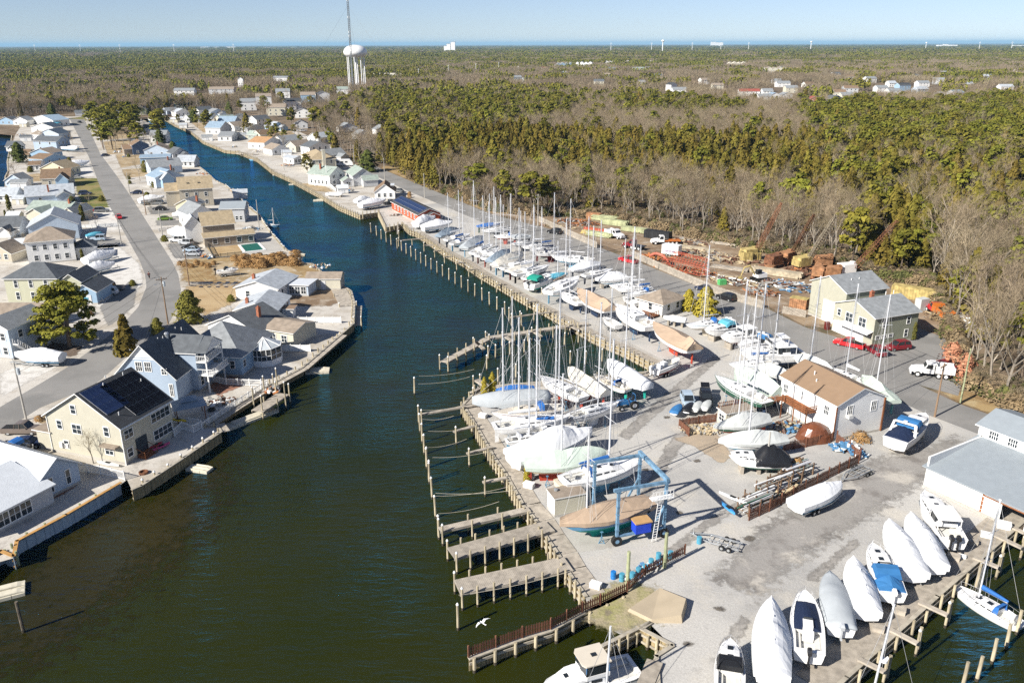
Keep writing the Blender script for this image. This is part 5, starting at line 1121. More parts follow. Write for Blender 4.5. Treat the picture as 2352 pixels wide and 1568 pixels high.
finger('dark narrow walkway float at the canal bend',(826,700),(822,745),1.2,-.6,piles=1,boards=True,name='dock',cat='dock',hp=1.2)
finger('wooden bank dock below the low cottage on the far bank',(550,347),(590,352),3.5,.2,piles=3,boards=True,name='dock',cat='dock',hp=1.1)
def rope(label,a,b,za=.9,zb=.9,sag=.5,r=.022,group=None,m=None):
 A,B=G(*a,WZ),G(*b,WZ);A.z=za;B.z=zb;o=A.copy();pts=[]
 for i in range(9):
  f=i/8;p=A.lerp(B,f);p.z-=sag*4*f*(1-f);pts.append(p-o)
 mb=MB();mb.tube(pts,r,4);e=mb.build('mooring_rope',m or ROPE,None,loc=o);return tag(e,label,'rope',group)
for a,b in((K('s',20,720),K('s',525,650)),(K('s',12,795),K('s',485,720)),(K('s',50,1045),K('s',450,980)),(K('s',50,1130),K('s',335,1090)),(K('s',100,1245),K('s',560,1185)),(K('s',90,1400),K('s',450,1310)),(K('s',140,1495),K('s',690,1420)),(K('t',120,420),K('t',690,385)),(K('t',115,440),K('t',600,370)),(K('t',270,1120),K('t',1035,940)),(K('t',140,560),K('t',540,470))):
 rope('pale mooring rope strung from the near pile row to the quay',a,b,1.1,.9,.35,group='ropes strung to the near quay')
for a,b in((K('m',320,735),K('m',420,640)),(K('m',590,905),K('m',765,825)),(K('s',650,470),K('s',840,400)),(K('s',1240,200),K('s',1360,270)),(K('s',720,420),K('s',640,300))):
 rope('slack rope hanging between piles of the slips',a,b,1.1,1.0,.7,group='slack ropes of the slips')
PICK=M('picket_wood',(.17,.075,.045),.85,var=.3,scale=3,objvar=.25)
pkm=MB();pkm.box(-.085,.085,-.015,.015,0,1.05);pkm.face([(-.085,-.015,1.05),(.085,-.015,1.05),(0,-.015,1.16)]);pkm.face([(.085,.015,1.05),(-.085,.015,1.05),(0,.015,1.16)]);PKM=pkm.mesh('picket',PICK)
def picket_fence(label,pts,gap=.29,z=0.0,post=2.9,ph=1.25,h=1.0,pick=None,pm=None,limit=290,rail=None,name='picket_fence',cat='fence'):
 P=[G(a,b,0)for a,b in pts];o=P[0].copy();t=thing(name,label,cat,(o.x,o.y,z));rl=MB();n=0
 rest=MB()
 for i in range(len(P)-1):
  a,b=P[i]-o,P[i+1]-o;d=b-a;l=d.length;d.normalize();rz=math.atan2(d.y,d.x);k=int(l/gap)
  for zz in(.25,.8):rl.bar(a+Vector((0,0,zz*h))+Vector((d.y,-d.x,0))*-.05,b+Vector((0,0,zz*h))+Vector((d.y,-d.x,0))*-.05,.05,.1)
  for j in range(k):
   q=a+d*(l*(j+.5)/k)
   if n<limit:e=link('picket',pick or PKM,t,(q.x,q.y,.06),rz);e.scale=(1,1,h*random.Random(n).uniform(.95,1.05));n+=1
   else:rest.cbox(q.x,q.y,.06,.13,.03,1.05*h,0,rz)
  m=max(1,round(l/post))
  for j in range(m+(i==len(P)-2)):
   q=a+d*(l*j/m);s=MB();s.cbox(0,0,0,.13,.13,ph*h);e=link('fence_post',s.mesh('fence_post',pm or PICK),t,(q.x,q.y,0),rz)
 rl.build('rail',pm or PICK,t)
 if rest.v:rest.build('pickets',(pick or PKM).materials[0],t,kind='stuff')
 return t
fp=[K('t',330,1330),K('t',690,1200),K('t',880,1145),K('t',1090,1035),K('t',1210,985),K('t',1390,900)]
fp=[(a,b+24)for a,b in fp]
picket_fence('red brown picket fence curving along its timber pier into the channel',fp+[K('t',1510,860),K('t',1640,790),K('t',1775,722)],.27,.1,2.6,1.35)
P=[G(a,b,0)for a,b in fp]
pf=thing('fence_pier','narrow timber pier wall carrying the red brown picket fence','pier',(P[0].x,P[0].y,0));fm=MB();pw=MB();acc=.4
for i in range(len(P)-1):
 a,b=P[i]-P[0],P[i+1]-P[0];d=b-a;l=d.length;d.normalize();out=Vector((d.y,-d.x,0))
 fm.bar(a+Vector((0,0,-.05)),b+Vector((0,0,-.05)),.5,.14);fm.bar(a+out*.2+Vector((0,0,-.55)),b+out*.2+Vector((0,0,-.55)),.1,.3)
 n=int(l/.3)
 for k in range(n):q=a+d*(l*(k+.5)/n);pw.cbox(q.x,q.y,-2.6,.24,.06,2.5,0,math.atan2(d.y,d.x))
 while acc<l:
  q=a+d*acc;link('piling',pile_mesh(-2.6,.15,.17,False),pf,(q.x+out.x*.4,q.y+out.y*.4,0));acc+=2.2
 acc-=l
fm.build('cap',CAPG,pf);pw.build('wall_boards',SHEET_Y,pf,kind='stuff')
for x,y,h,lab in((1390,945,4.6,'tall green post standing nearer the water at the picket fence'),(1640,805,4.4,'tall green post farther inland at the picket fence')):
 p=G(*K('t',x,y));e=link('fence_pole',pile_mesh(-.3,h,.19,False,PILEG),None,(p.x,p.y,0));tag(e,lab,'post')
GEL={'white':(.80,.80,.79),'cream':(.70,.60,.42),'blue':(.10,.26,.42),'navy':(.02,.035,.07),'black':(.02,.02,.022),'teal':(.02,.33,.27),'maroon':(.13,.02,.018),'red':(.38,.055,.03),'lblue':(.16,.40,.58),'green':(.04,.11,.075),'grey':(.42,.44,.46),'beige':(.62,.56,.46),'aqua':(.25,.55,.50),'brown':(.2,.1,.05)}
def gel(c):return M('gelcoat_'+c,GEL[c],.32,var=.05,scale=.8,spec=.45)
def anti(c):return M('bottom_paint_'+c,GEL[c],.75,var=.15,scale=1.5,spec=.2)
CLOTH={'white':(.78,.79,.80),'tan':(.44,.33,.235),'grey':(.40,.43,.45),'lgrey':(.50,.52,.51),'bluegrey':(.25,.31,.37),'sage':(.46,.53,.47),'cream':(.62,.59,.52),'blue':(.03,.14,.42),'black':(.018,.019,.022),'navy':(.015,.025,.06),'green':(.02,.27,.20),'royal':(.04,.16,.36),'aqua':(.10,.36,.48)}
def cloth(c):return M('canvas_'+c,CLOTH[c],.62 if c not in('black',)else.3,var=.07,scale=.9,bump=.35,bscale=1.6,spec=.25)
ALU=M('mast_alloy',(.64,.65,.67),.4,var=.08,metal=.15);STEEL=M('stainless_rail',(.6,.6,.6),.3,metal=.6)
WIRE=M('stay_wire',(.42,.42,.42),.5);DKGLASS=M('smoked_acrylic',(.02,.025,.03),.12,spec=.6);TEAKW=M('teak_trim',(.33,.19,.09),.7);BLACKR=M('black_rubber',(.02,.02,.02),.75,var=.2)
WELL=M('cockpit_moulding',(.62,.61,.57),.6,var=.05);STANDM=M('stand_steel',(.10,.24,.36),.6);GALV=MATS['galvanised'];REDP=M('red_paint',(.45,.05,.03),.6)
def lerp_prof(pr,t):
 if t<=pr[0][0]:return pr[0][1]
 for(a,u),(b,v)in zip(pr,pr[1:]):
  if t<=b:return u+(v-u)*(t-a)/(b-a)
 return pr[-1][1]
class Form:
 def __init__(s,L,B,D,kind):s.L,s.B,s.D,s.k=L,B,D,kind
 def b(s,t):
  t=max(0,min(1,t))
  if s.k=='sail':f=(.62+.38*math.sin(PI/2*t/.42))if t<.42 else max(0,math.cos(PI/2*((t-.42)/.58)))**.8
  else:f=(.90+.10*math.sin(PI/2*t/.4))if t<.4 else max(0,math.cos(PI/2*((t-.4)/.6)))**.55
  return max(.03,s.B/2*f)
 def keel(s,t):
  if s.k=='sail':return s.D*(.55*max(0,1-t/.28)**2+.92*max(0,(t-.72)/.28)**2)
  return s.D*(.05+.75*max(0,(t-.62)/.38)**2)
 def top(s,t):return s.D*(1.0+(.05*(1-t)**2+.20*t*t if s.k=='sail' else.28*t*t))
 def x(s,t,z=None):
  x=s.L*(t-.5)
  if z is not None:x-=(s.top(t)-z)*((.55 if s.k=='sail' else.7)*t**7-(.35 if s.k=='sail' else.0)*(1-t)**6)
  return x
def hull(root,F,col='white',bot='blue',stripe=None,bootz=.42,name='hull'):
 mb=MB();secs=[];n=13
 for i in range(n):
  t=i/(n-1);b,k,s=F.b(t),F.keel(t),F.top(t);h=s-k;wl=max(k+.06*F.D,F.D*bootz);wl=min(wl,s-.2*h)
  if F.k=='sail':rows=[(b,s),(b*.995,s-.10*h),(b*.985,s-.16*h),(b*.93,wl+.3*(s-wl)),(b*.86,wl),(b*.55,k+.18*(wl-k)),(.03,k)]
  else:rows=[(b,s),(b*.985,s-.12*h),(b*.965,s-.2*h),(b*.93,wl+.3*(s-wl)),(b*.88,wl),(b*.84,k+.5*(wl-k)),(.03,k)]
  half=[(F.x(t,z),y,z)for y,z in rows];secs.append(half+[(x,-y,z)for x,y,z in reversed(half[:-1])])
 ms=[0,2 if stripe else 0,0,0,1,1];mis=ms+ms[::-1]
 mb.loft(secs,mis,cap0=True,cap1=True)
 for sgn in(1,-1):
  for i in range(n-1):
   a,c=i/(n-1),(i+1)/(n-1);mb.bar((F.x(a),sgn*F.b(a),F.top(a)),(F.x(c),sgn*F.b(c),F.top(c)),.07,.07,0)
 return mb.build(name,[gel(col),anti(bot),gel(stripe or col)],root,smooth=False)
def deck(root,F,well=(.05,.28,.55),col='white',wd=.45):
 mb=MB();n=17;g=.05;t0,t1,wf=well;ts=sorted(set([i/(n-1)for i in range(n)]+([t0,t1]if wf else[])))
 def sec(t):b,s=F.b(t)-.02,F.top(t)-.02;c=min(b*.9,F.B/2*wf if wf else 0);return[(F.x(t),-b,s),(F.x(t),-c,s+g),(F.x(t),c,s+g),(F.x(t),b,s)]
 for a,b in zip(ts,ts[1:]):
  A,Bb=sec(a),sec(b)
  for i in range(3):
   if i==1 and wf and a>=t0-1e-6 and b<=t1+1e-6:continue
   mb.face([A[i],Bb[i],Bb[i+1],A[i+1]])
 d=mb.build('deck',gel(col),root)
 if wf:
  w=MB();A,Bb=sec(t0),sec(t1);y0,y1=A[2][1],Bb[2][1];x0,x1=A[1][0],Bb[1][0];z0,z1=A[1][2],Bb[1][2];zf=min(z0,z1)-wd
  w.face([(x0,-y0,zf),(x1,-y1,zf),(x1,y1,zf),(x0,y0,zf)])
  w.face([(x0,-y0,zf),(x0,-y0,z0),(x1,-y1,z1),(x1,-y1,zf)]);w.face([(x0,y0,zf),(x1,y1,zf),(x1,y1,z1),(x0,y0,z0)])
  w.face([(x0,-y0,zf),(x0,y0,zf),(x0,y0,z0),(x0,-y0,z0)]);w.face([(x1,-y1,zf),(x1,-y1,z1),(x1,y1,z1),(x1,y1,zf)])
  for s in(-1,1):w.box(x0+.05,x1-.05,min(s*y0*.98,s*y0*.55),max(s*y0*.98,s*y0*.55),zf,zf+wd*.5)
  w.build('cockpit',WELL,root)
 return d
def cabin(root,F,t0,t1,h=.42,wf=.62,col='white',win=True,name='cabin'):
 mb=MB();secs=[]
 for i in range(7):
  t=t0+(t1-t0)*i/6;f=h*min(1,(1-i/6)*2.2+.12);w=min(F.b(t)*.86,F.B/2*wf);z=F.top(t)
  secs.append([(F.x(t),-w,z-.05),(F.x(t),-w*.93,z+f*.9),(F.x(t),-w*.4,z+f*1.08),(F.x(t),w*.4,z+f*1.08),(F.x(t),w*.93,z+f*.9),(F.x(t),w,z-.05)])
 mb.loft(secs);c=mb.build(name,gel(col),root)
 if win:
  g=MB()
  for s in(-1,1):
   for k,(a,b)in enumerate(((.06,.30),(.36,.52),(.58,.70))):
    P=[]
    for q,f in((a,.38),(b,.38),(b,.74),(a,.74)):
     i=q*6;j=int(i);u=i-j;lo=Vector(secs[j][0 if s<0 else 5]).lerp(Vector(secs[j+1][0 if s<0 else 5]),u);hi=Vector(secs[j][1 if s<0 else 4]).lerp(Vector(secs[j+1][1 if s<0 else 4]),u)
     P.append(lo.lerp(hi,f)+Vector((0,s*.02,0)))
    g.face(P)
  for q in(.35,.72):
   t=t0+(t1-t0)*q;f=h*min(1,(1-q)*2.2+.12);z=F.top(t)+f*1.08;g.cbox(F.x(t),0,z+.01,.55,.5,.05)
  g.build('cabin_window',DKGLASS,root)
 return c
def cover(root,F,prof,col='white',drop=.35,puff=1.0,t0=-.01,t1=1.01,ribs=14,wob=.07,seed=1,name='cover',smooth=None,wide=1.04):
 "canvas or shrink film over the boat: ridge height profile along the length"
 R=random.Random(seed);mb=MB();secs=[]
 for i in range(ribs+1):
  t=t0+(t1-t0)*i/ribs;tt=max(0,min(1,t));b=F.b(tt)*wide+.04;s=F.top(tt);h=lerp_prof(prof,t);x=F.x(t)+R.uniform(-.05,.05)
  sag=1+R.uniform(-1,1)*wob;dd=drop*(1+R.uniform(-.15,.15))
  half=[(-b*.98,s-dd),(-b,s+.03)]
  for u in(.75,.5,.25,.08):half.append((-b*u,s+.03+h*((1-u)if puff<=0 else(1-u**(1+1.6*puff))**(1/(1+.15*puff)))*(sag if u<.6 else 1)+R.uniform(-.03,.03)))
  secs.append([(x,y,z)for y,z in half]+[(x,0,s+.03+h*(1.0+(.02 if puff<=0 else 0))*sag)]+[(x,-y,z)for y,z in reversed(half)])
 mb.loft(secs,cap0=True,cap1=True);o=mb.build(name,cloth(col),root,smooth=(.3<puff<.9 if smooth is None else smooth))
 return o
def rig(root,F,tm,mh,boom=True,bcol='blue',z0=None,stays=True,spread=True,mr=.085):
 x=F.x(tm);z0=F.top(tm)if z0 is None else z0;m=MB();m.cyl((x,0,z0-.2),(x,0,z0+mh),mr,mr*.8,7);m.cbox(x,0,z0+mh,.3,.12,.1)
 mo=m.build('mast',ALU,root)
 if spread:
  s=MB()
  for f in((.5,)if mh<11 else(.38,.68)):s.bar((x,-F.B*.34,z0+mh*f),(x,F.B*.34,z0+mh*f),.05)
  s.build('spreader',ALU,root)
 if boom:
  bl=F.L*.36;b=MB();b.cyl((x-.1,0,z0+1.2),(x-bl,0,z0+1.15),.07,n=6);b.build('boom',ALU,root)
  if bcol:
   c=MB();c.loft([[(x-.15-bl*f,.02+math.cos(a)*r,z0+1.32+math.sin(a)*r*1.3)for a in[k*PI/3 for k in range(6)]]for f,r in((0,.22),(.3,.19),(.7,.15),(.97,.1))],closed=True);c.build('sail_cover',cloth(bcol),root)
 if stays:
  w=MB();tp=(x,0,z0+mh-.1);r=.018
  for a in((F.x(.985),0,F.top(1)),(F.x(.0),0,F.top(0)),(F.x(tm-.04),F.b(tm)*.96,F.top(tm)),(F.x(tm-.04),-F.b(tm)*.96,F.top(tm)),(F.x(tm+.03),F.b(tm)*.96,F.top(tm)),(F.x(tm+.03),-F.b(tm)*.96,F.top(tm))):w.cyl(a,tp,r,n=3,caps=False)
  for a in(F.b(tm)*.96,-F.b(tm)*.96):w.cyl((F.x(tm),a,F.top(tm)),(x,0,z0+mh*.55),r,n=3,caps=False)
  w.build('rigging',WIRE,root)
 return mo
def rails(root,F,t0=.0,t1=1.0,h=.6,n=9):
 r=MB();ts=[t0+(t1-t0)*i/n for i in range(n+1)]
 for s in(-1,1):
  P=[(F.x(t),s*F.b(t)*.95,F.top(t)+h)for t in ts]
  for a,b in zip(P,P[1:]):r.cyl(a,b,.02,n=3,caps=False)
  for t in ts:r.cyl((F.x(t),s*F.b(t)*.96,F.top(t)),(F.x(t),s*F.b(t)*.95,F.top(t)+h),.022,n=3,caps=False)
 return r.build('guard_rail',STEEL,root)
def keel_rudder(root,F,kd,bot='blue',full=False):
 k=MB();a,b=(.16,.72)if full else(.36,.60);zt=F.D*.12
 k.loft([[(F.x(a)-.0,0,zt+.3),(F.x(a+(b-a)*.3),.11,zt+.1),(F.x(b),0,zt+.2),(F.x(a+(b-a)*.3),-.11,zt+.1)],[(F.x(a)+.25,0,-kd),(F.x(a+(b-a)*.3)+.2,.13,-kd),(F.x(b)-(.9 if full else.35),0,-kd),(F.x(a+(b-a)*.3)+.2,-.13,-kd)]],closed=True)
 k.build('keel',anti(bot),root);r=MB();r.box(F.x(.03),F.x(.03)+.55,-.04,.04,-kd*.75,F.D*.5);return r.build('rudder',anti(bot),root)
def spot(c,stern,bow,z):
 S_,B_=(KG(c,*stern,z),KG(c,*bow,z))if c else(G(*stern,z),G(*bow,z));d=B_-S_;return(S_+B_)/2,d.length,math.atan2(d.y,d.x)
STND=None
def stands(c,rz,L,B,h,lab,grp,ts=(.25,.62)):
 "steel tripod props under the turn of the bilge"
 global STND
 if STND is None:
  b=MB();
  for k in range(3):a=k*2*PI/3;b.cyl((math.cos(a)*.42,math.sin(a)*.42,0),(0,0,.85),.035,n=5);b.bar((math.cos(a)*.42,math.sin(a)*.42,.05),(math.cos(a+2*PI/3)*.42,math.sin(a+2*PI/3)*.42,.05),.04)
  b.cyl((0,0,.8),(0,0,1.3),.035,n=5);b.cbox(0,0,1.28,.3,.3,.05);STND=b.mesh('boat_stand',STANDM)
 R_=Matrix.Rotation(rz,3,'Z')
 for t in ts:
  for s in(-1,1):
   p=R_@Vector((L*(t-.5),s*B*.36,0));e=link('boat_stand',STND,None,(c.x+p.x,c.y+p.y,0),rz);e.scale=(1,1,h/1.3);tag(e,lab,'boat stand',grp)
TRAIL={}
def trailer(c,rz,L,lab,group=None,z=.62):
 t=thing('boat_trailer',lab,'boat trailer',(c.x,c.y,0),rz,group);k=round(L,0)
 if k not in TRAIL:
  f=MB()
  for s in(-.85,.85):f.bar((-L*.45,s,.5),(L*.2,s,.5),.1,.14);f.bar((L*.2,s,.5),(L*.62,0,.5),.1,.14)
  for x in(-.42,-.2,.0,.2):f.bar((L*x,-.85,.5),(L*x,.85,.5),.08)
  for s in(-.5,.5):f.bar((-L*.4,s,.62),(L*.25,s,.66),.1)
  f.bar((L*.55,0,.5),(L*.55,0,1.2),.09);f.cyl((L*.6,0,0),(L*.6,0,.5),.05,n=5)
  w=MB();w.cyl((0,-.11,0),(0,.11,0),.33,n=12,mi=0);w.cyl((0,-.12,0),(0,.12,0),.17,n=10,mi=1)
  TRAIL[k]=(f.mesh('frame',GALV),w.mesh('wheel',[BLACKR,GALV]))
 link('frame',TRAIL[k][0],t)
 for x in(-.18*L-.4,-.18*L+.4):
  for s in(-1.05,1.05):link('wheel',TRAIL[k][1],t,(x,s,.33))
 return t
def outboard(root,F,y=0,col='black'):
 o=MB();x=F.x(0)-.15;z=F.top(0);o.loft([[(x-.5,y-.17,z+.1),(x+.05,y-.2,z+.1),(x+.05,y+.2,z+.1),(x-.5,y+.17,z+.1)],[(x-.55,y-.2,z+.45),(x+.05,y-.22,z+.5),(x+.05,y+.22,z+.5),(x-.55,y+.2,z+.45)],[(x-.4,y-.12,z+.68),(x,y-.14,z+.7),(x,y+.14,z+.7),(x-.4,y+.12,z+.68)]],closed=True)
 o.cbox(x-.2,y,z-.9,.22,.16,1.0);o.cbox(x-.25,y,z-1.05,.5,.2,.12);return o.build('outboard_motor',M('engine_'+col,GEL.get(col,(.02,.02,.02)),.35,spec=.5),root)
BOATS_LOG=[]
def sailboat(label,c,stern,bow,z=2.7,col='white',bot='navy',stripe=None,B=None,mast=True,mh=None,tm=.56,cov=None,ccol='white',bcol='lgrey',keel=1.45,full=False,well=True,deckc='white',cabc=None,rail=True,mizzen=False,stand=False,group=None,seed=1,drop=.35,puff=0,Lmin=6,floating=False):
 ctr,L,rz=spot(c,stern,bow,z);L=max(Lmin,min(L,15));B=B or L*.335;D=max(1.0,L*.125)
 zb=(WZ-D*.42)if floating else keel
 t=thing('sailboat',label,'sailboat',(ctr.x,ctr.y,zb),rz,group);F=Form(L,B,D,'sail')
 hull(t,F,col,bot,stripe)
 if cov is None or well:pass
 if cov is None:
  deck(t,F,(.05,.30,.48),deckc);cabin(t,F,.30,.70,.42*max(1,L/9),.60,cabc or deckc)
  if rail and L>7:rails(t,F)
  k=MB();k.cyl((F.x(.10),0,F.top(.1)-.4),(F.x(.10),0,F.top(.1)+.45),.05,n=5);k.cyl((F.x(.10)-.03,0,F.top(.1)+.5),(F.x(.10)+.03,0,F.top(.1)+.5),.38,n=12);k.build('helm',STEEL,t)
  if seed%3==0:
   d=MB();x0,x1=F.x(.28),F.x(.36);w=B*.3;zz=F.top(.3)+.45;d.loft([[(x0,-w,zz-.3),(x0,-w*.85,zz+.55),(x0,w*.85,zz+.55),(x0,w,zz-.3)],[(x1,-w,zz-.3),(x1-.2,-w*.8,zz+.4),(x1-.2,w*.8,zz+.4),(x1,w,zz-.3)]],cap0=False);d.build('spray_hood',cloth(bcol or 'blue'),t)
 else:
  deck(t,F,(0,0,0),deckc);pr=cov if isinstance(cov,list)else[(0,.5),(.2,1.25),(.55,1.45),(.85,.75),(1,.25)]
  cover(t,F,pr,ccol,drop,puff,seed=seed,wob=.05)
 if not floating:keel_rudder(t,F,keel,bot,full)
 if mast:rig(t,F,tm,mh or L*1.28,cov is None,bcol,F.top(tm)+(.4 if cov is None else.2),mr=.085+L*.0035)
 if mizzen:rig(t,F,.12,(mh or L*1.28)*.62,False,None,F.top(.12)+.2,mr=.07)
 if stand:stands(ctr,rz,L,B,keel+D*.1,'blue steel tripod stand propping a stored boat','steel boat stands')
 BOATS_LOG.append((label,round(L,1)));return t,F
def powerboat(label,c,stern,bow,z=1.7,col='white',bot='blue',stripe=None,B=None,style='cuddy',cov=None,ccol='white',base=.65,on='blocks',group=None,seed=1,drop=.4,puff=1,well=(.04,.42,.74),engines=1,ecol='black',tlabel=None,Lmin=4.5,Lmax=14,bimini=None,D=None,t1=1.01,t0=-.01,name='motorboat',floating=False,deckc='white'):
 ctr,L,rz=spot(c,stern,bow,z);L=max(Lmin,min(L,Lmax));B=B or min(3.9,.9+L*.24);D=D or max(.8,L*.15)
 zb=WZ-D*.38 if floating else base
 t=thing(name,label,'motorboat',(ctr.x,ctr.y,zb),rz,group);F=Form(L,B,D,'power');hull(t,F,col,bot,stripe,.35)
 if cov:
  deck(t,F,(0,0,0))
  if ccol=='white' and drop>.3:
   cover(t,F,cov,ccol,min(drop,.62),.32,t0,t1,20,.06,seed,smooth=False);q=MB()
   for sg in(-1,1):
    for i in range(16):a,c_=i/16,(i+1)/16;q.bar((F.x(a),sg*(F.b(a)*1.04+.05),F.top(a)-.42),(F.x(c_),sg*(F.b(c_)*1.04+.05),F.top(c_)-.42),.02,.05)
   for f in(.22,.5,.74):
    w_=F.b(f)*1.05+.06;hh=lerp_prof(cov,f);q.tube([(F.x(f),-w_,F.top(f)-.42),(F.x(f),-w_,F.top(f)+.05),(F.x(f),0,F.top(f)+hh+.1),(F.x(f),w_,F.top(f)+.05),(F.x(f),w_,F.top(f)-.42)],.012,3)
   q.build('strap',cloth('lgrey'),t)
   v=MB();[v.cbox(F.x(f),0,F.top(f)+lerp_prof(cov,f)+.03,.22,.22,.07)for f in(.3,.62)];v.build('vent',TRIM,t)
  else:cover(t,F,cov,ccol,drop,puff,t0,t1,seed=seed)
 if not cov or t1<.9 or t0>.1:
  if not cov:deck(t,F,well,deckc,.55*min(1.2,D))
  if style=='console':
   k=MB();k.cbox(F.x(.38),0,F.top(.4)-.5,1.0,.9,1.15);k.cbox(F.x(.38)-1.1,0,F.top(.4)-.5,.5,1.0,.9);k.build('console',gel('white'),t);w=MB();w.bar((F.x(.38)+.45,-.4,F.top(.4)+.65),(F.x(.38)+.45,.4,F.top(.4)+.65),.04,.5);w.build('windscreen',DKGLASS,t)
  elif style in('cuddy','cruiser','cabin'):
   cabin(t,F,.44,.90,.45 if style=='cuddy' else.65,.66,'white')
   w=MB();x=F.x(.44);b=F.b(.44)*.82;zz=F.top(.44);hh=.65 if style!='cabin' else 1.1
   w.face([(x+.75,-b*.5,zz+.3),(x+.75,b*.5,zz+.3),(x+.3,b*.48,zz+hh+.25),(x+.3,-b*.48,zz+hh+.25)])
   for s in(-1,1):w.face([(x+.75,s*b*.5,zz+.3),(x-.5,s*b,zz+.1),(x-.5,s*b*.95,zz+hh+.15),(x+.3,s*b*.48,zz+hh+.25)])
   w.build('windscreen',DKGLASS,t)
   if style=='cabin':
    r=MB();x1=F.x(.16);r.box(x1,x+.5,-b*.95,b*.95,zz+1.25,zz+1.4);r.build('hardtop',gel('white'),t)
    p=MB()
    for s in(-1,1):
     for q in(x1+.1,x+.3):p.cbox(q,s*b*.9,zz,.08,.08,1.25)
    p.box(F.x(.26),x-.45,-b*.93,b*.93,zz-.1,zz+.35);p.build('cabin_side',gel('white'),t)
    gl=MB()
    for s in(-1,1):gl.box(F.x(.27),x-.4,s*b*.9-.03,s*b*.9+.03,zz+.42,zz+1.15)
    gl.build('side_window',DKGLASS,t)
   if style=='cruiser':
    ar=MB();xa=F.x(.26);b2=F.b(.26)*.93;zz2=F.top(.26)
    for s in(-1,1):ar.bar((xa-.4,s*b2,zz2),(xa+.15,s*b2*.85,zz2+1.5),.35,.1)
    ar.bar((xa+.15,-b2*.87,zz2+1.5),(xa+.15,b2*.87,zz2+1.5),.45,.12);ar.cyl((xa+.15,0,zz2+1.55),(xa+.15,0,zz2+1.8),.28,n=10);ar.build('radar_arch',gel('white'),t)
  rails(t,F,.5,1.0,.45,6)
 if bimini:
  bm=MB();x0,x1=F.x(bimini[1]),F.x(bimini[2]);b=F.b(.3)*.9;zz=F.top(.3);h=bimini[3]
  bm.loft([[(x,-b,zz+h*f-.55),(x,-b*.85,zz+h*f),(x,b*.85,zz+h*f),(x,b,zz+h*f-.55)]for x,f in((x0,.8),(x0+(x1-x0)*.35,1),(x0+(x1-x0)*.75,1.02),(x1,.7))]);bm.build('canopy',cloth(bimini[0]),t)
 for e in range(engines):outboard(t,F,(e-(engines-1)/2)*.75,ecol)
 if on=='trailer':trailer(ctr,rz,L,tlabel or('galvanised trailer under the '+label.split(' ',1)[1][:60]))
 elif on=='blocks' and not floating:
  b=MB()
  for q in(.15,.5,.78):b.cbox(F.x(q),0,-base,.4,B*.55,base+F.keel(q)+.02)
  b.build('timber_block',WOODG,t)
 BOATS_LOG.append((label,round(L,1)));return t,F
SHR=[(0,.5),(.15,.95),(.35,1.35),(.55,1.25),(.8,.55),(1,.15)]
TENT=[(0,.45),(.18,1.2),(.5,1.35),(.62,1.4),(.85,.8),(1,.3)]
LOWC=[(0,.2),(.3,.6),(.6,.7),(.9,.35),(1,.1)]
powerboat('white shrink wrapped motor yacht beside the red brick house, farther of two','m',(165,312),(345,262),1.8,cov=[(0,.6),(.2,1.5),(.45,1.9),(.7,.9),(1,.3)],Lmin=9,engines=0,seed=3)
powerboat('white shrink wrapped motor yacht at the head of the quay, nearer of two','m',(232,345),(500,312),1.8,cov=[(0,.7),(.25,1.3),(.5,1.7),(.75,.8),(1,.25)],Lmin=10,engines=0,seed=4)
sailboat('sailboat under crumpled blue grey plastic, first sailboat on the quay','m',(372,425),(545,365),2.6,cov=TENT,ccol='bluegrey',mh=11,seed=5)
sailboat('white sailboat with bare deck next to the crumpled blue grey cover','m',(437,458),(670,408),2.6,bcol='white',seed=2)
sailboat('white sailboat with blue hull sides third along the quay','m',(490,492),(690,440),2.6,stripe='lblue',bcol='blue',bot='lblue',seed=3)
sailboat('sailboat under grey ridge tent with blue rudder on the quay','m',(607,545),(782,455),2.6,cov=TENT,ccol='grey',bot='lblue',seed=6)
sailboat('white sloop just before the red striped one on the quay','m',(680,585),(872,512),2.6,bcol='blue',bot='navy',seed=4)
sailboat('white sloop with thin red stripe and maroon keel on the quay','m',(725,605),(932,540),2.6,stripe='red',bot='maroon',bcol='white',seed=5)
sailboat('white sloop with orange bottom paint left of the slate blue tent','m',(790,635),(992,556),2.6,bot='red',bcol='cream',seed=7)
sailboat('sailboat under slate blue ridge tent in the middle of the quay row','m',(845,665),(1028,572),2.7,cov=TENT,ccol='bluegrey',seed=8)
sailboat('big sailboat under ribbed beige tent in the middle of the quay row','m',(890,705),(1152,612),2.7,cov=[(0,.5),(.15,1.5),(.4,1.7),(.7,1.6),(.9,1.1),(1,.4)],ccol='cream',bot='lblue',seed=9)
sailboat('white sloop with bare deck right of the ribbed beige tent','m',(952,722),(1240,658),2.7,bot='blue',seed=10)
sailboat('sailboat under low cream cover with grey bow canvas','m',(1018,752),(1282,682),2.6,cov=LOWC,ccol='cream',bot='maroon',seed=11)
sailboat('white sailboat with twin dark outboards and black waterline on the quay','m',(1062,785),(1392,715),2.5,stripe='black',bot='black',bcol='white',seed=12)
sailboat('small white sloop with maroon cockpit cover near the teal canopy boat','m',(1155,822),(1305,752),2.3,bot='maroon',bcol='white',mh=8,seed=13)
sailboat('blue tarped sloop behind the teal canopy boat','m',(1350,815),(1560,785),2.3,cov=LOWC,ccol='aqua',seed=14)
powerboat('white motorboat with bright teal canopy on the quay','m',(1205,885),(1455,795),1.8,bimini=('green',.10,.36,1.4),bot='teal',seed=15)
sailboat('pale blue sided sailboat with tan canvas heap on its foredeck','m',(1372,965),(1662,832),2.6,stripe='lblue',bot='lblue',bcol='tan',mh=14,seed=16)
sailboat('low white sailboat with bow towards the far houses beside the big tan cover','m',(1690,1068),(1490,962),2.2,bot='navy',mh=10,bcol=None,seed=17)
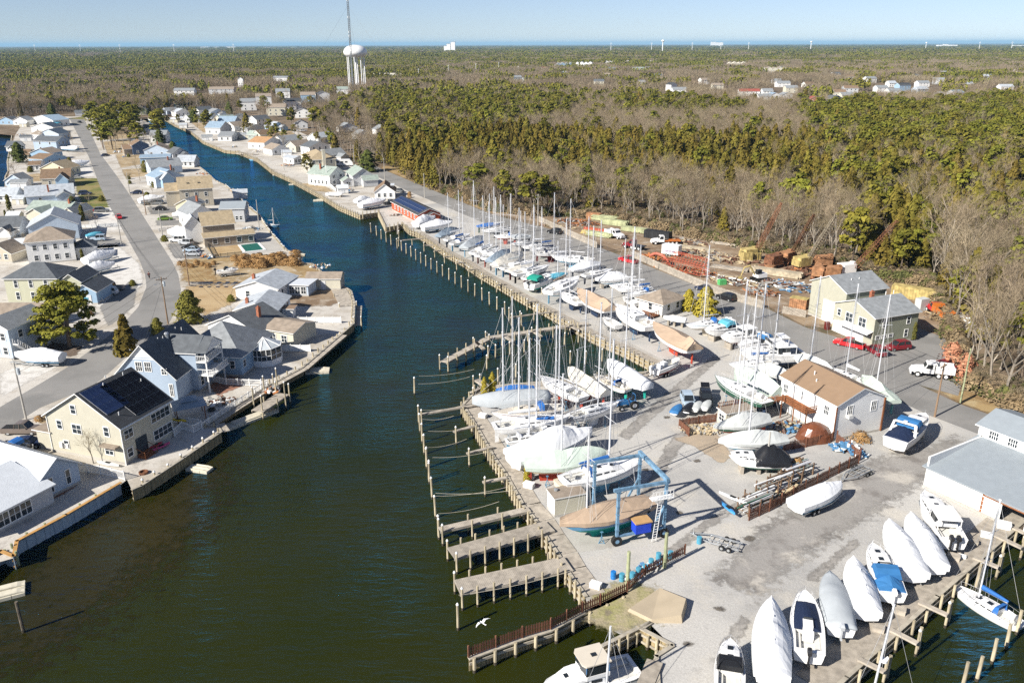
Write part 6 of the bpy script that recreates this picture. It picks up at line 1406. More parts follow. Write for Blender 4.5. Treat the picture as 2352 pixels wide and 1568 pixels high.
sailboat('large sailboat under smooth tan cover left of the yard office','m',(1965,1135),(1642,945),2.9,cov=[(0,1.0),(.18,1.5),(.3,1.1),(.6,1.25),(.85,.6),(1,.15)],ccol='tan',bot='navy',mast=True,mh=15,keel=1.6,seed=18,drop=.4)
powerboat('small white open dinghy boat on trailer below the big tan cover','m',(2055,1282),(1862,1178),1.2,style='none',well=(.05,.7,.7),on='trailer',engines=0,bot='white',Lmax=5.5,seed=19,tlabel='light trailer carrying the small white open dinghy')
sailboat('large white cutter with dark spray hood in front of the yard office','y',(912,1252),(575,1045),3.0,bot='navy',mh=17,keel=1.6,seed=21,stripe='white',bcol='white',stand=True)
sailboat('sailboat under tan cover bunched round a solar panel, red keel, nearest the lane','y',(1282,1440),(918,1212),3.0,cov=[(0,1.2),(.12,1.7),(.22,.9),(.5,1.1),(.85,.5),(1,.15)],ccol='tan',bot='red',mast=False,keel=1.5,stand=True,seed=22,drop=.3)
p=bpy.data.objects
powerboat('white open centre console boat with red bottom on trailer by the slip corner','v',(82,600),(302,512),1.5,style='console',bot='red',on='trailer',well=(.05,.8,.78),engines=2,ecol='white',seed=23,tlabel='trailer under the white centre console with red bottom')
sailboat('sailboat under bright blue tarp first in the roadside row','m',(735,335),(935,318),2.4,cov=LOWC,ccol='blue',bot='green',seed=31)
sailboat('long white sailboat behind the blue tarped one in the roadside row','m',(1035,352),(772,378),2.5,bcol='white',seed=32)
sailboat('white sailboat with red keel third in the roadside row','m',(1090,425),(882,425),2.4,bot='red',bcol=None,seed=33)
sailboat('sailboat with grey cockpit tent behind the third roadside boat','m',(1215,430),(1040,435),2.4,cov=LOWC,ccol='grey',seed=34)
sailboat('white sailboat fifth in the roadside row with blue stripe','m',(1240,480),(1045,500),2.4,stripe='blue',seed=35)
sailboat('white sailboat with plain decks sixth in the roadside row','m',(1395,510),(1132,530),2.4,bcol='white',seed=37)
sailboat('white sailboat with teal bottom and blue sail cover in the roadside row','m',(1460,528),(1212,560),2.5,bot='aqua',bcol='blue',seed=38)
sailboat('sailboat with black topside stripe and maroon bottom in the roadside row','m',(1262,580),(1568,570),2.7,stripe='black',bot='maroon',bcol='navy',mh=15,seed=36)
sailboat('slim white racing sloop with long bow after the maroon bottomed boat','m',(1800,662),(1410,628),2.4,bot='lblue',bcol=None,seed=41)
sailboat('sailboat with white tarp pitched over the deck in the roadside row','m',(1592,742),(1862,692),2.5,cov=TENT,ccol='white',seed=42)
sailboat('white sailboat on cradle behind the white tarp in the roadside row','m',(1702,795),(1975,742),2.5,bot='navy',bcol='white',seed=43)
powerboat('motor cruiser under white peaked shrink film with blue bottom by the lane','m',(2095,805),(1812,832),2.2,cov=[(0,.6),(.25,1.5),(.55,1.7),(.8,.6),(1,.2)],bot='lblue',engines=0,base=.9,seed=44)
sailboat('white sailboat with pointed bow left of the yard office roof','m',(2245,875),(1940,892),2.4,bcol='white',bot='white',seed=46)
sailboat('white sailboat with stripe nearer the yard office roof','m',(2330,905),(1995,925),2.4,bcol='white',stripe='grey',seed=47)
sailboat('white sailboat with leaning blue furled mast behind the yard office','y',(935,905),(670,945),2.3,bcol='blue',seed=48)
powerboat('small white dinghy with dark cockpit between quay boats and office','y',(790,1015),(642,955),1.2,style='none',well=(.05,.7,.7),bot='white',engines=0,on='blocks',base=.4,Lmax=5,seed=49)
powerboat('upturned white dinghy on timber rack before the yellow shrubs','y',(1205,1150),(1015,1125),1.9,cov=[(0,.3),(.5,.45),(1,.1)],engines=0,base=1.2,on='blocks',Lmax=5.5,D=.5,seed=50)
sailboat('white fin keel sailboat lying across the lane end by yellow shrubs','y',(1560,1170),(1205,1205),2.7,bcol=None,bot='beige',stripe='lblue',mh=15,seed=51)
powerboat('white express boat with teal canvas next to the fin keel sailboat','y',(1680,1210),(1368,1275),2.0,style='cruiser',bimini=('aqua',.2,.5,1.3),bot='white',engines=0,base=.8,seed=52)
powerboat('white pilothouse cruiser with maroon bottom on stands','y',(1850,1270),(1512,1325),2.4,style='cabin',bot='maroon',engines=0,base=1.0,B=3.4,seed=53)
powerboat('white express cruiser squeezed behind the big motor yacht','y',(1965,1330),(1665,1400),2.2,style='cruiser',bimini=('royal',.12,.3,1.5),bot='grey',engines=0,base=.8,seed=54)
t,F=powerboat('largest white motor yacht with black windscreens and flybridge','v',(1395,432),(838,458),2.9,style='cabin',bot='navy',engines=0,base=.9,B=4.6,D=2.0,Lmax=15,seed=55)
fb=MB();fb.box(F.x(.30),F.x(.55),-1.5,1.5,F.top(.3)+1.4,F.top(.3)+2.0);fb.box(F.x(.28),F.x(.42),-1.4,1.4,F.top(.3)+2.9,F.top(.3)+3.0)
for q in(.29,.41):
 for s in(-1.3,1.3):fb.cbox(F.x(q),s,F.top(.3)+2.0,.07,.07,.9)
fb.build('flybridge',gel('white'),t);w=MB();w.box(F.x(.545),F.x(.56),-1.45,1.45,F.top(.3)+1.95,F.top(.3)+2.4);w.build('flybridge_screen',DKGLASS,t)
sailboat('white day sailer with thin blue stripes below the motor yacht','v',(1165,545),(745,562),2.3,stripe='blue',bot='lblue',bcol='blue',mh=12,seed=56)
sailboat('huge boat under pale green grey ridge tarp beside the brown roofed workshop','v',(1185,790),(800,590),3.2,cov=[(0,1.2),(.2,1.9),(.5,2.0),(.8,1.3),(1,.4)],ccol='sage',B=4.6,mast=True,mh=16,tm=.5,drop=1.2,seed=57)
sailboat('dark green hulled sloop with white deck in front of the pale green tarp','v',(1090,905),(618,668),2.9,col='green',bot='navy',stripe='white',bcol='lgrey' if False else 'white',mh=17,keel=1.6,stand=True,seed=58)
sailboat('grey tarped boat tucked between the tarps and the workshop roof','v',(1250,650),(1030,580),2.6,cov=TENT,ccol='lgrey',mh=13,seed=59)
sailboat('grey tarped sailboat behind the workshop ridge, farther of two','v',(1660,600),(1318,480),2.7,cov=TENT,ccol='lgrey',mh=15,seed=60)
sailboat('white sailboat with cluttered deck behind the workshop roof','v',(1950,720),(1650,585),2.6,bcol='white',mh=15,seed=61)
sailboat('sailboat under mint green tarp with aqua rudder behind the workshop corner','v',(2215,880),(1925,670),2.8,cov=[(0,.2),(.25,.4),(.4,1.2),(.7,1.3),(1,.3)],ccol='sage',bot='aqua',mh=15,seed=62)
t,F=powerboat('white express cruiser with royal blue canvas parked beside the workshop','r',(880,950),(1192,702),2.3,style='cruiser',bot='white',engines=0,base=.85,B=3.7,Lmax=11,bimini=('royal',.30,.52,1.6),seed=63)
cf=Form(F.L,F.B*.9,F.D,'power');cover(t,cf,[(.02,.25),(.26,.9)],'navy',.05,.2,.03,.28,5,.03,4)
sailboat('sailboat wholly wrapped in grey canvas on the quay corner','s',(1200,795),(508,845),2.4,cov=[(0,.5),(.2,1.0),(.6,1.0),(.85,.7),(1,.3)],ccol='grey',bot='navy',puff=.5,drop=1.0,mh=14,mizzen=True,tm=.6,seed=71,stand=True)
sailboat('boat under blue tarp behind the grey wrapped sailboat','s',(1065,715),(722,745),2.2,cov=LOWC,ccol='blue',bot='red',mh=15,mizzen=True,seed=72)
sailboat('white sloop with flush dotted deck, bow to the slip, left of the beige cover','s',(1532,800),(1128,605),2.8,bcol=None,bot='red',mh=16,seed=73,rail=True,stand=True)
sailboat('sailboat under smooth beige ridge cover with dark lashings','s',(1732,760),(1385,560),2.9,cov=[(0,.7),(.3,1.2),(.75,1.5),(.9,1.2),(1,.7)],ccol='cream',bot='red',mh=15,seed=74)
sailboat('cream decked sloop with teal bottom between the two covered boats','s',(1938,728),(1622,590),2.5,deckc='beige',bot='teal',bcol=None,mh=15,seed=75)
sailboat('sailboat in white wrap with dark straps and teal bottom','s',(2115,690),(1748,500),2.8,cov=[(0,.6),(.3,1.0),(.7,1.5),(.92,1.3),(1,.8)],ccol='white',bot='teal',puff=.7,drop=.8,mh=15,seed=76)
sailboat('white ketch with blue sheer stripe, bow pointing at the blue tractor','s',(1398,960),(1852,835),2.8,stripe='navy',bot='white',bcol=None,mh=16,mizzen=True,seed=77,stand=True)
sailboat('cream decked cutter with red brown rail on the quay','s',(1332,895),(682,955),2.6,deckc='beige',stripe='maroon',bot='white',bcol=None,mh=14,tm=.62,seed=78,stand=True)
sailboat('white sloop with small solar panel at its stern below the cream cutter','s',(688,1080),(1400,1000),2.5,bot='white',bcol='white',mh=17,seed=79,stand=True)
sailboat('white sloop with canvas bag row behind the blue tarp heap','s',(1000,1110),(1465,1085),2.3,bot='white',bcol='blue',mh=15,seed=80)
sailboat('white sailboat with blue tarp heaped in its cockpit and blue rudder','s',(808,1195),(1190,1130),2.4,bot='lblue',bcol='white',mh=14,seed=81)
powerboat('very large motor yacht in white shrink wrap on the near quay','s',(872,1335),(1592,1125),2.6,cov=[(0,1.0),(.2,1.5),(.4,2.2),(.58,2.3),(.75,1.0),(1,.25)],drop=1.3,B=4.6,D=1.9,Lmax=15,engines=0,base=.9,bot='white',seed=82)
sailboat('heavy cream hulled ketch with red bottom under sage green tarp','s',(985,1395),(1722,1345),2.8,col='cream',bot='red',cov=[(0,.8),(.2,1.0),(.35,1.5),(.75,1.9),(.9,1.5),(1,.9)],ccol='sage',B=4.0,full=True,keel=1.3,mh=12,tm=.45,drop=.5,stand=True,seed=83)
sailboat('white cruising sloop with blue canvas beside the boat hoist','t',(960,225),(1505,95),2.9,bot='lblue',bcol='blue',mh=17,seed=84,stripe='grey',stand=True)
powerboat('wooden launch with orange brown deck beside the cream shed','t',(948,225),(1110,190),1.4,style='none',well=(.1,.6,.6),col='cream',deckc='beige',engines=0,base=.5,bot='red',seed=85,Lmax=7)
sailboat('blue hulled gaff ketch with teal bottom under tan cover in the boat hoist','t',(1545,360),(948,522),2.7,col='blue',bot='teal',cov=[(0,.35),(.2,.9),(.5,1.3),(.75,1.2),(.92,.9),(1,.7)],ccol='tan',full=True,keel=1.25,mh=11,tm=.72,mizzen=False,drop=.45,seed=86,stand=True)
sailboat('dark green hulled sailboat under grey tarp by the cabin shed','v',(1085,1040),(608,1110),2.5,col='green',bot='red',cov=[(0,.8),(.2,1.3),(.5,1.6),(.8,.8),(1,.2)],ccol='lgrey',mh=16,seed=91)
sailboat('white hulled sailboat with blue bottom under grey tarp, nearest the fence','v',(1242,1215),(648,1245),2.5,bot='lblue',cov=[(0,.4),(.2,1.2),(.5,1.5),(.8,1.1),(1,.3)],ccol='lgrey',mh=15,seed=92)
powerboat('white cuddy motorboat with black plastic sheet over its stern half','v',(1272,1395),(738,1380),1.9,style='cuddy',cov=[(0,.5),(.1,1.2),(.3,2.0),(.45,1.9),(.58,.5)],ccol='black',t1=.58,bot='green',puff=.4,drop=.5,engines=0,base=.8,B=3.2,seed=93,Lmax=9.5)
cabin(bpy.data.objects[[o.name for o in COL.objects if o.get('label','').startswith('white cuddy motorboat with black')][0]],Form(9.2,3.2,1.38,'power'),.58,.9,.4,.6)
powerboat('white shrink wrapped boat on trailer outside the picket fence','u',(570,172),(722,112),1.7,cov=[(0,.5),(.2,1.0),(.6,1.2),(.85,.6),(1,.3)],on='trailer',drop=.8,engines=0,seed=94,tlabel='trailer under the white wrapped boat outside the fence')
powerboat('white walkaround boat with black canvas top cut by the bottom edge','u',(343,815),(346,628),1.8,style='cuddy',bimini=('black',.40,.62,.9),bot='white',on='trailer',engines=1,Lmax=9,seed=101,tlabel='trailer under the boat cut by the bottom edge')
powerboat('longest white shrink wrapped boat with pointed bow, torn film at its stern','u',(488,765),(482,498),1.9,cov=[(0,.5),(.2,1.1),(.5,1.4),(.7,1.1),(.9,.7),(1,.5)],drop=.9,on='trailer',engines=0,Lmax=10,seed=102,tlabel='trailer under the longest wrapped boat of the diagonal row')
powerboat('white centre console boat with black cockpit cover and black outboard','u',(612,690),(596,470),1.7,style='console',cov=[(0,.05),(.4,.4),(.7,.5),(.82,.1)],ccol='navy',t0=.34,t1=.82,puff=0,drop=.0,wide=.80 if False else 1.0,on='trailer',bot='white',engines=1,Lmax=9,seed=103,tlabel='trailer under the console boat with black cover')if False else None
t,F=powerboat('white centre console boat with black cockpit cover and black outboard','u',(612,690),(596,470),1.7,style='console',well=(.05,.34,.72),on='trailer',bot='white',engines=1,Lmax=9,seed=103,tlabel='trailer under the console boat with black cover')
cf=Form(F.L,F.B*.74,F.D,'power');cf.top=lambda t,f=F:f.top(t)+.03;cover(t,cf,[(.3,.5),(.5,.6),(.7,.35),(.78,.1)],'navy',.02,.3,.34,.78,8,.04,3)
powerboat('motorboat with grey fitted cover in the diagonal row','u',(722,602),(680,412),1.6,cov=[(0,.1),(.1,.5),(.4,.75),(.62,.6),(.8,.2),(1,.1)],ccol='grey',drop=.12,puff=.6,on='trailer',engines=1,ecol='grey',Lmax=8.5,seed=104,tlabel='trailer under the grey covered boat')
powerboat('shorter white shrink wrapped boat between grey cover and blue canvas','u',(812,545),(758,362),1.7,cov=[(0,.5),(.15,1.0),(.5,1.25),(.8,.6),(1,.3)],drop=.8,on='trailer',engines=0,Lmax=8.5,seed=105,tlabel='trailer under the shorter wrapped boat')
t,F=powerboat('white cuddy boat with bright blue canvas over the cockpit','u',(898,482),(826,315),1.7,style='cuddy',bimini=('royal',.22,.46,1.1),bot='white',on='trailer',engines=1,ecol='white',Lmax=8.5,seed=106,tlabel='trailer under the boat with bright blue canvas')
cf=Form(F.L,F.B*.92,F.D,'power');cover(t,cf,[(.02,.3),(.2,.8)],'royal',.05,.2,.03,.23,5,.03,4)
powerboat('large white shrink wrapped boat with humped cabin, left of the wrapped pair','u',(975,412),(880,235),1.9,cov=SHR,drop=1.0,on='trailer',engines=0,Lmax=9.5,seed=107,tlabel='trailer under the left wrapped boat of the pair')
powerboat('white shrink wrapped boat nearest the cabin boat, right of the wrapped pair','u',(1042,388),(952,212),1.9,cov=[(0,.6),(.2,1.0),(.45,1.5),(.6,1.0),(1,.3)],drop=1.0,on='trailer',engines=0,Lmax=9.5,seed=108,tlabel='trailer under the right wrapped boat of the pair')
powerboat('white sport fishing boat with hard top and twin outboards by the garage door','u',(1105,300),(1002,138),2.0,style='cabin',bot='white',on='trailer',engines=2,Lmax=10,seed=109,tlabel='trailer under the sport fishing boat with twin outboards')
sailboat('white sailboat afloat in the dark slip basin','u',(1338,578),(1092,432),WZ+1.0,floating=True,bcol='blue',bot='navy',mh=11.5,tm=.60,stripe=None,seed=111)
P_=G(1352,1512,1.55)
t=thing('motorboat','white flybridge boat with cream hard top at the bottom edge','motorboat',(P_.x,P_.y,WZ-.6),math.radians(200));F=Form(9.5,3.5,1.5,'power');hull(t,F,'white','navy',None,.35);deck(t,F,(.04,.36,.74));cabin(t,F,.40,.88,.9,.7)
fb=MB();fb.box(-1.4,.9,-1.25,1.25,F.top(.4)+.8,F.top(.4)+1.2);fb.build('flybridge',gel('white'),t);w=MB()
for a,b in(((.95,-1.2),(.95,1.2)),((.95,1.2),(-1.2,1.2)),((.95,-1.2),(-1.2,-1.2))):w.face([(a[0],a[1],F.top(.4)+1.2),(b[0],b[1],F.top(.4)+1.2),(b[0]*.92,b[1]*.95,F.top(.4)+2.25),(a[0]*.92,a[1]*.95,F.top(.4)+2.25)])
w.build('windscreen',DKGLASS,t);h=MB();h.prism([(-1.5,-1.3),(1.0,-1.3),(1.25,-.9),(1.25,.9),(1.0,1.3),(-1.5,1.3)],F.top(.4)+2.3,F.top(.4)+2.42);h.build('hardtop',gel('beige'),t)
pz=MB()
for x in(-1.35,.9):
 for s in(-1.15,1.15):pz.cbox(x,s,F.top(.4)+1.2,.06,.06,1.1)
pz.box(-1.3,.9,-1.16,-1.12,F.top(.4)+1.18,F.top(.4)+1.32);pz.build('blue_canvas_frame',cloth('royal'),t);hc=MB();hc.cbox(-.3,0,F.top(.4)+2.42,.5,.45,.05);hc.build('hatch',DKGLASS,t)
for lab,b,h,lean in(('white mast rising from below the bottom edge with teal rope',K('t',1245,1640),7.2,.02),('white mast with radar dome at the bottom of the slip basin',K('u',835,775),8.5,.05)):
 p=G(*b,.0);m=MB();m.cyl((0,0,WZ),(0,0,h),.12,.10,8);t=thing('sailboat',lab,'sailboat',(p.x,p.y,0),0);m.build('mast',ALU,t);w=MB()
 for q in((3.0,-2),(-3,-2),(1.5,2)):w.cyl((0,0,h-.2),(q[0],q[1],WZ+1),.022,n=3)
 w.build('rigging',WIRE,t);F=Form(9,2.9,1.2,'sail');hb=MB();r_=thing;
 sub=MB();t.rotation_euler=(0,lean,0)
 if 'radar' in lab:d=MB();d.cyl((.3,0,2.4),(.3,0,2.65),.3,n=10);d.build('radar_dome',gel('white'),t)
powerboat('white wrapped boat on trailer under the big street pine','3',(425,478),(105,470),1.7,cov=SHR,drop=1.0,on='trailer',engines=0,seed=121,tlabel='trailer of the wrapped boat under the big pine')
powerboat('white wrapped boat on the drive, farther of the two by the cedars','2',(755,940),(1028,872),1.8,cov=SHR,drop=.9,on='trailer',engines=0,seed=122,tlabel='trailer of the farther wrapped boat by the cedars')
powerboat('white wrapped boat on the drive, nearer of the two by the cedars','2',(758,1018),(1018,965),1.8,cov=SHR,drop=.9,on='trailer',engines=0,seed=123,tlabel='trailer of the nearer wrapped boat by the cedars')
powerboat('low boat under pale blue tarp beside the white parked car','2',(680,1280),(892,1268),1.2,cov=LOWC,ccol='aqua',drop=.3,puff=.3,on='trailer',engines=0,seed=124,tlabel='trailer under the pale blue tarp boat')
powerboat('boat with blue tarp tucked behind the silver off-roader','2',(770,722),(912,705),1.4,cov=LOWC,ccol='aqua',drop=.3,on='trailer',engines=0,seed=125,tlabel='trailer under the blue tarp boat by the off-roader')
powerboat('white wrapped boat above the grey estate car across the street','2',(1240,415),(1462,390),1.7,cov=SHR,drop=.8,on='trailer',engines=0,seed=126,tlabel='trailer of the wrapped boat by the grey estate car')
powerboat('white wrapped boat leaning on the small yellow cottage','2',(1690,520),(1530,530),1.8,cov=SHR,drop=.8,on='trailer',engines=0,seed=127,tlabel='trailer of the wrapped boat at the yellow cottage')
powerboat('tent shaped white wrapped boat beside the pale off-roaders','2',(1712,700),(1490,690),2.0,cov=[(0,.5),(.3,1.6),(.6,1.8),(1,.3)],drop=1.0,on='trailer',engines=0,seed=128,tlabel='trailer of the tent shaped wrapped boat')
powerboat('white wrapped boat on trailer near the tan gabled house','2',(612,92),(800,72),1.8,cov=SHR,drop=.9,on='trailer',engines=0,seed=129,tlabel='trailer of the wrapped boat near the tan house')
powerboat('white speedboat parked on the vacant lot','2',(1925,1050),(2118,1042),1.1,well=(.05,.5,.7),on='trailer',bot='white',engines=1,Lmax=6,seed=130,tlabel='trailer of the speedboat on the vacant lot')
powerboat('white runabout with blue tarp in the lot by the dark pickup','3',(190,1110),(10,1080),1.3,style='cuddy',bimini=('blue',.3,.6,1.0),on='trailer',engines=1,bot='white',seed=131,tlabel='trailer of the runabout with blue tarp')
powerboat('long white wrapped boat on trailer before the brown roofed bank house','b',(1380,545),(1640,505),1.8,cov=SHR,drop=.9,on='trailer',engines=0,seed=132,tlabel='trailer of the long wrapped boat on the bank')
powerboat('smaller white wrapped boat behind the long one on the bank','b',(1330,495),(1480,470),1.7,cov=SHR,drop=.8,on='trailer',engines=0,seed=133,tlabel='trailer of the smaller wrapped boat on the bank')
powerboat('low white skiff on the bank terrace left of the brown roofed house','b',(1035,425),(1220,435),.9,well=(.05,.7,.7),style='none',engines=0,base=.3,bot='white',seed=134)
powerboat('open white boat moored under the creek head bulkhead','1',(1440,775),(1320,772),WZ+.8,floating=True,well=(.05,.7,.7),style='none',engines=0,bot='white',seed=135)
powerboat('small blue and white jet boat moored below the far bank','b',(315,65),(240,65),WZ+.6,floating=True,well=(.05,.5,.6),style='none',engines=0,col='lblue',bot='white',Lmax=4,seed=136)
powerboat('blue covered boat on trailer by the last street houses','1',(500,815),(590,800),1.4,cov=LOWC,ccol='aqua',on='trailer',engines=0,seed=137,tlabel='trailer of the blue covered boat by the last houses')
powerboat('white motorboat with dark windscreen in front of the grey house','1',(560,1020),(720,1030),1.6,style='cuddy',on='trailer',engines=1,seed=138,tlabel='trailer of the motorboat in front of the grey house')
t_=sailboat('small blue beach catamaran mast boat at the canal bank below the pool house','b',(430,745),(525,745),WZ+.6,floating=True,mh=5,bcol=None,bot='navy',col='blue',rail=False,seed=139,Lmin=4.5)
print('BOATS',[b for b in BOATS_LOG if b[1]>13.5 or b[1]<6.5])
def paint(c,name):return M('car_paint_'+name,c,.28,var=.03,metal=.0,spec=.6)
PAINT={'white':(.75,.75,.74),'silver':(.40,.42,.44),'grey':(.16,.165,.17),'black':(.012,.012,.014),'darkblue':(.02,.03,.07),'blue':(.05,.12,.28),'red':(.50,.02,.025),'darkred':(.20,.012,.02),'green':(.14,.24,.03),'lightblue':(.38,.47,.56),'brown':(.16,.13,.11),'orange':(.55,.16,.03),'yellow':(.60,.40,.03)}
CARGLASS=M('car_glass',(.02,.024,.028),.06,spec=.7);HEADL=M('headlamp',(.75,.75,.72),.15);TAILL=M('tail_lamp',(.30,.01,.01),.3)
WH=MB();WH.cyl((0,-.11,0),(0,.11,0),.34,n=14);WH.cyl((0,-.12,0),(0,.12,0),.2,n=10,mi=1);WHEEL=WH.mesh('wheel',[BLACKR,GALV])
BW=MB();BW.cyl((0,-.16,0),(0,.16,0),.52,n=14);BW.cyl((0,-.17,0),(0,.17,0),.28,n=10,mi=1);BIGWHEEL=BW.mesh('wheel',[BLACKR,TRIM])
CARM={}
SHAPES={'sedan':(4.6,[(-2.3,.72,.72),(-2.1,.86,.86),(-1.2,.90,.92),(0,.91,.92),(.9,.90,.90),(1.6,.87,.80),(2.2,.80,.70),(2.35,.66,.60)],[(-1.75,.72,.92),(-1.05,.66,1.38),(-.1,.66,1.45),(.45,.66,1.38),(1.15,.74,.92)]),'suv':(4.7,[(-2.35,.80,.85),(-2.2,.92,1.0),(-1.2,.95,1.05),(0,.96,1.05),(.8,.95,1.03),(1.5,.92,.98),(2.2,.86,.86),(2.35,.72,.72)],[(-2.2,.82,1.02),(-1.9,.76,1.68),(-.5,.76,1.76),(.35,.75,1.68),(1.05,.82,1.02)]),'jeep':(4.3,[(-2.1,.84,.98),(-2.0,.86,1.05),(-1,.88,1.08),(.4,.88,1.08),(.7,.84,1.06),(1.7,.80,1.0),(2.0,.78,.92),(2.05,.70,.85)],[(-2.0,.80,1.08),(-1.95,.77,1.78),(-.5,.77,1.82),(.35,.77,1.80),(.6,.80,1.08)]),'pickup':(5.7,[(-2.85,.88,.98),(-2.7,.95,1.02),(-1.0,.97,1.04),(.3,.97,1.04),(1.0,.97,1.06),(1.9,.95,1.05),(2.6,.90,.96),(2.85,.78,.85)],[(-.75,.82,1.04),(-.60,.78,1.72),(.3,.78,1.78),(.75,.77,1.70),(1.3,.84,1.06)]),}
def car_meshes(shape,col):
 k=(shape,col)
 if k in CARM:return CARM[k]
 L,st,gh=SHAPES[shape];b=MB();pm=paint(PAINT[col],col)
 def arch(x):return.42 if any(abs(x-w)<.5 for w in(-L*.30,L*.31))else.30
 b.loft([[(x,-w*.96,.30),(x,-w,.55),(x,-w*.97,h*.93),(x,-w*.80,h),(x,w*.80,h),(x,w*.97,h*.93),(x,w,.55),(x,w*.96,.30)]for x,w,h in st],closed=True)
 if shape=='pickup':b.box(-2.65,-.85,-.72,.72,1.03,1.05,1)
 r=gh;b.face([(r[1][0],-r[1][1],r[1][2]+.02),(r[3][0],-r[3][1],r[3][2]+.02),(r[3][0],r[3][1],r[3][2]+.02),(r[1][0],r[1][1],r[1][2]+.02)]);
 b.loft([[(x,-w,h),(x,w,h)]for x,w,h in[(q[0],q[1],q[2]+.03)for q in r[1:4]]],cap0=False,cap1=False)
 for s in(-1,1):
  for a,c in((r[0],r[1]),(r[4],r[3])):b.bar((a[0],s*a[1],a[2]),(c[0],s*c[1],c[2]),.07)
  m=(r[1][0]+r[3][0])/2;b.bar((m,s*r[1][1]*1.08,r[0][2]),(m,s*r[2][1],r[2][2]),.07)
  b.cbox(r[4][0]-.25,s*(r[4][1]+.12),r[4][2],.12,.2,.14)
 g=MB();g.loft([[(x,-w,st[3][2]-.02),(x,-w*.98,h),(x,w*.98,h),(x,w,st[3][2]-.02)]for x,w,h in gh],cap0=True,cap1=True)
 hl=MB();hl.cbox(L/2-.09,0,st[-2][2]-.2,.16,.34,.14);tl=MB();tl.cbox(-L/2+.03,0,st[0][2]-.2,.08,.16,.2)
 CARM[k]=(b.mesh('body',[pm,BLACKR]),g.mesh('window',CARGLASS),hl.mesh('headlight',HEADL),tl.mesh('taillight',TAILL));return CARM[k]
def car(label,c,a,b,shape='suv',col='white',hatch=False,name='parked_car',group=None,small=False):
 "rear and front ends as seen on the ground"
 A,B=KG(c,*a,.4),KG(c,*b,.4);d=B-A;rz=math.atan2(d.y,d.x);ctr=(A+B)/2;L=SHAPES[shape][0]
 t=thing(name,label,'pickup truck' if shape=='pickup' else 'car',(ctr.x,ctr.y,.02),rz,group);m=car_meshes(shape,col);link('body',m[0],t);link('window',m[1],t)
 for x in(-L*.30,L*.31):
  for s in(-.82,.82):link('wheel',WHEEL,t,(x,s,.34))
 if not small:
  for s in(-.6,.6):link('headlight',m[2],t,(0,s,0));link('taillight',m[3],t,(0,s*1.2,0))
 if hatch:
  h=MB();h.bar((-L/2+.4,0,1.75),(-L/2-.75,0,2.1),1.4,.08);h.build('tailgate',m[0].materials[0],t)
 return t
car('white sedan on the pale drive beside the brown roofed house','2',(650,213),(755,205),'sedan','white',small=True)
car('dark blue car by the lawn in front of the grey roofed house','2',(700,352),(828,350),'suv','darkblue',small=True)
car('dark grey long estate car parked by the street','2',(832,505),(985,500),'suv','grey')
car('red car half hidden by the grey estate car','2',(765,505),(860,498),'sedan','red',small=True)
car('red car stopped on the street edge beside the white pole','2',(1040,530),(1080,590),'sedan','red')
car('silver off-roader parked below the blue tarp boat','2',(955,752),(795,757),'jeep','lightblue')
car('white crossover at the drive with blue tarp boat','2',(1055,1225),(850,1230),'suv','white')
car('dark pickup behind the white crossover','2',(1095,1188),(890,1190),'pickup','grey')
car('dark blue hatchback on the kerb across the lawn','2',(1265,345),(1175,345),'sedan','darkblue',small=True)
car('grey estate car below the wrapped boat on trailer','2',(1465,440),(1330,440),'suv','grey',small=True)
car('black car between bare tree and grey estate car','2',(1470,488),(1372,488),'sedan','black',small=True)
car('green hatchback on the white drive','2',(1418,580),(1522,575),'sedan','green',small=True)
car('white off-roader in front of the tent shaped boat','2',(1645,770),(1500,770),'jeep','white')
car('pale grey off-roader next to the white off-roader','2',(1715,800),(1590,790),'jeep','silver')
car('dark saloon in the middle of the tan house driveway','2',(1770,830),(1605,830),'sedan','black')
car('light blue saloon second from the front in the tan house driveway','2',(1785,858),(1620,855),'sedan','lightblue')
car('silver saloon nearest the pole in the tan house driveway','2',(1790,892),(1640,890),'sedan','silver')
car('brown grey pickup with long bed at the beige house','3',(50,985),(255,985),'pickup','brown')
car('dark saloon between the pickup and the beige house','3',(125,1080),(250,1075),'sedan','darkblue')
car('dark car far down the street at its end','1',(700,790),(735,795),'sedan','black',small=True)
car('blue car parked by the street pines','1',(925,1090),(962,1085),'sedan','darkblue',small=True)
car('black estate car by the grey fence at the shore road','m',(1505,405),(1378,385),'suv','black')
car('red pickup driving along the shore road','m',(2205,682),(2030,640),'pickup','red')
car('dark blue saloon behind the yellow shrubs, farther of two','y',(1450,910),(1290,870),'sedan','darkblue')
car('black saloon behind the yellow shrubs, nearer of two','y',(1660,1000),(1465,945),'suv','black')
car('bright red pickup in front of the boatyard house','v',(1935,410),(1690,355),'pickup','red')
car('dark red car with raised tailgate by the boatyard house corner','v',(2100,480),(1985,410),'suv','darkred',hatch=True)
car('maroon off-roader parked along the olive side wall','v',(2345,400),(2140,420),'suv','darkred')
car('silver estate car facing the camera on the yard','v',(355,830),(400,935),'suv','lightblue')
car('black estate car with raised tailgate on the yard','v',(525,800),(550,925),'suv','black',hatch=True)
car('dark red car behind the white dump truck','r',(1445,270),(1250,225),'sedan','darkred')
car('grey car in front of the brown roofed bank house','b',(1830,405),(1720,395),'sedan','grey',small=True)
car('white car by the shore road bend houses','a',(520,768),(565,768),'sedan','white',small=True)
car('white van by the shore road bend houses','a',(575,772),(620,770),'suv','white',small=True)
car('dark red pickup with trailer at the boat dealer lot','b',(1660,530),(1730,520),'pickup','black',small=True)
t=thing('motorhome','white and grey motorhome beside the big beige bank house','motorhome',KG('a',905,1045),.12)
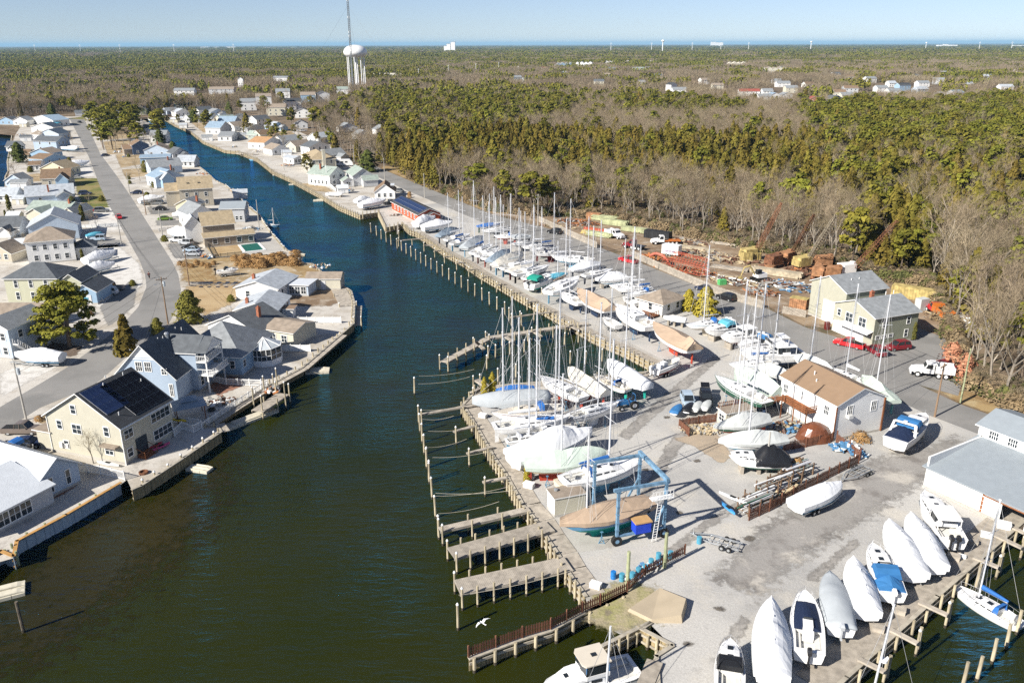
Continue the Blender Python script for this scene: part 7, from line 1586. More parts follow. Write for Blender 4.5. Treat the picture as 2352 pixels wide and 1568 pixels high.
b=MB();b.loft([[(x,-1.2,.5),(x,-1.2,h),(x,1.2,h),(x,1.2,.5)]for x,h in((-4.5,3.2),(3.2,3.2),(3.9,2.6),(4.6,1.6))],closed=True);b.build('body',gel('white'),t);g=MB()
for x in(-3,-1,1):g.box(x,x+1.2,-1.23,-1.2,1.7,2.4)
g.face([(3.3,-1.1,3.1),(3.95,-1.1,2.5),(3.95,1.1,2.5),(3.3,1.1,3.1)]);g.build('window',CARGLASS,t)
for x in(-2.8,3):
 for s in(-1.1,1.1):link('wheel',WHEEL,t,(x,s,.34))
def truck(label,c,a,b,col='white',bed='dump',bedc='white',axles=2):
 A,B=KG(c,*a),KG(c,*b);d=B-A;rz=math.atan2(d.y,d.x);ctr=(A+B)/2;L=max(6.5,min(9,d.length))
 t=thing('truck',label,'truck',(ctr.x,ctr.y,0),rz);pm=paint(PAINT[col],col);x1=L/2
 k=MB();k.loft([[(x,-w,.8),(x,-w,h),(x,w,h),(x,w,.8)]for x,w,h in((x1-2.1,.85,1.7),(x1-1.0,.80,1.62),(x1-.15,.72,1.45),(x1,.6,1.25))],closed=True)
 k.loft([[(x,-w,.8),(x,-w*.95,h),(x,w*.95,h),(x,w,.8)]for x,w,h in((x1-3.6,1.1,2.5),(x1-2.5,1.1,2.55),(x1-2.0,1.08,1.75))],closed=True)
 for s in(-1,1):k.cbox(x1-1.1,s*.98,.75,1.3,.3,.35)
 k.box(x1-.1,x1+.12,-1.1,1.1,.5,.8);k.build('cab',pm,t)
 g=MB();g.face([(x1-2.0,-.95,1.8),(x1-2.0,.95,1.8),(x1-2.48,.92,2.5),(x1-2.48,-.92,2.5)])
 for s in(-1,1):g.face([(x1-3.3,s*1.115,1.65),(x1-2.2,s*1.115,1.65),(x1-2.5,s*1.09,2.4),(x1-3.3,s*1.09,2.4)])
 g.build('window',CARGLASS,t);f=MB();f.box(-L/2,x1-1,-.45,.45,.55,.85);f.build('frame',BLACKR,t)
 bm=paint(PAINT[bedc],bedc);e=MB();x0=-L/2-.2;xe=x1-3.8
 if bed=='dump':
  e.box(x0,xe,-1.2,1.2,1.0,1.15);e.box(xe-.1,xe,-1.2,1.2,1.15,2.6);e.box(x0,x0+.1,-1.2,1.2,1.15,2.2)
  for s in(-1,1):e.box(x0,xe,s*1.2-.06,s*1.2+.06,1.0,2.3);[e.cbox(x0+(xe-x0)*q/5,s*1.28,1.0,.14,.1,1.3)for q in range(6)]
  e.box(xe,xe+.8,-1.1,1.1,2.5,2.6);e.build('dump_bed',bm,t)
 else:e.box(x0,xe,-1.2,1.2,1.0,1.2);e.build('flat_bed',bm,t)
 for x in[x1-1.1]+[-L/2+1.0+i*1.15 for i in range(axles)]:
  for s in(-1.0,1.0):link('wheel',BIGWHEEL,t,(x,s,.52))
 for s in(-.65,.65):h=MB();h.cbox(x1+.02,s,1.0,.1,.3,.2);h.build('headlight',HEADL,t)
 return t
truck('white dump truck parked across the road by the reddish bush','r',(1400,360),(1055,320))
truck('white dump truck in the timber yard by the tall light mast','y',(520,415),(650,450))
truck('white cab flatbed truck in front of the black container','y',(1150,490),(900,490),bed='flat',bedc='orange',axles=3)
truck('red tractor truck with black chassis by the yard gate','y',(830,545),(665,515),'darkred','flat','black',3)
truck('red and orange truck behind the boatyard house','g',(1560,1420),(1400,1300),'red','dump','orange')
t=thing('tractor','blue farm tractor with big rear wheels by the white wrapped boat','tractor',KG('s',1930,895),math.radians(200));bl=paint((.03,.16,.38),'tractor_blue')
b=MB();b.box(.1,1.9,-.4,.4,.8,1.45);b.box(-1.1,.2,-.45,.45,.7,1.1);b.box(-1.2,-.5,-.75,.75,1.1,1.3);b.cyl((1.2,.2,1.4),(1.2,.2,2.1),.05,n=6);b.build('body',bl,t);s=MB();s.cbox(-.7,0,1.3,.5,.5,.12);s.cbox(-.92,0,1.4,.1,.5,.5);s.build('seat',BLACKR,t)
r=MB();[r.cbox(-1.0,q,1.2,.08,.08,1.1)for q in(-.5,.5)];r.box(-1.05,-.95,-.54,.54,2.25,2.33);r.build('roll_bar',bl,t)
for x,sc in((-.7,1.35),(1.5,.8)):
 for q in(-.85,.85):w=link('wheel',BIGWHEEL,t,(x,q,.52*sc));w.scale=(sc,1.2,sc)
f=MB();f.bar((1.8,0,.6),(3.6,0,.5),.12);f.bar((3.6,-.9,.5),(3.6,.9,.5),.12);f.build('drawbar',bl,t)
A,D_=KG('t',1320,655),KG('t',1632,598);d=D_-A;L=max(5.5,min(6.6,d.length));rz=math.atan2(d.y,d.x)
t=thing('boat_hoist','tall pale blue travelling boat hoist straddling the tan covered ketch','boat hoist',(A.x,A.y,0),rz);HB=M('hoist_blue',(.14,.25,.36),.6,var=.4,scale=1.5);W=6.8;Hh=7.2
hw=MB();hw.cyl((0,-.24,0),(0,.24,0),.62,n=16);hw.cyl((0,-.25,0),(0,.25,0),.26,n=10,mi=1);HW=hw.mesh('wheel',[BLACKR,HB])
for x in(0,L):
 for y in(0,W):
  m=MB();m.bar((x,y,.7),(x,y,Hh),.34,.3)
  for z in range(2,8):m.cbox(x,y,z,.42,.42,.06)
  m.build('leg',HB,t);w=link('wheel',HW,t,(x,y,.62))
m=MB();[m.bar((-.6,y,Hh),(L+.4,y,Hh),.28,.36)for y in(0,W)];m.build('side_beam',HB,t)
m=MB();m.bar((L,-.3,Hh+.35),(L,W+.3,Hh+.3),.4,.45);m.build('cross_beam',HB,t)
m=MB();[m.bar((.0,y,1.2),(L,y,1.2),.26,.26)for y in(0,W)];[m.bar((L-1.6,y,1.3),(L,y,4.2),.2)for y in(0,W)];m.build('lower_beam',HB,t)
m=MB();[m.cyl((x,y,Hh-.2),(x+.1,W/2+(y-W/2)*.5,2.6),.03,n=4)for x in(1.0,4.8)for y in(0,W)];m.build('sling_cable',WIRE,t)
m=MB();[m.loft([[(x-.15,W/2+2.0*math.sin(a),3.2-1.5*math.cos(a)),(x+.15,W/2+2.0*math.sin(a),3.2-1.5*math.cos(a))]for a in[(-1.3+2.6*i/8)for i in range(9)]],cap0=False,cap1=False)for x in(1.0,4.8)];m.build('sling',BLACKR,t)
m=MB();m.box(2.0,3.9,-.75,.55,1.5,2.8);m.build('engine_box',M('engine_blue',(.02,.06,.5),.4),t);m=MB();m.box(1.9,4.0,-.85,.65,2.8,2.95);m.build('engine_roof',M('plywood',(.44,.27,.12),.8),t)
m=MB()
for q in(-.25,.25):m.bar((L-1.6+q,-.8,.2),(L-.9+q,-.5,5.6),.06)
for i in range(16):z=.4+i*.33;m.bar((L-1.6+.7*(z-.2)/5.4-.25,-.8+.3*(z-.2)/5.4,z),(L-1.6+.7*(z-.2)/5.4+.25,-.8+.3*(z-.2)/5.4,z),.045)
m.build('ladder',TRIM,t);m=MB();m.box(L-2.2,L+.5,-1.0,-.2,5.6,5.7)
for i in range(7):m.cbox(L-2.15+i*.43,-.97,5.7,.04,.04,1.0)
for z in(6.2,6.7):m.bar((L-2.2,-.97,z),(L+.5,-.97,z),.04)
m.build('platform',TRIM,t)
def place_tree(label,c,base,h,meshes,cat='tree',name='tree',sx=1.0,group=None,href=12.5,rz=0):
 p=KG(c,*base)if c else G(*base);t=thing(name,label,cat,(p.x,p.y,0),rz,group);k=h/href;t.scale=(k*sx,k*sx,k)
 link('trunk',meshes[0],t);link('crown',meshes[1],t);return t
PINEY=M('yellow_green_needles',(.12,.125,.016),.75,col2=(.24,.22,.030),scale=.6,spec=.12)  # paler yellow green needle colour, for the big spreading pine only
def spreading_pine(seed,h=12.0,w=7.0):
 R=random.Random(seed);t=MB();c=MB();t.cyl((0,0,0),(.4,.1,h*.5),.42,.28,8,caps=False);t.cyl((.4,.1,h*.5),(.1,.3,h*.92),.28,.06,6,caps=False)
 for i in range(76):
  f=R.random();z=h*(.10+.86*f);rad=w*(1.05-.75*f**1.2)*R.uniform(.3,1);a=R.uniform(0,2*PI);p=Vector((math.cos(a)*rad,math.sin(a)*rad,z+R.uniform(-.4,.4)))
  t.cyl((.2,.1,max(1.5,z+rad*.1)),p,.09,.03,4,caps=False)
  for q in range(3):clump(c,p+Vector((R.uniform(-.8,.8),R.uniform(-.8,.8),R.uniform(-.2,.4))),R.uniform(.7,1.25),60,.23,R,.5)
 return t.mesh('pine_trunk',BARK),c.mesh('pine_crown',PINEY)
BIGP=spreading_pine(5);place_tree('big spreading yellow green pine at the street corner','3',(480,412),12.5,BIGP,'pine tree','pine_tree',href=12.0)
SHRUBM=cedar_meshes(61,6.5,2600,.42,M('olive_shrub',(.085,.085,.016),.8,col2=(.19,.17,.035),scale=.8,spec=.1),.42,.20);DENSE=cedar_meshes(62,8,1500,.30,M('hedge_green',(.045,.06,.016),.8,col2=(.11,.125,.03),scale=.8,spec=.1),.5,.26)
place_tree('round olive green evergreen shrub beside the street bend','2',(1690,1490),6.6,SHRUBM,'shrub','evergreen_shrub',href=6.5)
SLIM=cedar_meshes(63,7,900,.17,None,.7,.24)
place_tree('ragged dark cedar leaning beside the blue grey house','3',(885,470),7.6,SLIM,'cedar tree','cedar_tree',1.3,href=7);place_tree('shorter cedar left of the ragged one','3',(830,475),5.0,SLIM,'cedar tree','cedar_tree',1.2,href=7,rz=1)
place_tree('small bright green shrub behind the dark roof','3',(1090,330),3.4,SHRUBM,'shrub','evergreen_shrub',.9,href=6.5)
PCOL=cedar_meshes(64,5,500,.13,M('arborvitae',(.05,.055,.012),.8,col2=(.13,.115,.03),scale=1,spec=.1),.35,.2)
for i,(x,y,h)in enumerate(((645,925,4.6),(678,930,4.8),(738,940,3.0),(765,905,4.2))):place_tree(['tall cedar hedge plant nearest the white house wall','tall cedar hedge plant beside the first at the white house','short cedar bush left of the last tall hedge plant','tall cedar hedge plant by the wrapped boats'][i],'2',(x,y),h,PCOL,'hedge plant','cedar_shrub',href=5)
place_tree('slim cedar by the solar roofed wing','2',(740,590),5,PCOL,'hedge plant','cedar_shrub',href=5);place_tree('tall slim cedar by the side canal garden','2',(92,490),5.2,PCOL,'hedge plant','cedar_shrub',href=5)
for i,x in enumerate((58,88,115,138)):place_tree('small pointed cedar in the row by the side canal','2',(x,560),2.6,PCOL,'hedge plant','cedar_shrub',group='small pointed cedars by the side canal',href=5)
place_tree('round dark bush by the driveway lawn','2',(910,415),2.0,SHRUBM,'shrub','evergreen_shrub',1.5,href=6.5);place_tree('broad dark hedge bush in the grey roofed house garden','2',(650,450),3.2,DENSE,'shrub','evergreen_shrub',1.6,href=8)
place_tree('conical green shrub in front of the blue canal houses','2',(1295,165),5.2,SHRUBM,'shrub','evergreen_shrub',.75,href=6.5)
for a in(('round dense evergreen at the side canal shore','1',(185,1145),9.5,DENSE,1.25,8),('round evergreen at the end of the west row','1',(480,765),12,DENSE,1.0,8),('tall dark spruce at the creek head','1',(1500,700),17,CEDARS[1],1.0,12),('dark green evergreen right of the creek head spruce','1',(1730,800),9,DENSE,1.3,8),('golden green pine beside the creek house','1',(1850,870),13,PINES[1],1.2,13),('orange tinged evergreen behind the creek house','1',(2050,730),10,DENSE,1.1,8),('dark bluish spruce on the creek bank','1',(2200,900),12,CEDARS[2],1.3,12),('dark bushy evergreen by the navy house','1',(1430,985),8,DENSE,1.2,8),('evergreen bush behind the light blue house','1',(1550,1090),7,DENSE,1.1,8),('grey pine in the far garden cluster','a',(510,755),14,PINES[0],.9,12.5),('tall dark pine in the far garden cluster','a',(700,800),17,PINES[2],1.1,13.5),('low pine above the leaning evergreen','a',(800,870),9,PINES[1],1.2,13),('dark leaning evergreen beside the big beige house','a',(850,990),12,CEDARS[0],1.1,11.5),('dark spreading evergreen at the shore road bend','a',(1100,1090),9.5,DENSE,1.5,8),('small pine with bare trunk on the bank terrace','b',(845,275),10.5,PINES[3],.9,14),('tall pine standing out in front of the bare wood','',(1222,502),15,PINES[2],1.2,13.5),('broad pine at the edge of the bare wood by the road','',(1098,462),13.5,PINES[0],1.5,12.5)):
 place_tree(a[0],a[1],a[2],a[3],a[4],'evergreen tree','evergreen_tree',a[5],None,a[6])
for i,(x,y,h)in enumerate(((880,860,10),(940,900,9),(1050,880,12),(1130,900,12),(1190,880,11),(1000,830,11),(850,800,10),(820,900,6))):
 place_tree('pine in the clump between the street and the creek','1',(x,y),h,PINES[i%4],'pine tree','pine_tree',1.25,'pines between the street and the creek',13,i)
for i,(c,x,y,h,lab)in enumerate((('1',1010,1010,10,'bare tree in front of the street pine clump'),('1',200,770,11,'pale many stemmed bare tree at the side canal head'),('1',640,960,6,'small bare tree by the grey motorboat'),('2',150,210,8,'bare spreading tree by the side canal'),('2',1250,240,9,'bare street tree with thin trunk by the tan house'),('2',1350,520,5,'small bare tree over the black car'),('2',870,660,5,'low bare tree before the white fence'),('2',810,460,5,'small bare tree by the lawn'),('1',2080,800,11,'bare tree behind the grey creek house'),('a',330,780,10,'bare round crowned tree in the far gardens'),('a',440,900,8,'bare tree behind the bank cottages'),('a',920,920,10,'bare tree by the shore road bend cottages'),('3',640,1215,5.2,'spreading bare tree in front of the beige house'),('1',1300,880,8,'bare tree on the creek bank behind the pines'),('a',110,700,10,'bare tree among the far white houses'),('a',1080,830,12,'bare tree above the bank road bend'))):
 place_tree(lab,c,(x,y),h,BARES[i%5],'bare tree','bare_tree',1.15,None,12.5+.6*(i%5),i)
GOLD=cedar_meshes(66,5.5,1500,.36,GOLD_L,.5,.22)
place_tree('yellow cypress bush beside the yard office, left of two','y',(1225,1080),4.6,GOLD,'shrub','yellow_shrub',.9,href=5.5);place_tree('larger yellow cypress bush beside the yard office','y',(1370,1120),6.0,GOLD,'shrub','yellow_shrub',1.05,href=5.5)
place_tree('narrow yellow cypress by the stub pier, left of two','s',(615,775),3.2,GOLD,'shrub','yellow_shrub',.5,href=5.5);place_tree('narrow yellow cypress by the stub pier, right of two','s',(688,750),3.6,GOLD,'shrub','yellow_shrub',.5,href=5.5)
place_tree('small yellow cypress by the quay posts','s',(998,1560),2.4,GOLD,'shrub','yellow_shrub',.5,href=5.5);place_tree('slim cypress at the corner of the boatyard house','g',(1245,1575),3.4,PCOL,'hedge plant','cedar_shrub',.9,href=5)
RUSTB=cedar_meshes(67,2.6,1000,.62,RUST_L,.3,.10);REDB=cedar_meshes(68,4,500,.4,M('red_berry_twigs',(.36,.13,.07),.8,col2=(.45,.24,.14),scale=1),.4,.16)
for i in range(46):
 r_=random.Random(i);x=60+660*r_.random()**.8;y=1030+95*r_.random()+(720-x)*.04
 place_tree('russet dry leaved bush in the thicket on the vacant lot','b',(x+10,y+40),r_.uniform(1.2,2.5),RUSTB,'bush','dry_bush',1.5,'dry bushes on the vacant lot',3,i)
for i in range(7):
 place_tree('low dry bush beside the street of the vacant lot','2',(1600+50*i,985+12*(i%3)),1.2+.2*(i%2),RUSTB,'bush','dry_bush',1.3,'low dry bushes beside the street',3,i)
place_tree('reddish leafless bush behind the white dump truck','r',(1420,250),4.2,REDB,'bush','red_bush',1.2,href=4);place_tree('russet beech sapling at the foot of the roadside wood','r',(1530,400),5,REDB,'bush','red_bush',.8,href=4)
for i,(c,x,y,h)in enumerate((('2',1150,225,1.6),('2',1160,265,1.5),('2',1465,775,1.8),('2',1610,725,1.4),('3',1595,105,1.6),('2',1180,1165,1.4),('2',850,1140,2.0),('2',900,1150,1.6))):place_tree('low clipped garden bush along the street lots',c,(x,y),h,SHRUBM,'bush','garden_bush',1.4,'low garden bushes of the street',6.5,i)
for i,(c,x,y,h,s)in enumerate((('2',800,1420,.9,2),('v',1910,1230,1.5,1.6),('v',1340,1490,2.0,1.0),('3',270,915,.9,1.6),('b',1890,470,1.6,1.2),('b',1890,440,1.4,1.2))):place_tree(['ornamental dry grass by the shaded drive','dry weeds along the workshop gable wall','tan bush growing through the picket fence racks','dry plant by the beige house porch','yellow bush nearer the red house drive','yellow bush farther up the red house drive'][i],c,(x,y),h,RUSTB,'bush','dry_bush',s,href=3)
POLEW=M('utility_pole_wood',(.25,.17,.11),.9,var=.25,scale=1,stretch=(1,1,.2))
PALEP=M('pale_pole_wood',(.42,.40,.36),.9,var=.2,scale=1,stretch=(1,1,.2))
POLES={}
def pole(key,label,c,base,h,m=None,arm=True,lamp=False,can=False,lean=0):
 p=KG(c,*base)if c else G(*base);t=thing('utility_pole',label,'utility pole',(p.x,p.y,0),math.radians(40));b=MB();b.cyl((0,0,-.2),(0,0,h),.17,.11,8);b.build('pole',m or POLEW,t)
 if arm:a=MB();a.bar((-1.1,0,h-.5),(1.1,0,h-.5),.1,.12);[a.cyl((x,0,h-.44),(x,0,h-.22),.05,n=5)for x in(-1.0,-.5,.5,1.0)];a.build('crossarm',m or POLEW,t)
 if lamp:a=MB();a.tube([(0,0,h-1.6),(-.8,-.6,h-1.1),(-1.5,-1.1,h-1.05)],.04,5);a.cbox(-1.7,-1.25,h-1.12,.55,.28,.12,0,.6);a.build('street_lamp',GALV,t)
 if can:a=MB();a.cyl((.3,-.25,h-1.9),(.3,-.25,h-.9),.26,n=10);a.build('transformer',TRIM if False else M('transformer_grey',(.5,.55,.58),.5),t)
 POLES[key]=Vector((p.x,p.y,h));return t
pole('a','brown utility pole with street lamp at the street bend','2',(1490,1508),10.0,None,True,True,True);pole('b','pale utility pole with transformer by the near street lot','3',(178,912),9.4,PALEP,False,False,True)
pole('c','pale utility pole beside the silver off-roader','2',(1080,798),9.0,PALEP);pole('d','brown utility pole at the vacant lot kerb','2',(1680,1165),8.8,None,False);pole('e','brown pole by the pale off-roaders','2',(1448,748),8.6,PALEP,False)
pole('f','brown pole by the white drive of the green hatchback','2',(1302,540),8.6,None,False);pole('g','pole above the hatchback on the far kerb','2',(1160,365),8.6,PALEP,False);pole('h','pole by the pines of the street','1',(920,1020),8.6,None,False);pole('i','leftmost pole at the street end','1',(765,800),10,PALEP);pole('j','second pole at the street end','1',(790,800),10,PALEP,False)
pole('k','brown utility pole nearest the blue canvas cruiser','r',(1265,715),8.8,None,True);pole('l','tall green grey pole at the foot of the roadside wood','r',(1503,585),9.2,PILEG,False)
pole('m','pole with lamp across the road from the plain pale house','b',(1636,298),9.5,PALEP,True,True);pole('n','pole across the road from the brown roofed bank house','b',(2046,470),9,PALEP,False);pole('o','tall white pole beside the dark spreading evergreen','b',(1322,132),9.5,PALEP,False)
pole('p','tall white flagpole on the bank terrace','b',(1042,345),8.5,TRIM,False);pole('q','utility pole with lamp by the grey fence','m',(1290,335),10,PALEP,True,True);pole('r','pole on the bank above the boat lifts','b',(595,180),9,PALEP,False);pole('s','pole by the canal terrace of the tan shingled house','b',(335,780),9,PALEP,False)
pole('t','leaning weathered pole inside the picket fence yard','v',(1065,1510),6.0,PALEP,False)
def wire(label,a,b,off=0,sag=.9,group=None):
 A,B=Vector(a),Vector(b);o=A.copy();pts=[]
 for i in range(9):f=i/8;p=A.lerp(B,f);p.z-=sag*4*f*(1-f);pts.append(p-o)
 m=MB();m.tube(pts,.022,3);e=m.build('overhead_wire',BLACKR,None,loc=o);return tag(e,label,'wire',group)
P_=POLES;off=Vector((.6,-.5,-.4));far=P_['k']+Vector((60,-42,0));fr=P_['q']+Vector((-2,4,0))
for j in range(3):
 o=off*(j-1)+Vector((0,0,-.5*j))
 for a,b,g in((P_['k'],far,'right edge'),(P_['k'],P_['q'].lerp(P_['k'],.45)+Vector((6,4,-.5)),'lane'),(P_['a'],P_['c'],'street'),(P_['a'],P_['b'],'street'),(P_['m'],P_['n'],'bank road')):wire('thin dark wire sagging along the '+g,a+o,b+o,0,.8,'overhead wires along the '+g)
wire('thin wire crossing the street to the vacant lot pole',P_['a']+Vector((0,0,-1)),P_['d']+Vector((0,0,-.3)));wire('thin wire from the brown pole to the green grey pole',P_['k']+Vector((0,0,-1)),P_['l']+Vector((0,0,-.3)))
wire('thin wire from the brown pole down to the workshop eaves',P_['k']+Vector((0,0,-1)),KG('v',1960,840,6.8),0,.3);wire('thin wire from the street bend pole to the balcony house',P_['a']+Vector((0,0,-1.4)),KG('3',975,430,8.6),0,.4)
def plank_fence(label,pts,h=1.7,m=None,panel=2.4,gap=.17):
 P=[G(a,b)for a,b in pts];o=P[0].copy();t=thing('plank_fence',label,'fence',(o.x,o.y,0));key=(round(h,1),(m or WOODG).name);pm=MB();n=int(panel/gap);R_=random.Random(5)
 for i in range(n):pm.cbox(gap*(i+.5),0,.05,gap*.86,.025,h+R_.uniform(-.05,.05))
 for z in(.4,h-.4):pm.box(0,panel,.02,.08,z,z+.1)
 me=pm.mesh('fence_panel',m or WOODG);po=MB();po.cbox(0,.06,0,.1,.1,h+.1);pme=po.mesh('fence_post',m or WOODG)
 for i in range(len(P)-1):
  a,b=P[i]-o,P[i+1]-o;d=b-a;l=d.length;k=max(1,round(l/panel));rz=math.atan2(d.y,d.x)
  for j in range(k):q=a+d*(j/k);e=link('fence_panel',me,t,(q.x,q.y,0),rz);e.scale=(l/k/panel,1,1);link('fence_post',pme,t,(q.x,q.y,0),rz)
 return t
plank_fence('long grey plank fence between the shore road and the timber yard',sq('m',[(1300,300),(1400,345),(1600,440),(1830,545)]),1.8);plank_fence('grey plank fence from the yard gate to the boatyard house',sq('y',[(745,610),(1000,728),(1275,850),(1500,945),(1700,1015),(1885,1068)]),1.8)
plank_fence('short grey paling fence beside the orange shed',sq('y',[(2060,1110),(2265,1150)]),1.6)
def white_fence(label,c,pts,h=1.2,solid=False,step=1.8,m=None):
 P=[KG(c,*p)for p in pts];o=P[0].copy();t=thing('garden_fence',label,'fence',(o.x,o.y,0));f=MB();k=MB()
 for a,b in zip(P,P[1:]):
  a=a-o;b=b-o;d=b-a;l=d.length;n=max(1,round(l/step));rz=math.atan2(d.y,d.x)
  for i in range(n+1):q=a+d*(i/n);f.cbox(q.x,q.y,0,.12,.12,h+.12,0,rz)
  for z in(.15,h-.1):f.bar(a+Vector((0,0,z)),b+Vector((0,0,z)),.06,.1)
  if solid:k.bar(a+Vector((0,0,h/2)),b+Vector((0,0,h/2)),.03,h-.2)
  else:
   for i in range(int(l/.2)):q=a+d*((i+.5)*.2/l);k.cbox(q.x,q.y,.12,.07,.03,h-.12,0,rz)
 f.build('fence_frame',m or TRIM,t);k.build('palings',m or TRIM,t,kind='stuff');return t
white_fence('white vinyl fence along the patio wall by the grey roofed house','3',[(1905,255),(2000,258),(2352,260)],1.4,True);white_fence('white vinyl fence right of the sunroom house','3',[(1870,450),(2140,455)],1.4,True)
white_fence('white picket fence in two steps on the balcony house canal edge','3',[(1390,985),(1620,832),(1840,690)],1.1);white_fence('white picket fence with gate beside the beige house','3',[(1200,1035),(1255,985),(1330,1010),(1388,980)],1.3);white_fence('white picket fence behind the yellow kayak','3',[(1170,930),(1370,960)],1.1)
white_fence('white picket fence between the pale blue house and the beige house','3',[(520,1270),(690,1290),(855,1330)],1.3);white_fence('white fence panels below the sunroom','3',[(1420,650),(1560,680),(1800,690)],1.2)
white_fence('white vinyl fence before the low bare tree','2',[(700,655),(880,650),(1055,640)],1.1,True);white_fence('white fence below the tan shingled house','2',[(1865,810),(2090,785),(2240,770)],1.1);white_fence('white fence at the drive of the tent shaped boat','2',[(1415,690),(1490,680),(1650,660)],1.0)
white_fence('dark wire fence round the yellow sand garden','2',[(1840,810),(1900,930),(2150,905)],1.1,False,2,M('dark_wire',(.06,.06,.05),.8));white_fence('white fence of the brown roofed bank house terrace','b',[(1060,340),(1130,400),(1200,380)],1.2,True)
picket_fence('brown picket fence with blue ropes below the workshop gable',[K('v',1690,1255),K('v',1800,1340),K('v',1895,1410)],.22,0,2.4,1.5,1.35);picket_fence('brown picket fence with shadows along the white bench beam',[K('v',1210,1325),K('v',1420,1290),K('v',1650,1240)],.22,0,2.4,1.3,1.2)
picket_fence('low brown picket fence round the firewood heap by the cabin shed',[K('v',298,1110),K('v',385,1185)],.2,0,2,1.2,1.2);picket_fence('brown board fence behind the firewood heap',[K('v',300,1110),K('v',470,1080),K('v',625,1060)],.2,0,2,1.2,1.2)
picket_fence('long brown picket fence of the rack yard beside the gravel drive',[K('u',412,225),K('u',480,195),K('u',560,150),K('u',680,85),K('u',782,35)],.24,0,2.4,1.4,1.25,limit=200)
def P3(c,x,y):q=KG(c,x,y);return(q.x,q.y,0)
GREENT=M('treated_timber',(.36,.38,.22),.85,var=.3,scale=1.5,objvar=.15);TANT=M('aged_timber',(.42,.36,.26),.85,var=.25,scale=1.5,objvar=.15);RUST=M('rusty_steel',(.19,.085,.045),.85,var=.4,scale=1.5,objvar=.2);REDL=M('red_lattice_paint',(.42,.10,.055),.7,var=.25)
ORANGE=M('faded_orange_paint',(.33,.17,.085),.8,var=.4,scale=1);YELL=M('faded_yellow_paint',(.42,.33,.13),.8,var=.35,scale=1);BLK=M('black_steel',(.025,.026,.028),.6,var=.3)
LOG={}
def timber_stack(label,c,at,L,n,rows,turn,m,w=.32):
 t=thing('timber_stack',label,'timber stack',P3(c,*at),turn);R_=random.Random(int(at[0]));k=(round(L),w,m.name)
 if k not in LOG:b=MB();b.box(-L/2,L/2,-w*.46,w*.46,0,w*.92);LOG[k]=b.mesh('timber',m)
 for r in range(rows):
  for i in range(n-r//2):link('timber',LOG[k],t,(R_.uniform(-.5,.5),(i-(n-r//2)/2)*w+R_.uniform(-.03,.03),.15+r*w),R_.uniform(-.02,.02))
 b=MB();[b.box(x-.1,x+.1,-n*w/2,n*w/2,0,.15)for x in(-L*.3,L*.3)];b.build('bearer',WOODG,t);return t
rd=math.radians(-35)
for a in(('green treated timber stack nearest the white dump truck','y',(500,280),9,8,5,rd,GREENT),('green treated timber stack behind the white dump truck','y',(580,320),9,8,5,rd,GREENT),('pale green timber stack right of the dump truck','y',(760,380),8,8,4,rd,GREENT),('pale timber stack at the back of the timber yard','y',(640,290),9,6,4,rd,TANT),('green timber stack by the plank fence','y',(450,420),8,7,4,rd,GREENT),('yellowish timber stack in front of the fence masts','y',(375,400),6,6,3,rd,YELL),('long tan timber stack beside the excavator','y',(2010,770),12,8,4,rd,TANT),('heap of weathered beams behind the white trailer','y',(1290,540),11,5,2,rd,TANT),('stack of grey planks in the middle of the scrap yard','y',(1600,720),9,6,2,rd,WOODG),('stack of old beams behind the grey planks','y',(1560,500),8,6,2,rd,WOODG),('red painted steel beams near the dump truck','y',(430,370),9,4,2,rd,REDL),('firewood coloured beams by the green tub','y',(1600,790),6,4,1,rd,TANT)):timber_stack(*a)
def lattice(t,a,b,w,m,n=14,r=.06,name='boom',w2=None):
 a,b=Vector(a),Vector(b);d=(b-a).normalized();s=d.cross(Vector((0,0,1))).normalized();u=s.cross(d);k=MB();pr=None
 for i in range(n+1):
  f=i/n;ww=(w+((w2 or w)-w)*f)*(1 if.08<f<.92 else.6);c=a.lerp(b,f);q=[c+s*(x*ww/2)+u*(y*ww/2)for x,y in((-1,-1),(1,-1),(1,1),(-1,1))]
  if pr:
   for j in range(4):k.bar(pr[j],q[j],r*1.4);k.bar(pr[j],q[(j+1)%4],r)
  pr=q
 return k.build(name,m,t)
t=thing('crane_boom','long bright red lattice crane boom lying on the ground by the plank fence','crane boom',P3('y',1000,690));e=KG('y',1400,800)-KG('y',1000,690);lattice(t,(0,0,1.6),(e.x,e.y,1.6),2.0,REDL,16,.08)
t=thing('crane_boom','second red lattice boom lying behind the first one','crane boom',P3('y',1090,620));e=KG('y',1400,700)-KG('y',1090,620);lattice(t,(0,0,1.2),(e.x,e.y,1.2),1.6,REDL,12,.08)
t=thing('pipe_arch','curved red steel pipe beside the red lattice boom','steel pipe',P3('y',1060,690));b=MB();b.tube([(-4.5,3.5,2.0),(-3.2,2.6,2.9),(-1.5,1.4,2.6),(-.4,.5,1.4),(0,0,0)],.35,8);b.build('pipe',M('red_pipe',(.50,.14,.09),.6),t)
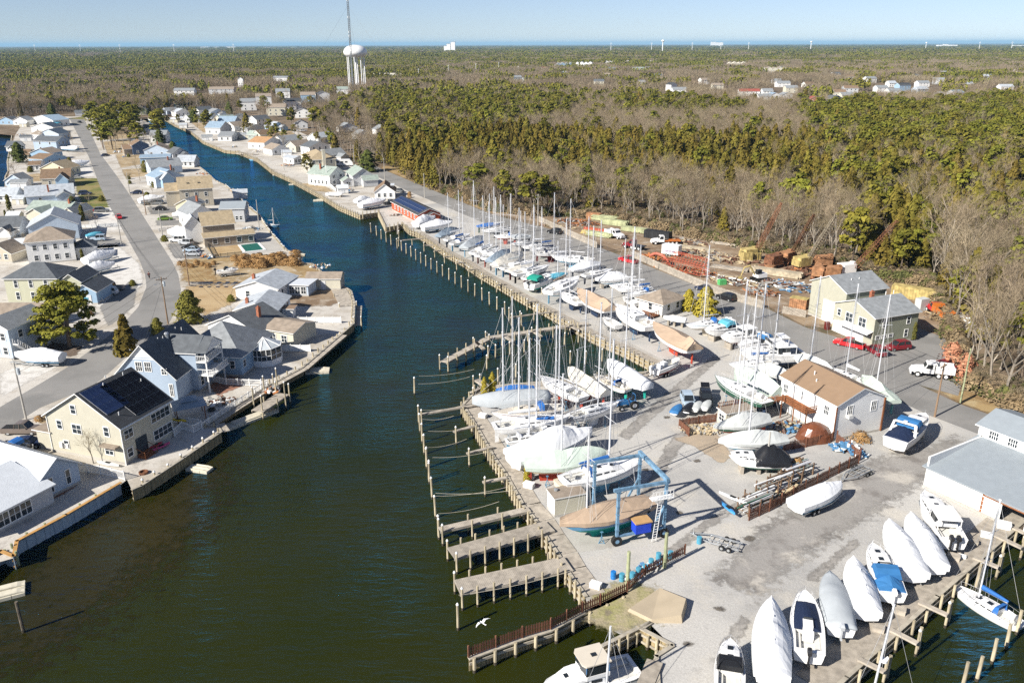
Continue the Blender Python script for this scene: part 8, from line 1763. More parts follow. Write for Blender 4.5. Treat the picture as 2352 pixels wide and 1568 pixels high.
def crane(label,c,at,tip,h,m,bm,turn=0,boom=True):
 t=thing('derelict_crane',label,'crane',P3(c,*at),turn);b=MB();b.box(-2.2,1.4,-1.4,1.4,1.1,3.3);b.box(1.4,2.4,.1,1.3,1.2,3.5);b.box(-2.6,-2.2,-1.3,1.3,1.2,2.6);b.build('engine_house',m,t);g=MB();g.box(2.38,2.42,.25,1.2,2.3,3.2);g.box(1.5,2.3,-.02+1.3,1.33,2.3,3.2);g.build('cab_window',CARGLASS,t)
 k=MB();[k.loft([[(x,y-.3,z),(x,y+.3,z)]for x,z in((-2.2,.5),(-1.8,1.0),(1.8,1.0),(2.2,.5),(1.8,.05),(-1.8,.05),(-2.2,.5))],cap0=False,cap1=False)for y in(-1.3,1.3)];k.build('track',RUST,t)
 if boom:
  o=KG(c,*at);d=KG(c,*tip,h)-o;R_=Matrix.Rotation(-turn,3,'Z');d=R_@Vector((d.x,d.y,h));lattice(t,(1.6,0,1.6),d,1.1,bm,20,.07,'boom',.7)
 return t
crane('derelict yellow crane with rusty boom leaning into the bare trees','y',(1770,640),(2060,130),15,YELL,RUST,.4);crane('derelict orange crane with red tipped boom behind the scrap','g',(90,870),(345,420),15,ORANGE,RUST,.7);crane('derelict yellow crane with tan boom beside the orange cabins','g',(230,920),(545,430),16,YELL,TANT,.5);crane('white bodied crane with long rust red boom behind the boatyard house','g',(640,990),(1110,480),17,gel('white'),RUST,.3)
crane('boomless orange red crane cab among the cabins','g',(430,915),None,0,ORANGE,RUST,.2,False);crane('boomless orange crane body nearest the boatyard house','g',(385,1010),None,0,ORANGE,RUST,1.0,False);crane('low orange machine left of the white crane','g',(500,1020),None,0,ORANGE,RUST,.1,False);crane('rusty crane cabin with frame at the middle of the scrap yard','y',(1990,700),None,0,RUST,RUST,.6,False)
t=thing('excavator','yellow and white excavator with bent arm in the scrap yard','excavator',P3('y',1850,820),math.radians(200));b=MB();b.box(-1.6,1.0,-1.1,1.1,1.0,2.0);b.build('body',gel('white'),t);b=MB();b.box(.0,1.2,.1,1.1,1.9,3.0);b.build('cab',CARGLASS,t);b=MB();b.tube([(1.0,-.3,1.6),(2.6,-.3,3.9),(4.2,-.3,3.6)],.2,4);b.tube([(4.2,-.3,3.6),(5.0,-.3,1.4)],.16,4);b.cbox(5.0,-.3,.6,.8,.9,.8);b.build('arm',YELL,t)
b=MB();[b.box(-1.7,1.7,y-.25,y+.25,.05,.85)for y in(-1,1)];b.build('track',BLACKR,t)
def box_thing(name,label,cat,c,at,dims,turn,m,ribs=0,top=None,z=0):
 L,W,Hh=dims;t=thing(name,label,cat,P3(c,*at),turn);b=MB();b.box(-L/2,L/2,-W/2,W/2,z,z+Hh)
 for i in range(ribs):x=-L/2+L*(i+.5)/ribs;[b.cbox(x,s*(W/2+.03),z+.1,.1,.08,Hh-.2)for s in(-1,1)]
 b.build('body',m,t)
 if top:b=MB();b.box(-L/2-.05,L/2+.05,-W/2-.05,W/2+.05,z+Hh,z+Hh+.08);b.build('lid',top,t)
 return t
box_thing('container','black open container with ribbed sides behind the white cab','container','y',(960,440),(8,2.5,2.3),rd,BLK,12);t=box_thing('box_trailer','white box trailer with dark swoosh graphics beside the fence','trailer','y',(1080,590),(4.8,2.4,2.5),rd,gel('white'),0,None,.5)
sw=MB();[sw.face([(-1.9+i*.9,-1.215,1.2+.1*i),(-.6+i*.9,-1.215,1.45+.1*i),(-.2+i*.9,-1.215,1.25+.1*i),(-.9+i*.9,-1.215,1.05+.1*i)])for i in range(3)];sw.build('swoosh_graphic',M('graphic_ink',(.12,.05,.15),.6),t);[link('wheel',WHEEL,t,(x,s,.34))for x in(-.9,0)for s in(-1.1,1.1)]
box_thing('container','long yellow and blue sided container behind the boatyard house','container','g',(1290,1200),(11,2.5,2.6),math.radians(-38),YELL,18);box_thing('shed_box','yellow orange slatted box shed by the paling fence','shed','y',(2205,1060),(3.6,2.2,2.2),rd,ORANGE,8,YELL);box_thing('crate','orange crate left of the yellow cabins','crate','y',(1950,740),(2.2,1.8,1.6),rd,ORANGE,4);box_thing('crate','yellow steel cabin with open side at the back of the scrap yard','crate','y',(1740,650),(2.6,2.2,2.6),.2,YELL,3);box_thing('crate','yellow cabin right of the open sided one','crate','y',(1820,640),(2.4,2.0,2.2),.4,YELL,3)
box_thing('skip','rusty orange scrap skip by the tall trees','skip','y',(400,265),(5,2.2,2.0),rd,ORANGE,5);box_thing('tub','bright green tub among the scrap','tub','y',(1525,850),(1.8,1.2,1.2),.3,M('green_tub',(.10,.42,.14),.5));box_thing('trash_bin','maroon bin at the boatyard house steps','bin','v',(1612,245),(.8,.8,1.5),.3,gel('maroon'),0,gel('maroon'));box_thing('propane_locker','grey and white tarped heap box in front of the container','locker','g',(1320,1300),(2.4,1.6,2.6),.4,cloth('lgrey'))
SC=[M('scrap_rust',(.16,.085,.055),.9,var=.4),M('scrap_grey',(.30,.29,.27),.8,var=.4),M('scrap_tan',(.42,.34,.22),.9,var=.3),M('scrap_orange',(.42,.17,.06),.8,var=.3),TRIM,M('scrap_blue',(.08,.2,.35),.7)]
def heap(label,c,at,rx,ry,hz,n,mix,seed,L=1.6,turn=0,name='scrap_heap',cat='scrap heap'):
 t=thing(name,label,cat,P3(c,*at),turn);R_=random.Random(seed);b=MB()
 for i in range(n):
  a=R_.uniform(0,2*PI);q=math.sqrt(R_.random());x,y=math.cos(a)*q*rx,math.sin(a)*q*ry;z=hz*(1-q)*R_.uniform(.2,1);l=L*R_.uniform(.4,1.3);an=R_.uniform(0,PI)
  d=Vector((math.cos(an)*l/2,math.sin(an)*l/2,R_.uniform(-.3,.3)));b.bar(Vector((x,y,z+.2))-d,Vector((x,y,z+.2))+d,R_.uniform(.06,.5),R_.uniform(.05,.35),R_.choice(mix))
 b.build('scrap',SC,t,kind='stuff');return t
hp=[('rusty scrap heap along the fence under the red boom','y',(1240,740),9,2.5,1.0,130,(0,0,3,2)),('brown scrap heap by the first timber stack','y',(250,300),8,4,1.0,120,(0,0,1,3)),('scrap heap of planks and rust behind the trailer','y',(1400,600),9,5,.9,150,(0,2,2,1)),('rusty scrap spread in front of the yellow cabins','y',(1650,640),9,4,.8,120,(0,0,2)),('scrap heap with white rags left of the excavator','y',(1640,830),7,3,.8,110,(4,2,0,1)),('grey and white scrap heap behind the orange crate','g',(130,830),5,3,2.2,110,(1,1,4,0)),('dark scrap heap by the boatyard house wall','g',(90,1080),8,4,1.3,170,(1,0,4,5,1)),('rusty scrap heap between the orange machines','g',(330,960),7,4,1.2,120,(0,3,0)),('white and grey scrap heap behind the boatyard house roof','g',(850,960),10,3,1.8,150,(1,4,1,0)),('orange rusty scrap heap nearest the yard gate','y',(930,620),5,3,1.4,80,(0,3,3)),('pale rubble heap at the edge of the thicket','g',(1780,1440),5,4,1.2,120,(1,2,4,4)),('loose boards and stone at the thicket by the red truck','g',(1600,1370),4,3,.8,70,(1,2,0)),('rust brown scrap by the paling fence gate','y',(1880,930),4,2.5,1.0,70,(0,3,1)),('scrap strip at the far end of the timber yard','y',(60,330),6,2,.8,60,(0,2)),('scrap and poles behind the black container','y',(1180,470),8,3,.8,90,(2,0,1)),('scrap heap between the timber stacks and the trees','y',(830,380),5,2.5,1.0,70,(0,1,2))]
for i,a in enumerate(hp):heap(*a,40+i,2.2,rd)
heap('pale firewood heap inside the low picket fence','v',(500,1135),3.4,1.6,.6,260,(2,2,1),3,.5,0,'firewood_heap','firewood');heap('heap of blue steel stands against the brown fence','v',(1790,1330),2.6,1.2,1.5,110,(5,5,5,4),5,1.0,-.7,'stand_heap','boat stands');heap('junk under the workshop stairs','v',(1250,1120),3,1.8,1.0,90,(0,1,2,5),7,.8,0,'stair_clutter','clutter');heap('crab pots and junk beside the blue barrels','t',(1500,830),2.6,.7,.5,40,(1,4,5),8,.6,.6,'quay_clutter','clutter');heap('garden furniture clutter below the balcony house','3',(1500,800),2.6,1.6,.6,60,(1,4,0),9,.8,.3,'patio_clutter','clutter');heap('clutter by the boat lift posts of the balcony house','3',(1880,730),1.6,1.0,.9,40,(4,1,3),10,.8,.3,'dock_clutter','clutter');heap('clutter on the red house terrace','b',(1800,650),3.5,1.2,.5,40,(1,0,4),11,.8,.3,'terrace_clutter','clutter');heap('orange and yellow play clutter on the far bank terrace','b',(630,130),3,1.4,1.2,40,(3,3,4),12,.9,0,'terrace_clutter','clutter');heap('stored gear on the canal terrace of the tan house','b',(260,790),3,2,1.0,50,(5,1,4),13,.8,0,'terrace_clutter','clutter')
t=thing('tarp_heap','brown shiny tarp thrown over a machine by the workshop door','tarp',P3('v',1490,1215));F_=MB();R_=random.Random(2);F_.loft([[(math.cos(a)*r*(1+R_.uniform(-.06,.06)),math.sin(a)*r*.8*(1+R_.uniform(-.06,.06)),z)for a in[k*PI/9 for k in range(18)]]for r,z in((2.5,0),(2.3,1.0),(1.7,2.0),(.8,2.5),(.2,2.6))],closed=True);F_.build('tarp',M('brown_tarp',(.16,.055,.025),.3,var=.15,spec=.5),t)
for i,(x,y,m)in enumerate(((280,1000,'royal'),(385,985,'black'),(455,975,'lgrey'),(540,965,'lgrey'))):
 c0=KG('v',x,y);t=thing('dinghy',['blue covered dinghy leftmost on the rack beside the cabin shed','black covered dinghy on the rack beside the cabin shed','pale dinghy upturned between the black one and the end one','pale dinghy at the shed end of the rack'][i],'dinghy',(c0.x,c0.y,.7),math.radians(60));F=Form(3.2,1.4,.5,'power');hull(t,F,'white','white');cover(t,F,[(0,.1),(.5,.3),(1,.05)],m,.2,.5,ribs=8)
trailer(P_3 if False else KG('u',310,305),math.radians(150),5.5,'long empty galvanised trailer beside the blue barrel');trailer(KG('u',775,75),math.radians(215),6.5,'empty tandem trailer at the end of the picket fence')
for i,(x,y)in enumerate(((1298,875),(1355,890))):
 t=thing('barrel',['bright blue barrel standing on the gravel by the hoist pier','faded blue barrel leaning on the picket fence'][i],'barrel',P3('t',x,y));b=MB();b.lathe([(.01,0),(.29,.02),(.31,.3),(.31,.32),(.29,.34),(.31,.6),(.29,.9),(.01,.9)],14);b.build('body',M('barrel_blue',(.02,.18,.5),.4)if i==0 else M('barrel_faded',(.08,.3,.42),.5),t)
for i,(c,x,y)in enumerate((('t',1425,880),('t',1465,850),('t',1510,830),('t',1550,790),('t',1600,750),('t',1680,740),('u',243,300))):
 t=thing('drum','faded teal drum standing along the inland side of the picket fence' if i<6 else 'blue drum by the trailer on the gravel drive','drum',P3(c,x,y),0,'teal drums along the picket fence' if i<6 else None);b=MB();b.lathe([(.01,0),(.3,.02),(.3,.85),(.01,.87)],12);b.build('body',MATS.get('barrel_faded')or M('barrel_faded',(.08,.3,.42),.5),t)
for i,(c,x,y,s,lab)in enumerate((('t',1180,935,.95,'white dock box on the quay boards by the picket fence'),('t',740,265,1.1,'white dock box on the quay beside the cream shed'),('t',755,205,.7,'small white box by the quay posts'),('u',1270,255,1.2,'white dock box by the garage door'),('u',1210,285,.9,'white post box on the slip boardwalk'),('u',915,540,1.0,'grey dock box on the slip boardwalk'),('u',845,600,.9,'dark slatted bench box on the slip boardwalk'),('u',1100,360,1.0,'dark bench on the slip boardwalk near the cabin boat'),('u',1130,355,.6,'pale meter box behind the bench'),('s',600,975,1.0,'white dock box at the head of the near quay'),('s',905,1440,1.0,'white dock box below the white wrapped yacht'),('u',1165,310,.9,'grey box beside the boardwalk bench'))):
 t=thing('dock_box',lab,'dock box',P3(c,x,y),math.radians(-28));b=MB();b.loft([[(-s*.6,-s*.38,z),(s*.6,-s*.38,z),(s*.6,s*.38,z),(-s*.6,s*.38,z)]for z in(0,s*.55)],closed=True);m_=WOODG if 'dark' in lab or 'grey' in lab else TRIM;b.build('body',m_,t);b=MB();b.box(-s*.64,s*.64,-s*.42,s*.42,s*.55,s*.66);b.build('lid',m_,t)
s=thing('fill_heap','smooth tan heap of sand under a flat sheet by the boat ramp','sand heap',P3('u',100,520));w_=[KG('u',*q)-KG('u',100,520)for q in((0,528),(110,455),(202,510),(185,570),(80,568))];b=MB();b.loft([[(v.x,v.y,0)for v in w_],[(v.x*.94,v.y*.94,.9 if i in(2,3)else.35)for i,v in enumerate(w_)]],closed=True);b.build('sheet',M('sand_sheet',(.42,.35,.25),.8,var=.08,scale=.5),s)
p=KG('2',2215,840);t=thing('swimming_pool','swimming pool under dark green cover beside the sand garden','swimming pool',(p.x,p.y,0));q=[KG('b',*v)-p for v in((128,950),(320,928),(388,1000),(185,1020))];b=MB();b.prism([(v.x,v.y)for v in q],.02,.06);b.build('pool_cover',cloth('green')if False else M('pool_cover',(.015,.11,.085),.7),t);b=MB()
for i in range(4):b.bar((*q[i].xy*1.04,.06),(*q[(i+1)%4].xy*1.04,.06),.7,.1)
b.build('coping',TRIM,t);t=thing('pool_roll','rolled blue pool cover at the back edge of the pool','pool roll',P3('b',190,905));e=KG('b',305,895)-KG('b',85,912);b=MB();b.cyl(-e/2+Vector((0,0,.3)),e/2+Vector((0,0,.3)),.3,n=8);b.build('roll',cloth('blue'),t)
p=KG('3',1310,900);t=thing('gazebo','patio gazebo with two tier slate roof below the balcony house','gazebo',p,.5)
for x in(-2,2):
 for y in(-1.6,1.6):b=MB();b.cbox(x,y,0,.14,.14,2.3);b.build('post',WOODR,t)
b=MB();b.loft([[(-x,-y,z),(x,-y,z),(x,y,z),(-x,y,z)]for x,y,z in((2.4,2.0,2.25),(1.0,.8,3.0))],closed=True);b.loft([[(-x,-y,z),(x,-y,z),(x,y,z),(-x,y,z)]for x,y,z in((1.3,1.1,3.05),(.2,.2,3.5))],closed=True);b.build('canopy',cloth('bluegrey'),t)
def kayak(label,c,a,e,col,z=.25):
 A,B=KG(c,*a,z),KG(c,*e,z);d=B-A;L=min(4.2,d.length);t=thing('kayak',label,'kayak',(*((A+B)/2).xy,z),math.atan2(d.y,d.x));b=MB();b.loft([[(x*L/2,w*math.cos(q),.16*math.sin(q)+.1)for q in[k*PI/4 for k in range(8)]]for x,w in((-1,.03),(-.6,.28),(0,.36),(.6,.28),(1,.03))],closed=True);b.build('hull',M('kayak_'+label.split()[0],col,.4),t);g=MB();g.cbox(0,0,.26,.8,.4,.03);g.build('seat_well',BLACKR,t)
kayak('red kayak leaning by the beige house steps','3',(1020,1120),(1115,1075),(.5,.04,.06));kayak('pink kayak on the beige house terrace','3',(1050,1130),(1165,1078),(.55,.08,.2));kayak('yellow kayak behind the white picket fence','3',(1170,915),(1280,930),(.7,.5,.03),.9);kayak('white paddle board leaning by the beige house corner','3',(665,1205),(815,1235),(.7,.72,.72));kayak('blue kayak on the rack yard trestles','u',(320,165),(365,205),(.05,.25,.55),.8);kayak('white long tender on the rack yard trestles','u',(312,130),(405,170),(.7,.7,.7),1.3)
for i,(c,x,y)in enumerate((('3',985,1285),('3',1455,855))):t=thing('fire_pit',['round fire pit on the gravel near the corner bulkhead','fire pit on the patio by the gazebo'][i],'fire pit',P3(c,x,y));b=MB();b.lathe([(.6,0),(.62,.3),(.45,.3),(.45,.1),(.01,.1)],12);b.build('ring',RUST if i==0 else BLK,t)
for i,(x,y,h)in enumerate(((1745,800,2.6),(1805,860,2.6),(1820,730,2.8),(1910,690,3.2),(1965,790,3.2),(1885,700,2.4))):p=G(*K('3',x,y));e=link('lift_post',pile_mesh(-2.6,h,.12,True),None,(p.x,p.y,0));tag(e,'white capped lift post at the dock of the balcony house','lift post','lift posts of the balcony house dock')
p=G(825,206);t=thing('water_tower','tall white water tower with bulging tank on column legs above the woods','water tower',(p.x,p.y,0));k=p.y/1902.5;TW=25.5*k;zt=H+(101-101)*k;top=H-1*k;bot=H-27*k
b=MB();hgt=top-bot;b.lathe([(TW*.25,bot),(TW*.78,bot+hgt*.08),(TW*.97,bot+hgt*.26),(TW,bot+hgt*.42),(TW*.93,bot+hgt*.64),(TW*.72,bot+hgt*.84),(TW*.38,bot+hgt*.97),(.1,top)],28);b.build('tank',gel('white'),t,smooth=True)
for i in range(8):a=2*PI*i/8;b=MB();b.cyl((TW*.72*math.cos(a),TW*.72*math.sin(a),0),(TW*.72*math.cos(a),TW*.72*math.sin(a),bot+hgt*.12),.6,n=8);b.build('leg',gel('white'),t)
b=MB();b.cyl((0,0,0),(0,0,bot+1),1.0,n=10);b.build('riser',gel('white'),t)
p=G(815,212);t=thing('antenna_mast','slim lattice antenna mast rising past the water tower out of the picture','antenna mast',(p.x,p.y,0));lattice(t,(0,0,0),(.3,0,122),1.7,M('mast_steel',(.16,.18,.20),.6),60,.26,'lattice')
b=MB();[b.cbox(math.cos(a)*1.2,math.sin(a)*1.2,z,.5,.5,2.2)for z in(62,66,82,100)for a in(0,2.1,4.2)];b.build('antenna_panel',TRIM,t);b=MB();[b.cyl((0,0,z),(x,y,0),.06,n=3)for z in(60,95)for x,y in((70,-20),(-60,-40),(0,70))];b.build('guy_wire',WIRE,t)
def far_tower(label,px,ytop,dist,w):
 x=(px-CX)/F_PX*dist;k=dist/1902.5;z1=H+(101-ytop)*k;t=thing('water_tower',label,'water tower',(x,dist,0));b=MB();T=w*k/2;b.lathe([(T*.3,z1-T*1.5),(T*.9,z1-T*1.1),(T,z1-T*.7),(T*.7,z1-T*.2),(.1,z1)],12);b.build('tank',gel('white'),t);b=MB();b.cyl((0,0,0),(0,0,z1-T*1.4),T*.3,n=8);b.build('column',gel('white'),t)
far_tower('small distant water tower on the skyline above the town houses',1504,93.5,4500,7);far_tower('distant water tower at the right end of the skyline',2338,97,4500,7);far_tower('tiny water tower on the skyline left of the right cluster',1825,97,5500,5);far_tower('tiny water tower between the right hand white buildings',2074,100,6000,4)
def far_block(label,blocks,dist):
 k=dist/1902.5;x0=(blocks[0][0]-CX)*k;t=thing('far_building',label,'building',(x0,dist,0))
 for a,b_,yt in blocks:m=MB();m.box((a-CX)*k-x0,(b_-CX)*k-x0,-20,20,0,H-(yt-101)*k);m.build('wall',gel('white'),t);r=MB();r.box((a-CX)*k-x0-1,(b_-CX)*k-x0+1,-21,21,H-(yt-101)*k,H-(yt-101)*k+2);r.build('roof',roofm('pale'),t)
far_block('white stepped hospital building on the skyline right of the water tower',[(1031,1037,105),(1037,1045,101),(1046,1055,97)],5200);far_block('white low hall on the skyline far right',[(2098,2112,106),(2112,2120,104.5),(2120,2140,105.8)],9000);far_block('tan building on the skyline near the right edge',[(2262,2286,107)],9000);far_block('pale roofs on the skyline left of the water tower',[(505,522,105.6),(530,545,106),(560,580,105.6)],12000);far_block('white plant on the skyline above the town houses',[(1608,1618,98.5),(1618,1634,99.5)],14000);far_block('second row of pale roofs left of the water tower',[(700,712,107.2),(640,655,107),(600,612,107.2)],11000)
for i,x in enumerate((38,145,243,329,446,575,1392,1480,1568,1630,1690,2190,2260)):
 d_=5200;k=d_/1902.5;t=thing('pylon','tiny pale lattice pylon on the skyline of the woods','pylon',((x-CX)*k,d_,0),0,'pylons on the skyline');b=MB();b.cyl((-1.5,0,0),(0,0,H+2*k),.9,.4,4);b.cyl((1.5,0,0),(0,0,H+2*k),.9,.4,4);[b.bar((-w_,0,z),(w_,0,z),.8)for w_,z in((6,H-1*k),(5,H),(4,H+1*k))];b.build('lattice',gel('white'),t)
for i,(c,x,y,h)in enumerate((('a',1495,395,13),('a',1725,360,14),('a',1938,345,14),('a',2115,330,14),('a',2265,345,9))):p=KG(c,x,y);t=thing('utility_pole','pale utility pole rising above the bare woods far off','utility pole',(p.x,p.y,0),0,'poles in the far woods');b=MB();b.cyl((0,0,0),(0,0,h+6),.3,n=6);b.bar((-1.5,0,h+5),(1.5,0,h+5),.3);b.build('pole',gel('white'),t)
def skin(name,joints,links,root,mat,parent,sub=1):
 me=bpy.data.meshes.new(name);me.from_pydata([j[0]for j in joints],links,[]);me.materials.append(mat);o=bpy.data.objects.new(name,me);COL.objects.link(o);o.parent=parent
 m=o.modifiers.new('skin','SKIN');me.skin_vertices[0].data[root].use_root=True
 for v,j in zip(me.skin_vertices[0].data,joints):v.radius=(j[1],j[1])
 if sub:s_=o.modifiers.new('sub','SUBSURF');s_.levels=s_.render_levels=sub
 return o
p=KG('2',1328,1106);t=thing('person','person in dark red jacket and black trousers walking down the street','person',p,math.radians(100))
J=[((0,0,.95),.15),((0,0,1.18),.14),((0,0,1.40),.15),((.02,0,1.54),.06),((.03,0,1.66),.10),((.04,0,1.76),.085),((0,.2,1.40),.07),((-.12,.26,1.14),.055),((-.02,.28,.90),.045),((0,-.2,1.40),.07),((.14,-.26,1.15),.055),((.28,-.25,.95),.045),((.0,.1,.88),.10),((.14,.1,.50),.075),((.22,.1,.08),.05),((.36,.1,.05),.045),((0,-.1,.88),.10),((-.06,-.1,.50),.075),((-.28,-.1,.12),.05),((-.18,-.1,.05),.045)]
skin('body',J,[(0,1),(1,2),(2,3),(3,4),(4,5),(2,6),(6,7),(7,8),(2,9),(9,10),(10,11),(0,12),(12,13),(13,14),(14,15),(0,16),(16,17),(17,18),(18,19)],0,M('skin_tone',(.45,.28,.2),.6),t)
skin('jacket',[((0,0,.92),.175),((0,0,1.18),.165),((0,0,1.42),.17),((0,.21,1.40),.085),((-.12,.27,1.14),.07),((-.03,.28,.95),.06),((0,-.21,1.40),.085),((.14,-.27,1.15),.07),((.26,-.25,.98),.06)],[(0,1),(1,2),(2,3),(3,4),(4,5),(2,6),(6,7),(7,8)],0,M('jacket_cloth',(.09,.015,.02),.8),t)
skin('trousers',[((0,0,.94),.16),((.0,.1,.86),.115),((.14,.1,.50),.09),((.21,.1,.14),.07),((0,-.1,.86),.115),((-.06,-.1,.50),.09),((-.26,-.1,.17),.07)],[(0,1),(1,2),(2,3),(0,4),(4,5),(5,6)],0,M('trouser_cloth',(.012,.012,.015),.9),t)
b=MB();b.blob((.02,0,1.71),.115,8,6,.05);b.build('hair',M('dark_hair',(.02,.015,.012),.8),t)
g0=KG('t',425,1165,7.0);t=thing('gull','white gull gliding over the water beside the picket fence pier','gull',g0,math.radians(135));WG=M('gull_white',(.82,.82,.82),.7,var=.03)
skin('body',[((-.28,0,0),.02),((-.15,0,0),.06),((.02,0,0),.085),((.17,0,.02),.055),((.25,0,.04),.045),((.31,0,.03),.015)],[(0,1),(1,2),(2,3),(3,4),(4,5)],2,WG,t)
for s in(-1,1):b=MB();b.loft([[(.14,s*.04,.04),(.0,s*.04,.055),(-.1,s*.04,.04)],[(.2,s*.32,.16),(.08,s*.32,.17),(-.04,s*.32,.155)],[(.08,s*.66,.10),(.0,s*.66,.11),(-.05,s*.66,.1)],[(-.08,s*.86,.04),(-.09,s*.86,.045),(-.1,s*.86,.04)]],cap0=False,cap1=False);b.build('wing',WG,t)
b=MB();b.face([(-.24,-.04,0),(-.24,.04,0),(-.42,.1,0),(-.42,-.1,0)]);b.build('tail',WG,t)
und=[];R_=random.Random(12)
for i in range(2600):
 px=R_.uniform(900,2400);base=lerp_prof([(900,405),(960,420),(1045,454),(1132,488),(1300,500),(1380,504),(1500,530),(1700,574),(1900,617),(2000,642),(2130,670),(2150,712),(2190,790),(2225,890),(2400,985)],px);py=base-abs(R_.gauss(0,16))+3;q=G(px,py)
 if allowed(q.x,q.y):und.append((q.x,q.y,(R_.uniform(.8,1.7),)*2+(R_.uniform(.5,1.1),),R_.uniform(0,6),R_.choice((0,0,1,2,2,2))))
BRUSH=cedar_meshes(70,2.6,420,.6,M('brown_undergrowth',(.15,.105,.055),.9,col2=(.28,.21,.12),scale=.8,objvar=.25),.35,.12)
GRNB=cedar_meshes(71,2.6,420,.5,M('green_undergrowth',(.05,.055,.018),.85,col2=(.13,.13,.035),scale=.8,objvar=.25),.35,.13)
scatter('undergrowth',[joined(*BRUSH,'brush'),joined(*GRNB,'green_brush'),joined(*bare_meshes(72,3.4,dens=.8),'twig_brush')],und)
for i,(c,x,y_,lab)in enumerate((('2',350,590,'clutter in the side yard of the pale sided house'),('2',120,680,'white garden clutter at the side canal behind the hip roof'),('2',100,900,'stones and planters left of the white two storey house'),('2',250,215,'garden clutter behind the brown roofed house'),('1',230,820,'white garden furniture behind the west row'),('1',200,900,'dock clutter on the side canal bank'),('1',1050,1060,'garden clutter by the street pines'),('1',1130,1100,'orange shrubs and toys in front of the light blue house'),('1',1680,1180,'terrace clutter on the canal side of the brick chimney house'),('1',1800,1260,'boat gear on the canal terrace above the tan house'),('1',1640,830,'dock clutter on the creek bank below the white shed'),('1',1900,960,'clutter in front of the pale creek cottage'),('1',2080,1020,'white lockers on the creek bank terrace'),('a',240,930,'white lockers on the bank below the cottages'),('a',480,1040,'white garden sheds on the bank terrace'),('b',950,330,'boat gear on the terrace of the white two storey house'),('b',1260,390,'white enclosures beside the brown roofed house'),('2',2080,330,'white boat gear on the canal bank right of the tan house'),('b',980,1180,'white boat lift gear at the vacant lot bank'),('b',1080,1280,'second boat lift gear at the vacant lot bank'),('2',800,800,'bins and planters on the shaded drive'),('2',1850,920,'gear beside the silver saloon on the drive'),('1',1420,730,'clutter at the creek head quay'),('1',1730,560,'pale clutter in the clearing beyond the creek'))):
 heap(lab,c,(x,y_),2.8,1.8,.8,26,(4,4,1,2,5,3),200+i,1.0,i*.7,'yard_clutter','clutter')
for i in range(14):
 r_=random.Random(i+50);place_tree('broad pine of the thick clump reaching to the creek','',(228+150*r_.random(),296+46*r_.random()**1.2),11+4*r_.random(),PINES[i%4],'pine tree','pine_tree',1.3,'broad pines of the clump by the creek',13,i)
for i in range(8):place_tree('bare tree mixed into the pine clump by the street','',(236+17*i,318+(i*11)%26),10+i%3,BARES[i%5],'bare tree','bare_tree',1.2,'bare trees in the pine clump',13.5,i)
for i,(c,x,y_,w,d,hh,rc,lab)in enumerate((('2',150,590,4,3,2.2,'white','white garden shed behind the pale sided house'),('2',110,640,5,4,2.4,'slate','dark pavilion roof at the side canal'),('2',180,880,3.5,3,3.2,'white','white garden tower left of the white two storey house'),('2',190,440,4,3,2.2,'pale','pale shed at the side canal garden'),('2',200,300,6,5,2.6,'grey','grey rear wing left of the brown roof'),('1',250,960,6,5,2.8,'slate','slate rear wing left of the slate blue house'),('1',230,830,5,4,2.4,'white','white deck shelter at the side canal bank'),('1',1620,1110,4,3,2.2,'pale','pale shed on the canal side below the evergreen bush'),('2',2140,400,5,4,2.4,'pale','pale dock shelter right of the big tan house'),('1',1560,800,6,4,2.6,'white','white shed on the creek bank beside the dock'),('1',1640,850,5,4,2.4,'pale','pale shed nearer on the creek bank'),('1',1850,960,6,4,2.4,'grey','grey shed before the blue grey creek house'),('a',150,830,6,4,2.6,'grey','grey cottage wing below the green roof'),('a',470,970,5,4,2.4,'pale','pale garden house left of the big beige house'),('b',1200,420,4,3,2.2,'white','white enclosure on the bank left of the brown roof'),('b',1020,1385,8,5,2.6,'taupe','weathered grey roofed boat shed at the canal bend'))):
 p=KG(c,x,y_);t=thing('garden_shed',lab,'shed',(p.x,p.y,0),.15*(i%3));shell(t,w,d,hh,1.0,'x',wc='white' if i%3 else 'cream',rc=rc,ov=.25);add_door(t,w,d,'ym',0,.9,1.9);add_window(t,w,d,'xm',0,1.0,.8,.8,1)
for i in range(16):place_tree('tall pine in the thick clump beside the street end','1',(800+28*i,770+16*((i*5)%9)),12+(i*3)%4,PINES[i%4],'pine tree','pine_tree',1.35,'tall pines in the clump beside the street end',13,i)
for i,(x,y_)in enumerate(((600,205),(630,190),(665,208),(690,195),(730,205),(760,200),(580,225),(620,275),(560,238),(735,250),(770,255),(540,262),(800,262),(690,320),(742,305),(820,345),(470,240),(500,232),(440,232),(390,238),(350,240))):place_tree('leafless tree between the houses round the creek head','',(x,y_),9+(i*7)%5,BARES[i%5],'bare tree','bare_tree',1.1,'leafless trees round the creek head houses',13.5,i)
for i in range(44):
 r_=random.Random(300+i);f=r_.random();x=400+400*f;y_=256+92*f+r_.uniform(-14,22)*(1-.3*f)
 if not inpoly(*G(x,y_).xy,canal):k=i%5;place_tree('leafless garden tree between the bank houses' if k<3 else 'green garden pine between the bank houses','',(x,y_),r_.uniform(6,10),BARES[k]if k<3 else PINES[k-3],'bare tree' if k<3 else 'pine tree','bare_tree' if k<3 else 'pine_tree',1.1,'leafless garden trees of the bank' if k<3 else 'garden pines of the bank',13,i)
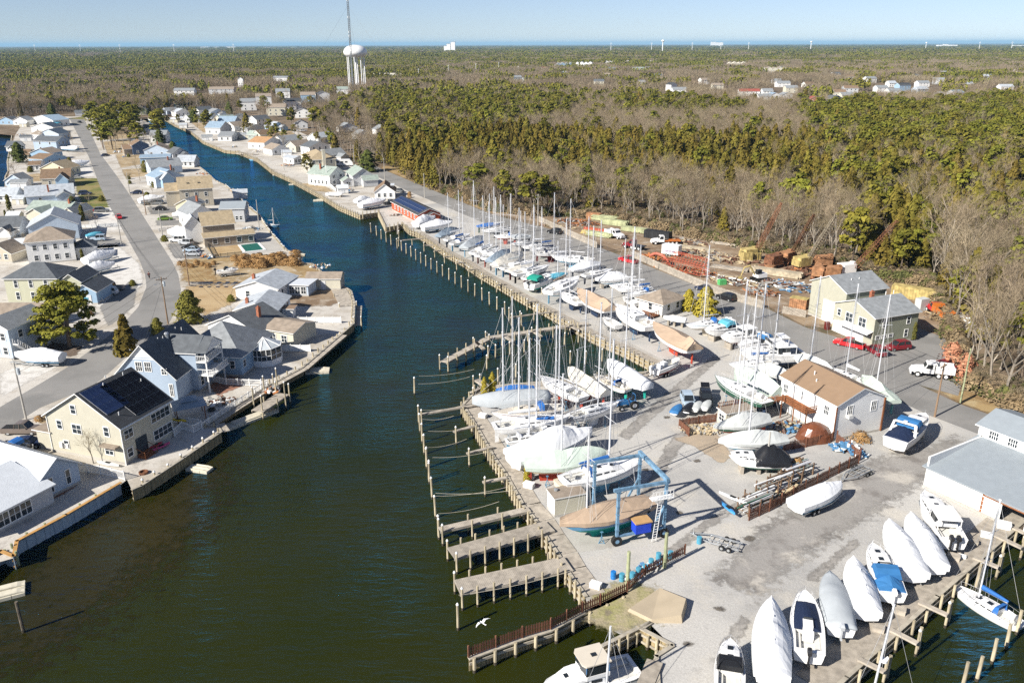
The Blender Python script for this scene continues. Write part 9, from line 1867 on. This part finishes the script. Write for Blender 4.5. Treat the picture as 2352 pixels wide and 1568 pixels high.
for i in range(30):
 r_=random.Random(400+i);x,y_=(r_.uniform(30,200),r_.uniform(300,560))if i<16 else(r_.uniform(240,420),r_.uniform(340,480));q=G(x,y_)
 if not inpoly(q.x,q.y,canal)and not inpoly(q.x,q.y,lcan)and not any(inpoly(x,y_,r)for r in ROADS):place_tree('small leafless garden tree on the street lots' if i%3 else 'small evergreen shrub on the street lots','',(x,y_),r_.uniform(3,5.5)if i%3 else r_.uniform(1.5,3),BARES[i%5]if i%3 else SHRUBM,'bare tree' if i%3 else 'shrub','bare_tree' if i%3 else 'evergreen_shrub',1.2,'small leafless trees of the street lots' if i%3 else 'small evergreen shrubs of the street lots',13 if i%3 else 6.5,i)
SPAR=[M('spar_brown',(.17,.11,.07),.85,var=.3),M('spar_grey',(.34,.33,.31),.7,var=.2),TRIM,M('spar_green',(.06,.16,.12),.6),ALU]
def rack(label,at,L,n,turn,seed,h=1.3):
 t=thing('spar_rack',label,'storage rack',P3('u',*at),turn);R_=random.Random(seed);f=MB()
 for x in(-L*.4,0,L*.4):
  for y_ in(-.9,.9):f.cbox(x,y_,0,.14,.14,h+.5)
  for z in(.35,h):f.bar((x,-1.0,z),(x,1.0,z),.12)
 f.build('frame',SPAR[0],t)
 for i in range(n):
  z=R_.choice((.45,h+.1))+R_.uniform(0,.18);l=L*R_.uniform(.7,1.1);x=R_.uniform(-.6,.6);y_=-.85+1.7*i/max(1,n-1);b=MB();b.bar((x-l/2,y_,z),(x+l/2,y_+R_.uniform(-.1,.1),z+R_.uniform(-.05,.05)),R_.uniform(.1,.2));b.build('spar',R_.choice(SPAR),t)
for i,a in enumerate((((452,158),'rack of spars nearest the hoist shadow in the fenced yard'),((490,128),'rack of spars in the middle of the fenced yard'),((535,105),'rack of spars beside the leaning weathered pole'),((575,75),'rack of spars nearest the black plastic covered boat'),((430,185),'low rack of spars at the open end of the picket fence'))):rack(a[1],a[0],5.0,12,math.radians(32),20+i)
heap('low heap of timber offcuts between the spar racks','u',(510,140),4.5,1.0,.4,45,(0,1,2,2),66,1.4,.6,'offcut_heap','offcuts')
